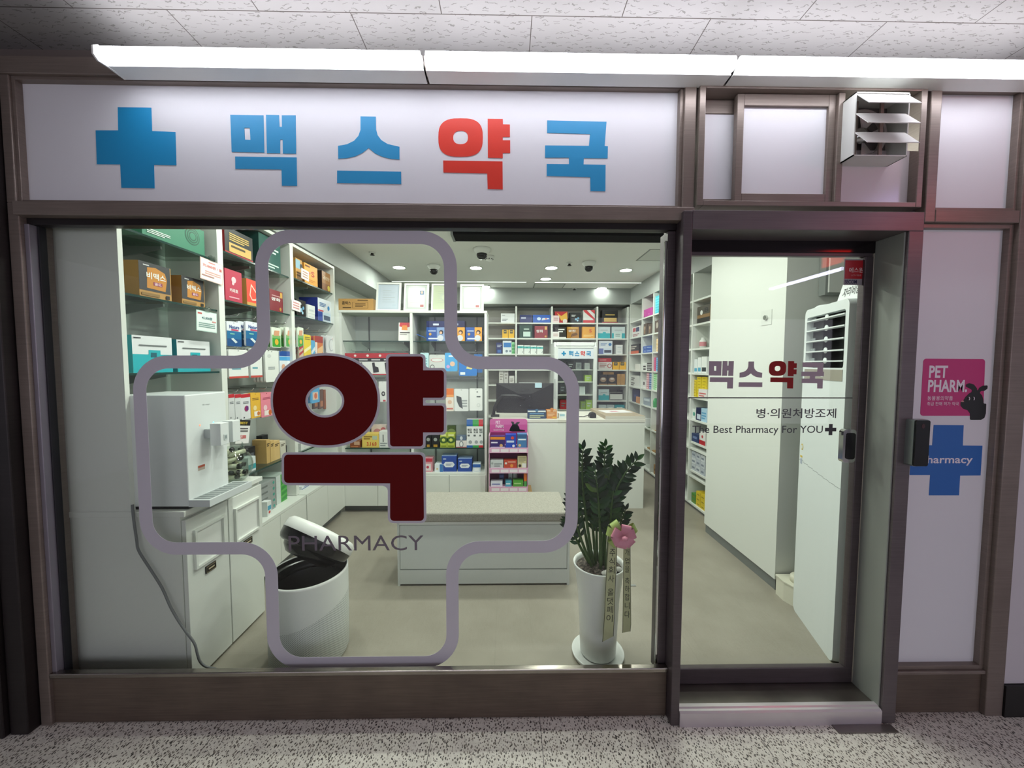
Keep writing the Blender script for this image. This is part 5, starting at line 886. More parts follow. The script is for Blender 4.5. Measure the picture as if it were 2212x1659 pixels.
# ------------------------------------------------------------------ stock on the dispensary side unit
def Rr(a, b, t, z, name, l, c, art=(), g=None, d=.14, **kw): return P('R', a, b, t, z, d, name, l, 'box', c, art, g, ins=kw.pop('ins', .02), **kw)
R1, R2, R3, R4, R5, R6, R7, R8, R9 = RZ
pl = ' in the side shelf corner bay'; pm = ' in the side shelf middle bay'; pn = ' in the side shelf by the window post'; pd = ' on the side shelf beyond the door'
Rr(1366, 1383, 703, R2, 'carton', 'white and red box'+pl, '#dedad8', [('r', .1, .55, .45, .9, '#b8323f'), ('r', .5, .5, .9, .9, '#2a3560'), ('b', .1, .1, .9, .3, 2, '#a05a60')]); Rr(1357, 1380, 742, R3, 'carton', 'black and orange box'+pl, '#1c1a19', [('r', 0, 0, 1, .3, '#d0582a'), ('b', .2, .5, .8, .8, 2, '#cfc6be')])
Rr(1372, 1383, 786, R4, 'carton', 'small plain white box'+pl, '#e3e4e0'); Rr(1362, 1381, 812, R5, 'carton', 'white box with black marks'+pl, '#dcdedb', [('b', .1, .55, .5, .8, 2, '#4a4f52'), ('b', .1, .1, .5, .35, 2, '#2c3033')]); Rr(1366, 1380, 843, R6, 'carton', 'navy upright box'+pl, '#1c2450', [('b', .3, .4, .7, .6, 1, '#4a568a')]); Rr(1374, 1381, 858, R6, 'carton', 'tiny orange box before the navy one'+pl, '#c98a5a', ins=.004, d=.015)
Rr(1388, 1409, 663, R1, 'carton', 'magenta carton'+pm, '#c552a5', [('c', .3, .6, .06, '#e6b0d6'), ('c', .7, .3, .08, '#f0d0e6'), ('r', .1, .1, .3, .25, '#a0388a')])
for i, (a, b) in enumerate(((1388, 1398), (1399, 1409))): Rr(a, b, 698, R2, 'carton', ['brown carton with a pale label, first of two'+pm, 'brown carton with a pale label, second of two'+pm][i], '#4a3a2a', [('c', .5, .6, .2, '#a98f76'), ('c', .5, .3, .2, '#8a6a4a')], 'brown cartons of the side shelf')
for k in range(2): f, w, h = locate('R', 1386, 1409, 746, R3, .02); carton('carton', ['flat blue carton, lower of two'+pm, 'flat blue carton, upper of two'+pm][k], 'box', FR(f.o.x, f.o.y, R3+.0006+k*h*.51), w, h*.5, .14, '#2456a8', [('c', .35, .5, .25, '#c9d6ea'), ('b', .5, .4, .9, .6, 1, '#9fb8dc')], 'flat blue cartons')
Rr(1388, 1397, 784, R4, 'carton', 'white box with black dots'+pm, '#dddfdc', [('r', .2, .1*1, .8, .3, '#222'), ('r', .2, .45, .8, .65, '#222')]); Rr(1398, 1408, 784, R4, 'carton', 'black box with white lines'+pm, '#222326', [('b', 0, .15, 1, .85, 4, '#b9bcbc')])
Rr(1388, 1396, 822, R5, 'carton', 'small white box with a dark mark'+pm, '#dcdad8', [('r', .2, .4, .6, .8, '#4a4448')]); Rr(1397, 1402, 806, R5, 'carton', 'stack of pink labelled boxes'+pm, '#d08a96', [('b', 0, .05, 1, .95, 7, '#e6c3c8')]); Rr(1403, 1409, 806, R5, 'carton', 'stack of blue labelled boxes'+pm, '#2a5a9a', [('b', 0, .05, 1, .95, 7, '#9fb8d6')])
Rr(1390, 1405, 862, R6, 'carton', 'grey-blue box'+pm, '#8f9aa6', [('r', .1, .6, .9, .9, '#c3ccd3')]); Rr(1396, 1404, 926, R7, 'carton', 'dark green patterned box'+pm, '#4a5a44', [('b', .1, .1, .9, .9, 5, '#c3ccbc')]); Rr(1390, 1396, 905, R7, 'carton', 'small white box low'+pm, '#dfe2de')
Rr(1415, 1427, 636, R1, 'carton', 'turquoise patterned carton'+pn, '#35b0c4', [('b', .1, .1, .9, .9, 6, '#6ac6d6')]); Rr(1413, 1427, 690, R2, 'carton', 'brown carton with a grey label'+pn, '#4a3a2c', [('c', .5, .6, .25, '#a39a8e')]); Rr(1418, 1425, 731, R3, 'carton', 'tall stack of yellow striped boxes'+pn, '#e0a83a', [('b', 0, .03, 1, .97, 9, '#efe6cf')])
Rr(1412, 1417, 772, R4, 'carton', 'tall stack of pink boxes'+pn, '#d9566a', [('b', 0, .03, 1, .97, 7, '#b83a8a')]); Rr(1418, 1424, 772, R4, 'carton', 'tall stack of bright blue boxes'+pn, '#2a8ad0', [('b', 0, .03, 1, .97, 7, '#7fc0e6')]); Rr(1412, 1424, 808, R5, 'carton', 'stack of green and white boxes'+pn, '#cfe3cf', [('b', 0, .03, .6, .97, 8, '#4ab84a')])
m = MB(); f, w, h = locate('R', 1411, 1420, 858, R6, .05); p = f.p(w/2, 0, 0); m.lathe([(.0001, 0), (.035, 0), (.037, .07), (.03, .1), (.012, .115), (.012, .135), (.0001, .136)], p, M('#2f9a52', .35), 20); tag(m.build('bottle', origin=p), 'green plastic bottle'+pn, 'bottle')
for a, b, t, z, l, c in ((1398, 1416, 976, R8-.0, 'brown cardboard carton low'+pm, '#a5804e'), (1410, 1420, 938, R7, 'brown cardboard carton'+pn, '#a07b4a'), (1412, 1420, 1008, R9, 'brown cardboard carton on the lowest board'+pn, '#9a7646')): Rr(a, b, t, z, 'carton', l, c, [('b', .2, .4, .7, .6, 1, '#5a4326')])
# through the door
Rr(1507, 1534, 656, R2, 'carton', 'black and brown carton with a white figure'+pd, '#8a6a44', [('r', 0, .0, 1, .3, '#2a2a28'), ('r', 0, .5, 1, 1, '#4a463c'), ('c', .35, .62, .14, '#e3e3df'), ('t', .6, .6, .9, .85, 'B', '#1b1b1b')])
m = MB(); f, w, h = locate('R', 1514, 1524, 728, R3, .08); p = f.p(w/2, 0, 0); m.lathe([(.0001, 0), (.03, 0), (.03, .07), (.016, .085), (.016, .1), (.0001, .1)], p, WHITE2, 20); m.lathe([(.0303, .02), (.0303, .06)], p, M('#d08a92', .4), 20); tag(m.build('bottle', origin=p), 'white medicine bottle with a pink label'+pd, 'bottle')
for a, b, t, c, l in ((1500, 1507, 776, '#dfe4e6', 'slim white box, first of three'), (1508, 1515, 772, '#e3e6e6', 'slim white box, second of three'), (1516, 1527, 770, '#e6e8e6', 'white box with a dark label, third')): Rr(a, b, t, R4, 'carton', l+pd, c, [('r', .1, .1, .9, .35, '#5aa6c8' if a < 1510 else '#3a4044')], 'white boxes seen through the door')
for i, (a, b, n) in enumerate(((1498, 1505, 6), (1506, 1515, 7), (1516, 1527, 7))):
    f, w, h = locate('R', a, b, 815, R5, .03); hb = h/7
    for k in range(n): carton('carton', 'yellow box, %s up in the %s yellow stack' % (['lowest', 'second', 'third', 'fourth', 'fifth', 'sixth', 'topmost'][k if n == 7 or k < 5 else 6], ['innermost', 'middle', 'outermost'][i])+pd, 'box', FR(f.o.x, f.o.y, R5+.0006+k*(hb+.0004)), w, hb-.0006, .12, '#dfc62c', [('b', .2, .3, .8, .5, 1, '#a58c1a')], 'stacked yellow boxes')
Rr(1509, 1527, 842, R5, 'carton', 'small white and red box before the yellow stacks'+pd, '#e3dedc', [('b', .1, .2, .9, .6, 2, '#c9666a')], ins=.004, d=.022)
Rr(1496, 1503, 884, R6, 'carton', 'white box with a green badge'+pd, '#dde3e0', [('c', .5, .5, .2, '#4a9a8a')]); Rr(1504, 1514, 882, R6, 'carton', 'navy and white box'+pd, '#20264f', [('r', .2, .1, 1, .5, '#c3cfe0')]); Rr(1515, 1527, 884, R6, 'carton', 'pale blue box'+pd, '#a9c9e0', [('b', .1, .2, .9, .7, 3, '#5a9ac4')])
Rr(1494, 1509, 940, R7+.06, 'carton', 'dark blue box'+pd, '#2a3a66', [('r', .2, .4, .8, .7, '#6a7aa6')], d=.1); Rr(1511, 1524, 936, R7+.06, 'carton', 'white and red box'+pd, '#dfdcda', [('r', 0, 0, 1, .35, '#b0262e'), ('c', .5, .65, .12, '#c0444a')], d=.1)
MB().box(XR+.01, XR+.3, 1.53, 2.055, R7+.042, R7+.06, LAM).build('shelf_board', u)
for i in range(3):
    f, w, h = locate('R', 1494+i*10, 1503+i*10, 990-i*5, R8+.05, .02)
    for k in range(3): carton('carton', 'grey-white box, %s in grey stack %s' % (['lowest', 'middle', 'topmost'][k], ['one', 'two', 'three'][i])+pd, 'box', FR(f.o.x, f.o.y, R8+.052+k*.06), w, .058, .12, ['#c3c8d0', '#cfd3d9', '#b9bfca'][(i+k) % 3], [('b', .15, .3, .8, .6, 1, '#7f8796')], 'stacked grey-white boxes')
MB().box(XR+.01, XR+.3, 1.53, 2.055, R8+.034, R8+.051, LAM).build('shelf_board', u)
for i in range(3):
    f, w, h = locate('R', 1494+i*10, 1503+i*10, 1060, R9, .02)
    for k in range(3 if i else 2): carton('carton', ('green and yellow' if i == 0 else 'bright yellow')+' box, %s in low stack %s' % (['lowest', 'middle', 'topmost'][k], ['one', 'two', 'three'][i])+pd, 'box', FR(f.o.x, f.o.y, R9+.001+k*.045), w, .043, .12, '#4a8a34' if i == 0 else '#dcc021', [('b', .2, .3, .8, .5, 1, '#8a7a14')], 'low stacked yellow boxes')
# ------------------------------------------------------------------ tall fridge
FY = 3.42; a, b = oy(1197, 800, FY), oy(1290, 800, FY); zt = oy(1242, 739, FY).z
fg = empty('display_fridge', ((a.x+b.x)/2, FY+.2, 0), 'tall white glass-door fridge with the shop name on its header, behind the counter', 'fridge')
x0, x1 = a.x, b.x; FW = M('#e4e8e6', .3)
m = MB(); t = .03; m.box(x0, x0+t, FY+.03, FY+.4, .05, zt, FW); m.box(x1-t, x1, FY+.03, FY+.4, .05, zt, FW); m.box(x0+t, x1-t, FY+.03, FY+.4, zt-.05, zt, FW); m.box(x0+t, x1-t, FY+.03, FY+.4, .05, .12, FW); m.box(x0+t, x1-t, FY+.38, FY+.4, .12, zt-.05, M('#8d9597', .5)); m.build('cabinet', fg, bevel=.012, seg=3)
B('base', fg, BLACK, x0+.01, x1-.01, FY+.05, FY+.38, 0, .05)
hz0, hz1 = oy(1242, 775, FY).z, oy(1242, 752, FY).z; f = FB(x0, FY, 0); w = x1-x0
dr = frame(x0+.004, x1-.004, .06, zt-.055, .045, .045, .05, .03, FY, FY+.03, FW, 'door', fg, .003)
m = MB(); m.fbox(f, .048, w-.048, hz0, hz1, -.02, .0, M('#e2e8f0', .3)); hh = hz1-hz0; zz = hz0+hh*.28; q = hh*.42; cxx = w*.22
m.prism(f, [(cxx-q*.17, zz), (cxx+q*.17, zz), (cxx+q*.17, zz+q*.33), (cxx+q*.5, zz+q*.33), (cxx+q*.5, zz+q*.67), (cxx+q*.17, zz+q*.67), (cxx+q*.17, zz+q), (cxx-q*.17, zz+q), (cxx-q*.17, zz+q*.67), (cxx-q*.5, zz+q*.67), (cxx-q*.5, zz+q*.33), (cxx-q*.17, zz+q*.33)], .0004, .001, BLUE)
for i, (n, parts, mt) in enumerate(LET): xx = w*(.34+.135*i); place_letter(m, f, parts, xx, zz-.004, xx+q*1.0, zz+q+.002, .0004, .001, mt)
m.build('header_sign', dr)
MB().box(x0+.048, x1-.048, FY+.008, FY+.014, .12, hz0, GLASS).build('glass', dr)
m = MB(); m.box(x0+.0, x0+.014, FY-.03, FY, .9, 1.15, M('#c3c7c6', .4)); m.build('door_handle', dr)
FZ = [oy(1242, y, FY+.1).z for y in (798, 824, 852, 884)]+[.5, .2]
for z in FZ: B('wire_shelf', fg, WHITE2, x0+.032, x1-.032, FY+.06, FY+.36, z-.012, z)
for i, (a_, b_, t_, k, c, l) in enumerate(((1209, 1224, 778, 0, '#1f2226', 'black box on the top fridge shelf, first'), (1226, 1240, 781, 0, '#2c2f33', 'black box on the top fridge shelf, second'), (1244, 1256, 783, 0, '#a9b0b3', 'clear grey box on the top fridge shelf'), (1263, 1274, 784, 0, '#d3d8d8', 'white box on the top fridge shelf'), (1228, 1242, 803, 1, '#4a5256', 'dark grey box on the second fridge shelf'), (1264, 1278, 810, 1, '#a9c94a', 'lime green box on the second fridge shelf'), (1209, 1222, 828, 2, '#2a2c30', 'black box on the third fridge shelf'), (1252, 1264, 835, 2, '#cfd6d9', 'white box on the third fridge shelf'), (1210, 1224, 864, 3, '#b8323f', 'red box on the fourth fridge shelf'), (1266, 1279, 864, 3, '#a3c442', 'lime green box on the fourth fridge shelf'), (1255, 1265, 867, 3, '#7f9a3a', 'olive green box on the fourth fridge shelf'))):
    P(FY, a_, b_, t_, FZ[k], .1, 'carton', l, 'box', c, [('b', .2, .3, .8, .7, 2, '#c9d0d0' if i % 2 else '#7a8284')], ins=.1)
# ------------------------------------------------------------------ counter and what stands on it
KY0, KY1, KZT = 1.985, 2.6, oy(1300, 906, 1.985).z; KXa, KXb = -.13, oy(1391, 1000, 1.985).x
ct = empty('sales_counter', ((KXa+KXb)/2, 2.3, 0), 'long white sales counter behind the bench and the potted plant', 'counter')
xm = oy(1221, 1000, 1.985).x
B('front_panel', ct, LAM, KXa, xm-.001, KY0, KY0+.03, 0, KZT-.028); B('front_panel', ct, LAM, xm+.001, KXb, KY0, KY0+.03, 0, KZT-.028); B('side_panel', ct, LAM, KXb-.03, KXb, KY0+.03, KY1, 0, KZT-.028); B('side_panel', ct, LAM, KXa, KXa+.03, KY0+.03, KY1, 0, KZT-.028)
B('countertop', ct, M('#d3d0c6', .4), KXa, KXb+.004, KY0-.006, KY1, KZT-.026, KZT, bevel=.002)
lx0 = oy(1308, 900, KY0).x
B('raised_top', ct, mat_speckle('wood_grain', '#9a8a74', '#a89881', 30, .45), lx0, KXb+.002, KY0, KY1, KZT, KZT+.032, bevel=.002)
B('raised_top_edge', ct, M('#cfccc0', .4), lx0-.001, KXb+.003, KY0-.004, KY0, KZT+.0, KZT+.03)
mo = 2.22; a, b = oy(1072, 903, mo), oy(1196, 828, mo)
mn = empty('monitor', ((a.x+b.x)/2, mo, KZT), 'black computer monitor on an arm, seen from behind on the counter', 'monitor')
MX = M('#17171a', .45); m = MB(); f = FB(a.x, mo, 0); w = b.x-a.x; z0, z1 = KZT+.03, b.z
m.fbox(f, 0, w, z0, z1, -.02, 0, MX); m.add([f.p(0, z1, .0), f.p(w, z1, .0), f.p(w*.62, z1-.10, .022), f.p(w*.38, z1-.10, .022), f.p(w*.32, z0, .02), f.p(w*.68, z0, .02), f.p(0, z0, 0), f.p(w, z0, 0)], [(0, 1, 2, 3), (3, 2, 5, 4), (0, 3, 4, 6), (1, 7, 5, 2), (6, 4, 5, 7)], MX)
m.text(f, w*.43, z1-.075, w*.57, z1-.05, 'LG', .024, M('#3a3a3e', .4)); m.build('back_shell', mn, bevel=.002)
m = MB(); m.quad(f, .01, z0+.012, w-.01, z1-.01, -.0205, M('#0c0d10', .1)); m.build('screen', mn)
m = MB(); cxm, czm = w*.5, z0+(z1-z0)*.42; m.fbox(f, cxm-.06, cxm+.06, czm-.06, czm+.06, .02, .032, M('#101012', .4))
for dx in (-.045, .045):
    for dz in (-.045, .045): m.prism(f, [(cxm+dx+p[0], czm+dz+p[1]) for p in ell(0, 0, .005, .005, 10)], .032, .035, CHROME)
m.build('mount_plate', mn)
m = MB(); m.tube([f.p(cxm, czm+.02, .05), f.p(cxm-.1, czm+.05, .07), f.p(w*.1, czm+.05, .07), f.p(w*.03, czm, .06), f.p(-.015, KZT+.09, .04), f.p(-.025, KZT+.02, .03)], .016, M('#1b1b1e', .35), 12); m.fbox(f, -.05, .03, KZT+.0006, KZT+.014, -.02, .08, M('#1b1b1e', .35)); m.build('arm', mn)
m = MB(); m.quad(f, w*.67, z1-.042, w*.79, z1+.004, .024, M('#b9d6e3', .4)); m.build('sticky_note', mn)
def Cc(a, b, t, name, l, cat, c, art, y=2.03, d=.09, **k): return P(y, a, b, t, KZT, d, name, l, cat, c, art, ins=0, **k)
Cc(1140, 1179, 887, 'dispenser_box', 'dark blue and white counter dispenser box before the monitor', 'box', '#1d3a5c', [('r', 0, .82, 1, 1, '#d6dcd9'), ('c', .5, 1.02, .2, '#3a6a8a'), ('b', .1, .12, .9, .4, 2, '#c3c9a0'), ('b', .1, .55, .9, .7, 1, '#5a8ab0')])
Cc(1181, 1203, 886, 'dispenser_box', 'orange counter dispenser box with a round top between monitor and cross outline', 'box', '#c9803a', [('r', .05, .86, .95, .97, '#e6d3b4'), ('c', .5, 1.06, .22, '#c9803a'), ('b', .1, .3, .8, .7, 3, '#e3b98a'), ('r', .55, .06, .95, .24, '#d3a52a')])
P(2.05, 1207, 1222, 893, KZT, .08, 'card_terminal', 'white card terminal partly behind the window cross outline', 'card terminal', '#dde2e2', [('r', .15, .45, .85, .85, '#9fc3cf')], ins=0)
f = FB(0, 2.07, KZT); a = oy(1274, 905, 2.07); m = MB(); m.prism(f, fillet([(a.x, .001), (a.x+.06, .001), (a.x+.062, .03), (a.x+.05, .05), (a.x+.015, .045), (a.x, .02)], .006), -.08, 0, M('#121214', .35)); o = m.build('barcode_scanner', origin=(a.x+.04, 2.07, KZT)); tag(o, 'black scanner lying on the counter before the wooden raised top', 'scanner')
m = MB(); m.tube([(a.x+.0, 2.12, KZT+.02), (a.x-.05, 2.10, KZT+.01), (a.x-.09, 2.13, KZT+.006), (a.x-.12, 2.2, KZT+.006), (a.x-.14, 2.3, KZT+.006)], .004, BLACK, 6); m.build('cable', o)
m = MB(); f = Fr((lx0+.06, 2.18, KZT+.0325), (.98, .15, 0), (-.15, .98, 0), (0, 0, 1)); m.fbox(f, 0, .28, 0, .2, 0, .003, M('#e3dfe0', .5)); m.quad(f, .08, .06, .16, .12, .0034, M('#c9788a', .5)); tag(m.build('leaflet', origin=(lx0+.2, 2.25, KZT+.0325)), 'white leaflet with a pink picture lying on the wooden raised top', 'leaflet')
# ------------------------------------------------------------------ pet medicine stand
SYY = 1.80; a, b = oy(1056, 1062, SYY), oy(1148, 1062, SYY); x0, x1 = a.x, b.x; zb = a.z; zt = oy(1100, 911, SYY).z
carton('cardboard_box', 'brown cardboard box with a dark corner stripe under the pink pet medicine stand', 'box', FB(x0-.006, SYY, 0), x1-x0+.012, zb-.001, .18, '#a3814f', [('r', 0, .93, 1, 1, '#33301f'), ('p', [(.7, 1), (1, 1), (1, .84), (.78, .84)], '#33383a'), ('b', .08, .8, .25, .84, 1, '#3a3020')])
ds = empty('counter_display_stand', ((x0+x1)/2, SYY+.1, zb), 'pink three-tier pet medicine display stand with a black dog on its header', 'display stand')
PKM = M('#c85a9c', .45); PKD = M('#8a2f68', .5); PKL = M('#dba8c6', .4); f = FB(x0, SYY, 0); w = (oy(1141, 1000, SYY).x)-x0
T = [zb+.04]+[oy(1100, y, SYY).z for y in (1012, 968)]
ztop = zt; hz = oy(1100, 941, SYY).z
m = MB(); m.fbox(f, 0, .006, zb, hz, -.16, 0, PKL); m.fbox(f, w-.006, w, zb, hz, -.16, 0, PKL); m.fbox(f, 0, w, zb, zb+.006, -.16, 0, PKL); m.build('side_panels', ds)
m = MB(); m.fbox(f, .006, w-.006, zb+.006, hz, -.166, -.16, PKD); m.build('back_panel', ds)
m = MB(); m.prism(f, fillet([(0, hz-.02), (w, hz-.02), (w, ztop), (0, ztop)], .025), -.176, -.168, PKM)
WB = M('#eddbe6', .5); m.text(f, w*.16, hz+(ztop-hz)*.62, w*.28, hz+(ztop-hz)*.85, 'PET', -.1675, WB, .02); m.text(f, w*.16, hz+(ztop-hz)*.32, w*.38, hz+(ztop-hz)*.56, 'PHARM.', -.1675, WB, .02); m.text(f, w*.1, hz+(ztop-hz)*.1, w*.38, hz+(ztop-hz)*.22, '동물용의약품', -.1675, WB)
dp = [(.52, .1), (.6, .05), (.95, .06), (.93, .16), (.8, .2), (.78, .42), (.74, .55), (.82, .78), (.72, .76), (.66, .58), (.64, .78), (.56, .82), (.58, .7), (.6, .55), (.55, .35)]
m.prism(f, fillet([(p[0]*w, hz+(ztop-hz)*p[1]) for p in dp], .004, 3), -.1675, -.1665, BLACK); m.build('header_card', ds)
for k, z in enumerate(T):
    m = MB(); m.fbox(f, .006, w-.006, z-.006, z, -.16, 0, PKL); m.build('shelf', ds); m = MB(); m.fbox(f, .002, w-.002, z-.042, z+.004, 0, .003, PKL)
    for j in range(4): m.quad(f, w*(.07+.23*j), z-.034, w*(.27+.23*j), z-.008, .0034, M('#e9e0e6', .5))
    m.build('price_rail', ds)
ri = ['bottom', 'middle', 'top']
for k, a0, a1, hh, c, l, art in ((2, .02, .40, .10, '#3a2a6a', 'purple and orange pet medicine box', [('r', 0, .72, 1, .95, '#e08a2a'), ('b', .05, .4, .5, .52, 1, '#dcd6e6'), ('c', .75, .2, .14, '#c9a06a'), ('r', 0, 0, 1, .1, '#b8b0cf')]), (2, .42, .70, .115, '#2548b0', 'bright blue pet medicine box', [('c', .65, .75, .12, '#d0483a'), ('b', .1, .4, .8, .55, 1, '#c3cfea'), ('c', .75, .15, .1, '#dfe3ea')]), (2, .73, .98, .12, '#4a7aac', 'steel blue pet medicine box', [('b', .1, .55, .9, .66, 1, '#dce6ee'), ('c', .25, .18, .1, '#d9b98a'), ('r', 0, .75, 1, .95, '#3a5f8a')]),
    (1, .02, .36, .07, '#c3c8c9', 'grey-white pet medicine box', [('c', .15, .6, .14, '#9aa0a0'), ('b', .3, .2, .9, .6, 2, '#7f8688')]), (1, .38, .72, .07, '#b8442e', 'orange-red pet medicine box', [('c', .15, .6, .14, '#e3dcd6'), ('c', .6, .3, .2, '#d98a3a'), ('r', .3, .7, .9, .85, '#e0a08a')]), (1, .74, .98, .105, '#c9bf95', 'straw coloured pet snack box', [('b', .1, .5, .9, .9, 4, '#8a8468'), ('r', .5, .05, .95, .4, '#dfe0dc'), ('c', .25, .2, .12, '#3a2c22')]),
    (0, .03, .34, .045, '#d6d8e3', 'flat white pet medicine box', [('b', .1, .4, .8, .6, 1, '#6a74b0')]), (0, .25, .38, .11, '#20286a', 'small navy upright pet medicine box', [('r', .1, .5, .9, .7, '#5a6ab0')]), (0, .42, .58, .05, '#4aa0b8', 'aqua pet medicine box', [('b', .1, .4, .8, .6, 1, '#dcecf0')]), (0, .50, .60, .155, '#c3c9cc', 'tall pale grey pet medicine box', [('r', .2, .2, .8, .4, '#8a9296')]), (0, .62, .89, .055, '#4f9a34', 'green pet medicine box', [('b', .1, .4, .8, .6, 1, '#a9d08a')]), (0, .91, .985, .12, '#d9702a', 'slim orange and green pet medicine box', [('r', 0, 0, 1, .4, '#4a9a4a')])):
    back = .09 if (k == 0 and l.startswith(('small navy', 'tall pale'))) else .01
    carton('carton', l+' on the %s tier of the pink stand' % ri[k], 'box', FB(x0+.006+a0*(w-.012), SYY+back, T[k]+.0006), (a1-a0)*(w-.012), hh, .06 if back > .05 else .07, c, art)
m = MB(); p = (x0+w*.67, SYY+.12, T[0]+.0006); m.lathe([(.0001, 0), (.022, 0), (.024, .06), (.02, .115), (.008, .125), (.0001, .126)], p, M('#c9ced1', .3), 18); tag(m.build('bottle', origin=p), 'pale rounded bottle standing behind the green box on the bottom tier', 'bottle')
# ------------------------------------------------------------------ bench
b0, b1 = oz(860, 1265, 0), oz(1230, 1265, 0); bx0, bx1, by = b0.x, b1.x, (b0.y+b1.y)/2
bn = empty('bench', ((bx0+bx1)/2, by+.2, 0), 'long low white bench with a grey cushion in the middle of the shop floor', 'bench')
bz = .395; m = MB(); WB2 = M('#d3d8d5', .4)
m.box(bx0, bx1, by+.012, by+.36, .012, bz, WB2); m.box(bx0, bx0+.014, by, by+.36, 0, bz, WB2); m.box(bx1-.014, bx1, by, by+.36, 0, bz, WB2); m.build('carcass', bn)
B('drawer_front', bn, WB2, bx0+.016, bx1-.016, by, by+.012, .105, bz-.022, bevel=.0015); B('plinth', bn, WB2, bx0+.014, bx1-.014, by+.001, by+.012, .012, .098); B('top_rail', bn, WHITE2, bx0+.014, bx1-.014, by+.001, by+.012, bz-.02, bz)
m = MB(); m.box(bx0-.018, bx1-.012, by-.015, by+.36, bz, bz+.058, mat_speckle('cushion_fabric', '#8f8c82', '#a5a197', 220, .85)); m.build('cushion', bn, bevel=.012, seg=3)
# ------------------------------------------------------------------ potted plant
pc = Vector((.47, .34, 0)); pc.x = oz(1291, 1413, 0).x; pc.y = oz(1291, 1413, 0).y
rimz = .435; s_ = .116
pl_ = empty('potted_plant', pc, 'tall white pot with a dark green leafy plant behind the window by the door post', 'potted plant')
PW = M('#e4e6e4', .3)
m = MB(); m.lathe([(.0001, 0), (.100, .0), (.115, .006), (.118, .02), (.114, .022), (.108, .012), (.0001, .012)], pc, PW, 56); m.build('saucer', pl_)
m = MB(); m.lathe([(.0001, .014), (.074, .014), (.080, .022), (.086, .15), (.092, .28), (.104, .38), (.114, rimz-.006), (.116, rimz), (.110, rimz+.001), (.104, rimz-.012), (.095, .38), (.085, .3)], pc, PW, 56); m.build('pot', pl_)
m = MB(); m.lathe([(.104, rimz-.022), (.08, rimz-.016), (.04, rimz-.013), (.0001, rimz-.012)], pc, mat_speckle('potting_soil', '#2a2420', '#6a6058', 90, .95, .45, .62), 40); m.build('soil', pl_)
for dx, dy, r in ((.008, -.075, .014), (.028, -.07, .018), (.045, -.068, .014), (.075, -.045, .014), (.03, -.082, .012)):
    m = MB(); m.lathe([(.0001, -r*.7)]+[(r*math.cos(t), r*.75*math.sin(t)) for t in (-.8, -.3, .2, .7, 1.15)]+[(.0001, r*.75)], (pc.x+dx, pc.y+dy, rimz-.008), M('#dcdad6', .6), 14, True, 1.2, .9); m.build('pebble', pl_)
LEAF = [M('#0f2a13', .34, 0, .4), M('#17391a', .34, 0, .4), M('#244a20', .36, 0, .4), M('#4f6a26', .4)]
STEM = M('#3d5a28', .5)
rnd = random.Random(11)
def frond(base, tip, bend, nl, lw, side0=0):
    b, t = Vector(base), Vector(tip); ctrl = b+(t-b)*.45+Vector((0, 0, (t-b).z*.28))+Vector(bend)
    P_ = lambda s: b*(1-s)**2+ctrl*2*s*(1-s)+t*s*s
    m = MB(); pts = [P_(i/14) for i in range(15)]; m.tube(pts, .0075, STEM, 8, True, .0022)
    L = sum((pts[i+1]-pts[i]).length for i in range(14))
    for i in range(nl):
        s = .34+.64*i/(nl-1); p = P_(s); tg = (P_(min(s+.02, 1))-P_(max(s-.02, 0))).normalized()
        view = Vector((-.25, -1, .25)); sd = tg.cross(view).normalized(); nn = sd.cross(tg).normalized()
        for sg in (-1, 1):
            if i == nl-1 and sg == 1: d = tg
            else: d = (sd*sg*.83+tg*(.55+.25*rnd.random())+nn*(rnd.random()-.4)*.7).normalized()
            ln = lw*.8*(.75+.5*math.sin(math.pi*min(max((s-.15)/.9, 0), 1)))*(.88+.24*rnd.random()); wd_ = ln*.215
            ac = (nn+Vector((rnd.uniform(-.3, .3), 0, rnd.uniform(-.1, .5)))).normalized(); q = d.cross(ac).normalized(); ac = q.cross(d)
            vs = []; pr = [(0, .05), (.15, .55), (.4, 1), (.65, .85), (.85, .45), (1, 0)]
            for u_, w_ in pr: c0 = p+d*(ln*u_)-ac*(ln*.16*u_*u_); vs += [c0-q*wd_*w_+ac*wd_*.28*w_, c0, c0+q*wd_*w_+ac*wd_*.28*w_]
            fs = []
            for k in range(5): a_ = 3*k; fs += [(a_, a_+1, a_+4, a_+3), (a_+1, a_+2, a_+5, a_+4)]
            m.add(vs, fs, LEAF[min(3, int(rnd.random()*3.05))], True)
    return m.build('frond', pl_)
def tipat(px, py, dy): return oy(px, py, pc.y+dy)
for i, (px, py, dy, bx, by_, n, lw, ox_, oy_) in enumerate(((1260, 968, -.02, -.05, 0, 13, .062, -.03, .0), (1308, 962, .05, .0, .0, 13, .055, .01, .02), (1378, 992, -.03, -.07, 0, 13, .064, .03, 0), (1246, 1010, .03, -.04, 0, 11, .055, -.04, .01), (1342, 1010, .06, -.02, 0, 12, .06, .02, .03), (1285, 1015, -.06, 0, -.03, 12, .06, 0, -.03), (1232, 1075, -.02, -.05, 0, 9, .05, -.045, -.01), (1325, 1060, -.07, .0, -.02, 10, .055, .03, -.03), (1225, 1120, .02, -.04, 0, 8, .048, -.05, .02), (1352, 1100, -.02, .02, 0, 9, .052, .045, .01), (1290, 1070, .08, .0, .02, 11, .056, .0, .04), (1272, 1040, .02, -.01, 0, 11, .056, -.015, .01), (1318, 1020, .0, 0, 0, 11, .058, .015, .0))):
    frond((pc.x+ox_*.8, pc.y+oy_, rimz-.015), tipat(px, py, dy), (bx, by_, 0), n, lw)
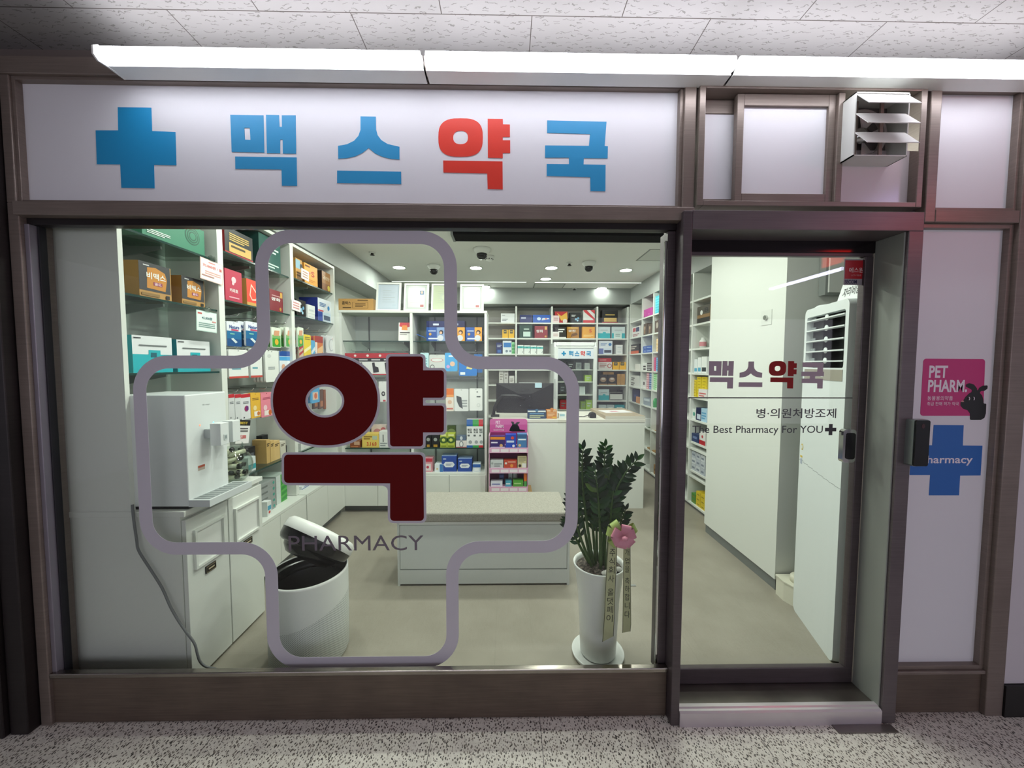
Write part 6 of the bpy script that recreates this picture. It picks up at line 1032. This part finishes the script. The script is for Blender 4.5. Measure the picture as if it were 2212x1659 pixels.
# congratulation ribbon on the pot
rbn = empty('ribbon_bow', (oy(1345, 1158, .2).x, .2, .6), 'pink and green ribbon bow with two cream lettered tails hanging on the plant pot', 'ribbon')
CREAM = M('#c3c49a', .6); PINKR = M('#dc8fa6', .4); GREENR = M('#a9bd6a', .4); INK = M('#2a2a22', .6)
def c2p(l): return [(1200+x/3.19, 940+y/3.19) for x, y in l]
def tail(Lp, Rp, yt, yb_, txt, gaps):
    n = len(Lp); YS = [yt+(yb_-yt)*i/(n-1) for i in range(n)]
    A = [oy(*c2p([p])[0], y) for p, y in zip(Lp, YS)]; Bp = [oy(*c2p([p])[0], y) for p, y in zip(Rp, YS)]
    m = MB(); vs = []
    for a_, b_ in zip(A, Bp): vs += [a_, b_, a_+Vector((0, .0012, 0)), b_+Vector((0, .0012, 0))]
    fs = []
    for i in range(n-1): k = 4*i; fs += [(k, k+4, k+5, k+1), (k+2, k+3, k+7, k+6), (k, k+2, k+6, k+4), (k+1, k+5, k+7, k+3)]
    fs += [(0, 1, 3, 2), (4*n-4, 4*n-2, 4*n-1, 4*n-3)]; m.add(vs, fs, CREAM)
    for S, T in ((A, Bp), (Bp, A)):
        vs = []
        for a_, b_ in zip(S, T): e = (b_-a_)*.05; vs += [a_+Vector((0, -.0008, 0)), a_+e+Vector((0, -.0008, 0))]
        m.add(vs, [(2*i, 2*i+1, 2*i+3, 2*i+2) for i in range(n-1)], INK)
    def at(s):
        x = s*(n-1); i = min(int(x), n-2); k = x-i; return A[i].lerp(A[i+1], k), Bp[i].lerp(Bp[i+1], k)
    for ch, (s0, s1) in zip(txt, gaps):
        a0, b0_ = at(s1); a1, b1_ = at(s0); u_ = (b0_-a0); v_ = (a1-a0); w_ = u_.length
        vs, fs, _ = textgeo(ch, .0)
        if vs: m.add([a0+u_*(.22+.6*x)+v_*y+Vector((0, -.001, 0)) for x, y in vs], fs, INK)
    m.build('ribbon_tail', rbn)
g1 = [(x, x+.072) for x in (.12, .205, .29, .375, .51, .595, .68, .765)]
tail([(362, 700), (358, 800), (352, 900), (346, 1000), (342, 1100), (338, 1200), (332, 1300), (322, 1425)], [(425, 700), (424, 800), (420, 900), (415, 1000), (411, 1100), (408, 1200), (404, 1300), (400, 1385)], pc.y-s_-.016, pc.y-s_-.006, '주식회사올댓페이', g1)
g2 = [(x, x+.065) for x in (.12, .205, .285, .40, .48, .56, .645, .73)]
tail([(468, 690), (468, 800), (467, 900), (466, 1000), (465, 1100), (464, 1200), (462, 1300), (460, 1362)], [(514, 690), (516, 800), (517, 900), (518, 1000), (519, 1100), (520, 1200), (521, 1300), (516, 1352)], pc.y-s_-.01, pc.y-s_, '개업을축하합니다', g2)
bc = oy(*c2p([(463, 690)])[0], pc.y-s_-.035)
def loop(m, ang, ln, wd_, mat, tilt=0.):
    d = Vector((math.cos(ang), -.25+tilt, math.sin(ang))).normalized(); q = Vector((0, -1, 0)); nrm = d.cross(q).normalized(); q = nrm.cross(d)
    pr = [(0, 0), (.35, .22), (.75, .34), (1, .2), (1.02, .0), (.8, -.12), (.4, -.1), (0, 0)]
    vs = []
    for i, (u_, h_) in enumerate(pr):
        ww = wd_*(.45+.55*min(1, u_*1.4)); c0 = bc+d*(ln*u_)+q*(ln*h_*.7); vs += [c0-nrm*ww, c0+nrm*ww]
    m.add(vs, [(2*i, 2*i+1, 2*i+3, 2*i+2) for i in range(len(pr)-1)], mat, True)
m = MB()
for a_ in (.35, 1.35, 2.7, 3.6, 4.5, 5.5): loop(m, a_, .05, .02, PINKR)
m.lathe([(.0001, -.01), (.01, -.006), (.012, 0), (.01, .006), (.0001, .01)], bc+Vector((0, -.03, 0)), PINKR, 14); m.build('pink_bow', rbn)
m = MB()
for a_ in (.5, 2.2, 2.9, 3.9): loop(m, a_, .064, .018, GREENR, .5)
m.build('green_bow', rbn)
# ------------------------------------------------------------------ waste bin with open lid
tc = oy(667, 1240, .285); tc.z = 0; TR, TH = .166, .393
tb = empty('waste_bin', tc, 'round white waste bin with an open black-lined lid behind the window', 'waste bin')
PERF = mat_perforated()
m = MB(); m.lathe([(TR*.94, .0), (TR*.99, .02), (TR, .2), (TR, TH-.01)], tc, PERF, 72); m.lathe([(TR, TH-.01), (TR, TH), (TR-.006, TH+.002), (TR-.008, TH-.004)], tc, WHITE2, 72); m.build('body', tb, origin=tc)
m = MB(); m.lathe([(TR-.008, TH-.002), (TR-.012, TH-.14), (.0001, TH-.15)], tc, M('#0b0b0d', .3), 56); m.lathe([(TR-.009, TH-.02), (TR-.02, TH-.024), (TR-.03, TH-.03), (TR-.034, TH-.06)], tc, M('#121214', .25), 56); m.build('inner_liner', tb)
m = MB(); m.add([tc+Vector((-.05, -.03, TH-.148)), tc+Vector((-.02, -.05, TH-.148)), tc+Vector((.0, -.02, TH-.14)), tc+Vector((-.03, .0, TH-.135))], [(0, 1, 2, 3)], M('#8a6a58', .7)); m.build('crumpled_tissue', tb)
m = MB(); m.fbox(FB(tc.x-.075, tc.y-TR*.895, .30), 0, .03, 0, .004, 0, .001, M('#8a9290', .5)); m.fbox(FB(tc.x-.07, tc.y-TR*.91, .285), 0, .03, 0, .003, 0, .001, M('#8a9290', .5)); m.build('maker_mark', tb)
az = math.radians(58); hd_ = Vector((math.cos(az), math.sin(az), 0)); tg_ = Vector((-math.sin(az), math.cos(az), 0)); hp = tc+hd_*(TR-.004)+Vector((0, 0, TH+.004))
rotm = Matrix.Rotation(math.radians(-33), 3, -tg_) if False else Matrix.Rotation(math.radians(43), 3, tg_)
def lid(prof, mat, name, par):
    m = MB(); m.lathe(prof, Vector((0, 0, 0)), mat, 64); m.v = [hp+rotm @ (v-hd_*(TR-.004)) for v in m.v]; return m.build(name, par)
ld = lid([(TR, .0), (TR+.001, .006), (TR-.001, .036), (TR-.016, .05), (TR*.5, .056), (.0001, .057)], WHITE2, 'lid', tb)
lid([(TR-.001, .0), (TR-.006, -.03), (TR-.016, -.045), (TR-.03, -.05), (TR-.04, -.05), (TR-.045, -.062), (TR-.07, -.085), (TR-.085, -.088), (.0001, -.086)], M('#0a0a0c', .22), 'lid_liner', ld)
# ------------------------------------------------------------------ water dispenser on the recycling cabinet
wz = .738; a = ox(392, 863, -1.288); yb0 = .118; yb1 = ox(488, 860, -1.288).y; wt = 1.205
wdp = empty('water_dispenser', (-1.42, .2, wz), 'white countertop water dispenser standing on the cabinet by the window', 'water dispenser')
WM = M('#e2e6e6', .3)
m = MB(); m.box(-1.56, -1.289, yb0, yb1, wz+.012, wt, WM); m.build('body', wdp, bevel=.004)
B('foot', wdp, BLACK, -1.55, -1.30, yb0+.01, yb1-.01, wz, wz+.012)
f = FL(-1.289, yb0, wz); w = yb1-yb0
m = MB(); m.fbox(f, -.002, w+.03, .012, .04, 0, .085, M('#cfd4d5', .35)); m.fbox(f, .01, w+.02, .04, .0405, .008, .075, M('#8d9494', .5))
for k in range(9): m.fbox(f, .015+k*.026, .022+k*.026, .0405, .042, .01, .073, M('#aab0b0', .4))
m.build('drip_tray', wdp)
for i, yy_ in enumerate((.105, .175)):
    m = MB(); z0 = .245; m.fbox(f, yy_-.024, yy_+.024, z0, z0+.095, .03, .075, WM); m.fbox(f, yy_-.018, yy_+.018, z0+.03, z0+.07, 0, .03, M('#b9bebf', .4)); sp_ = m.build('spout', wdp, bevel=.002)
    if i == 0: m = MB(); m.fbox(f, yy_-.007, yy_+.012, z0+.02, z0+.045, .075, .077, M('#cfd6d6', .3)); m.quad(f, yy_-.003, z0+.026, yy_+.008, z0+.04, .0774, M('#8f9a9c', .3)); m.build('lever', sp_)
m = MB(); m.quad(f, .05, .145, .085, .165, .0006, M('#b9a99c', .4)); m.quad(f, .05, .157, .085, .166, .0009, M('#b0523c', .4)); m.build('warning_label', wdp)
m = MB(); m.prism(f, ell(.068, .335, .003, .004, 10), .0004, .001, emit('red_led', '#ff8a6a', 1.2)); m.prism(f, ell(.14, .335, .003, .005, 10), .0004, .001, emit('cyan_led', '#7fe6ff', 1.2)); m.build('indicator_lights', wdp)
m = MB(); m.text(f, .085, .415, .125, .422, 'SK magic', .0006, M('#8a8f92', .5)); m.build('maker_mark', wdp)
# power cable of the dispenser
pts = [oy(px, py, y) for px, py, y in ((286, 1090, .094), (288, 1115, .088), (295, 1165, .085), (300, 1190, .085), (325, 1230, .085), (350, 1270, .085), (368, 1310, .085), (385, 1340, .085), (402, 1365, .085), (420, 1390, .092), (427, 1415, .096), (433, 1430, .098), (445, 1440, .10), (464, 1444, .105))]
def cat(pts, n=6):
    o = []
    for i in range(len(pts)-1):
        p0, p1, p2, p3 = pts[max(i-1, 0)], pts[i], pts[i+1], pts[min(i+2, len(pts)-1)]
        for k in range(n): t = k/n; o.append(.5*((2*p1)+(p2-p0)*t+(2*p0-5*p1+4*p2-p3)*t*t+(3*p1-p0-3*p2+p3)*t**3))
    return o+[pts[-1]]
q = cat(pts); q.append(Vector((q[-1].x+.05, .112, .01)))
m = MB(); m.tube(q, .0045, M('#6d7072', .5), 8); tag(m.build('power_cable', origin=q[-1]), 'grey power cable hanging from the water dispenser down the white cabinet side', 'cable')
# ------------------------------------------------------------------ glass bowl of ointment tubes with its price sign
jr = .098; jc = Vector((-1.385, .472, .738+jr*.86))
jb = empty('glass_bowl', jc-Vector((0, 0, jr*.86)), 'round glass bowl standing beside the water dispenser on the white cabinet', 'bowl')
m = MB(); pr = [(.0001, -jr*.86)]+[(jr*math.cos(t), jr*math.sin(t)) for t in [math.radians(x) for x in range(-58, 56, 9)]]+[(jr*.62, jr*.9)]; pr2 = [(r*.97, z*.97) for r, z in pr[::-1]]; m.lathe(pr+pr2, jc, JARG, 40); m.build('bowl', jb)
rj = random.Random(5); k = 0; TB = M('#d3d0b8', .4); TCAP = M('#1a1a1a', .4)
for i in range(22):
    lay = i//5; zz = jc.z-.055+lay*.029; a_ = i*2.4+.3; rr = .024+.010*(i % 2); ctr = Vector((jc.x+rr*math.cos(a_), jc.y+rr*math.sin(a_), zz)); d = Vector((.8, -.35+.9*rj.random()-.3, .25*(rj.random()-.5)+(.6 if lay == 4 else 0))).normalized()
    if (i % 3) == 0: d = Vector((.35, .9, .1)).normalized()
    m = MB(); p0, p1 = ctr-d*.04, ctr+d*.036; m.tube([p0, ctr, p1], .0118, TB, 12, True, .0108); qv = d.cross(Vector((0, 0, 1))).normalized(); m.add([p0+qv*.0115, p0-qv*.0115, p0-d*.008-qv*.013, p0-d*.008+qv*.013], [(0, 1, 2, 3)], TB)
    o = m.build('ointment_tube', origin=ctr); tag(o, 'cream ointment tube with a black cap, one of those heaped in the glass bowl', 'tube', 'ointment tubes in the glass bowl')
    m = MB(); m.tube([p1, p1+d*.014], .0112, TCAP, 12); m.build('cap', o)
a, b = ox(502, 908, -1.36), ox(538, 950, -1.36); cardf = Fr((-1.36, a.y+.012, b.z), (0, .985, -.17), (0, .17, .985), (1, 0, 0))
cs_ = card('price_sign', 'white price sign with a black top band standing over the glass bowl', cardf, (b.y-a.y)*.85, a.z-b.z, '#e6e4e2', [('r', 0, .76, 1, 1, '#17171a'), ('t', .2, .82, .8, .92, 'BEST', '#d3b53a'), ('b', .2, .5, .85, .66, 2, '#5a5558'), ('t', .3, .18, .75, .36, '5,000', '#c8343c')], False)
m = MB(); bt = cardf.p((b.y-a.y)*.42, 0, 0); g = glass('stand_plastic', '#dfe6e4', .12); m.tube([bt+Vector((0, 0, .01)), bt+Vector((0, .01, -.04)), Vector((jc.x+.02, jc.y+.03, jc.z+jr*.5))], .005, g, 8)
for k in range(4): m.lathe([(.0001, -.009), (.009, 0), (.0001, .009)], bt+Vector((0, .006*k, -.015-.018*k)), g, 10)
m.build('stand', cs_)
# ------------------------------------------------------------------ standing air conditioner
q0, q1 = oz(1797, 1434, 0), oz(1718, 1322, 0); e = (q1-q0).normalized(); q1 = q1+e*.032; AWD = (q1-q0).length; nn_ = Vector((-e.y, e.x, 0))
if nn_.x > 0: nn_ = -nn_
fa = Fr(q1, -e, (0, 0, 1), nn_)          # across runs towards the window
def af(px, py): v = opl(px, py, q0, nn_)-q1; return v.dot(-e), v.z
AH = af(1828, 645)[1]; AD = .27
ac = empty('air_conditioner', (q0+q1)/2-nn_*.13, 'tall white standing air conditioner with open black louvres behind the door glass', 'air conditioner')
AW = M('#dde3e3', .32)
o0, o1 = af(1741, 690), af(1821, 795); ozt = af(1821, 668)[1]; obz = o1[1]; oa0, oa1 = max(o0[0], .022), min(o1[0], AWD-.022)
op = [(oa0, obz), (oa1, obz), (oa1, ozt), (oa0, ozt)]
m = MB(); m.prism(fa, fillet([(0, 0), (AWD, 0), (AWD, AH), (0, AH)], .03), -.04, 0, AW, [fillet(op, .012)]); m.build('front_panel', ac, bevel=.006, seg=3)
m = MB(); m.prism(fa, fillet([(.004, 0), (AWD-.004, 0), (AWD-.004, AH-.004), (.004, AH-.004)], .03), -AD, -.041, AW); m.build('cabinet', ac, bevel=.01)
m = MB(); m.fbox(fa, oa0-.002, oa1+.002, obz, ozt, -.0405, -.036, M('#070708', .8, 0, .1)); m.fbox(fa, oa0, oa0+.1, obz, ozt, -.036, -.03, M('#2c2f30', .7)); m.build('outlet_cavity', ac)
for yl, yr in ((697, 678), (717.5, 703), (740, 729.5), (761, 755.5), (781, 779.5)):
    za, zb_ = af(1740, yl)[1], af(1819, yr)[1]; z = (za+zb_)/2
    m = MB(); m.fbox(fa, oa0, oa1, z-.003, z+.003, -.03, .004, AW); m.prism(Fr(fa.p(0, z, -.008), fa.u, fa.v, fa.n), ell(oa0+(oa1-oa0)*.52, .003, .016, .014, 16), 0, .003, AW); m.fbox(fa, oa0+.012, oa0+.055, z+.003, z+.018, -.02, -.016, M('#7d8385', .5)); m.build('louvre', ac)
z1_, z0_ = af(1738, 797)[1], af(1738, 818)[1]
m = MB(); m.fbox(fa, oa0, oa1, z0_, z1_, .0, .002, M('#9b968a', .35)); m.quad(fa, oa0+(oa1-oa0)*.48, z0_+(z1_-z0_)*.3, oa0+(oa1-oa0)*.54, z0_+(z1_-z0_)*.75, .0024, M('#d3d6d3', .4)); m.build('control_strip', ac)
zs_ = af(1760, 1022)[1]; m = MB()
for k in range(8): a0_, a1_ = AWD*k/8, AWD*(k+1)/8; za = zs_+.03*(1-k/8)**2; m.fbox(fa, a0_, a1_, za-.002-.03*(k/8)**2*.3, za-.03*(k/8)**2*.3, 0, .0006, M('#8a9192', .5))
m.build('panel_seam', ac)
m = MB(); m.prism(fa, ell(*af(1733, 965), .012, .016, 18), .0004, .0012, M('#d3b53a', .4)); m.prism(fa, ell(*af(1733, 965), .008, .011, 18), .0012, .0018, AW); p_ = af(1731, 985); m.fbox(fa, p_[0]-.01, p_[0]+.012, p_[1]-.006, p_[1]+.004, .0004, .001, M('#d3b53a', .4)); m.fbox(fa, p_[0]-.008, p_[0]+.01, p_[1]-.04, p_[1]-.012, .0004, .001, M('#aab3c4', .4)); m.build('energy_label', ac)
# paper sign on top of it
a = af(1805, 645); b_ = af(1838, 620); tp_ = fa.p(AWD*.55, AH+.001, -.06)
o = empty('paper_sign', tp_, 'white paper sign with black handwriting standing on the air conditioner', 'paper sign'); th = .25
fp = Fr(tp_-fa.u*.06, fa.u, (fa.v*math.cos(th)-fa.n*math.sin(th)), (fa.n*math.cos(th)+fa.v*math.sin(th))); m = MB(); m.fbox(fp, 0, .21, 0, .10, -.001, 0, M('#e3e5e6', .5)); m.text(fp, .03, .03, .17, .075, '자리비움', .0006, M('#2a2a2e', .6), .01); m.build('card', o)
m = MB(); m.fbox(Fr(fp.o, fa.u, fa.v, fa.n), 0, .2, 0, .004, -.06, 0, M('#d9dcdc', .5)); m.build('foot', o)
m = MB(); ce = fa.p(AWD*.16, AH+.0005, -.07); m.lathe([(.0001, 0), (.05, 0), (.052, .008), (.04, .016), (.0001, .017)], ce, AW, 24); tag(m.build('lid', origin=ce), 'white round plastic lid lying on top of the air conditioner beside the paper sign', 'lid')
# electrical panel box on the partition end
EY = .718; a, b = oy(1772, 640, EY), oy(1868, 556, EY)
ep = empty('electrical_panel', ((a.x+b.x)/2, EY, a.z), 'white electrical panel box on the wall above the air conditioner', 'electrical panel'); m = MB(); m.box(a.x-.012, 2.1, EY-.045, EY-.001, a.z, a.z+.36, M('#8f9491', .5)); m.build('box', ep); B('door', ep, LAM, a.x, 2.09, EY-.055, EY-.046, a.z+.012, a.z+.35, bevel=.002)
# small round cover on the partition and the drain pump on the floor behind the unit
p = ox(1656, 686, PXW-.001); m = MB(); f = FR(PXW, p.y, p.z); m.fbox(f, -.045, .045, -.045, .045, 0, .003, M('#d6d9d3', .4)); o = m.build('wall_cover', origin=p); tag(o, 'small square cover with a round knob on the white partition', 'wall plate'); m = MB(); m.prism(f, ell(0, 0, .014, .014, 20), .003, .014, CHROME); m.build('knob', o)
a = oz(1680, 1290, 0); b = oz(1717, 1316, 0)
dpn = empty('floor_bin', (a.x+.1, a.y, 0), 'low cream round-fronted plastic bin on the floor between partition and air conditioner', 'bin'); CR = M('#d6d4c3', .4)
fz = Fr((a.x+.012, b.y+.025, 0), (1, 0, 0), (0, 1, 0), (0, 0, 1))
oz_ = [(.0, .10), (-.004, .05), (.012, .0), (.05, -.045), (.11, -.06), (.2, -.06), (.2, .12), (.0, .12)]
m = MB(); m.prism(fz, fillet(oz_, .02), 0, .105, CR); m.build('body', dpn, bevel=.003); m = MB(); m.prism(fz, fillet(offset(oz_, .003), .02), .105, .112, CR); m.build('lid', dpn)
m = MB(); ce = Vector(fz.p(.085, .04, .112)); m.lathe([(.0001, 0), (.05, 0), (.05, .03), (.044, .036), (.0001, .037)], ce, CR, 28); m.build('top_drum', dpn)
m = MB(); rp = [fz.p(.08+.035*math.cos(t), -.02+.022*math.sin(t), .118) for t in [i*2*math.pi/20 for i in range(21)]]; m.tube(rp, .004, WHITE2, 8); m.build('ring_handle', dpn)
# small grey floor stopper beside the plant
p = oz(1366, 1265, 0); m = MB(); m.box(p.x-.05, p.x+.02, p.y-.008, p.y+.008, .0005, .004, M('#8a8c8a', .5)); tag(m.build('floor_marker', origin=p), 'small grey strip on the shop floor past the ribbon tails', 'floor strip')
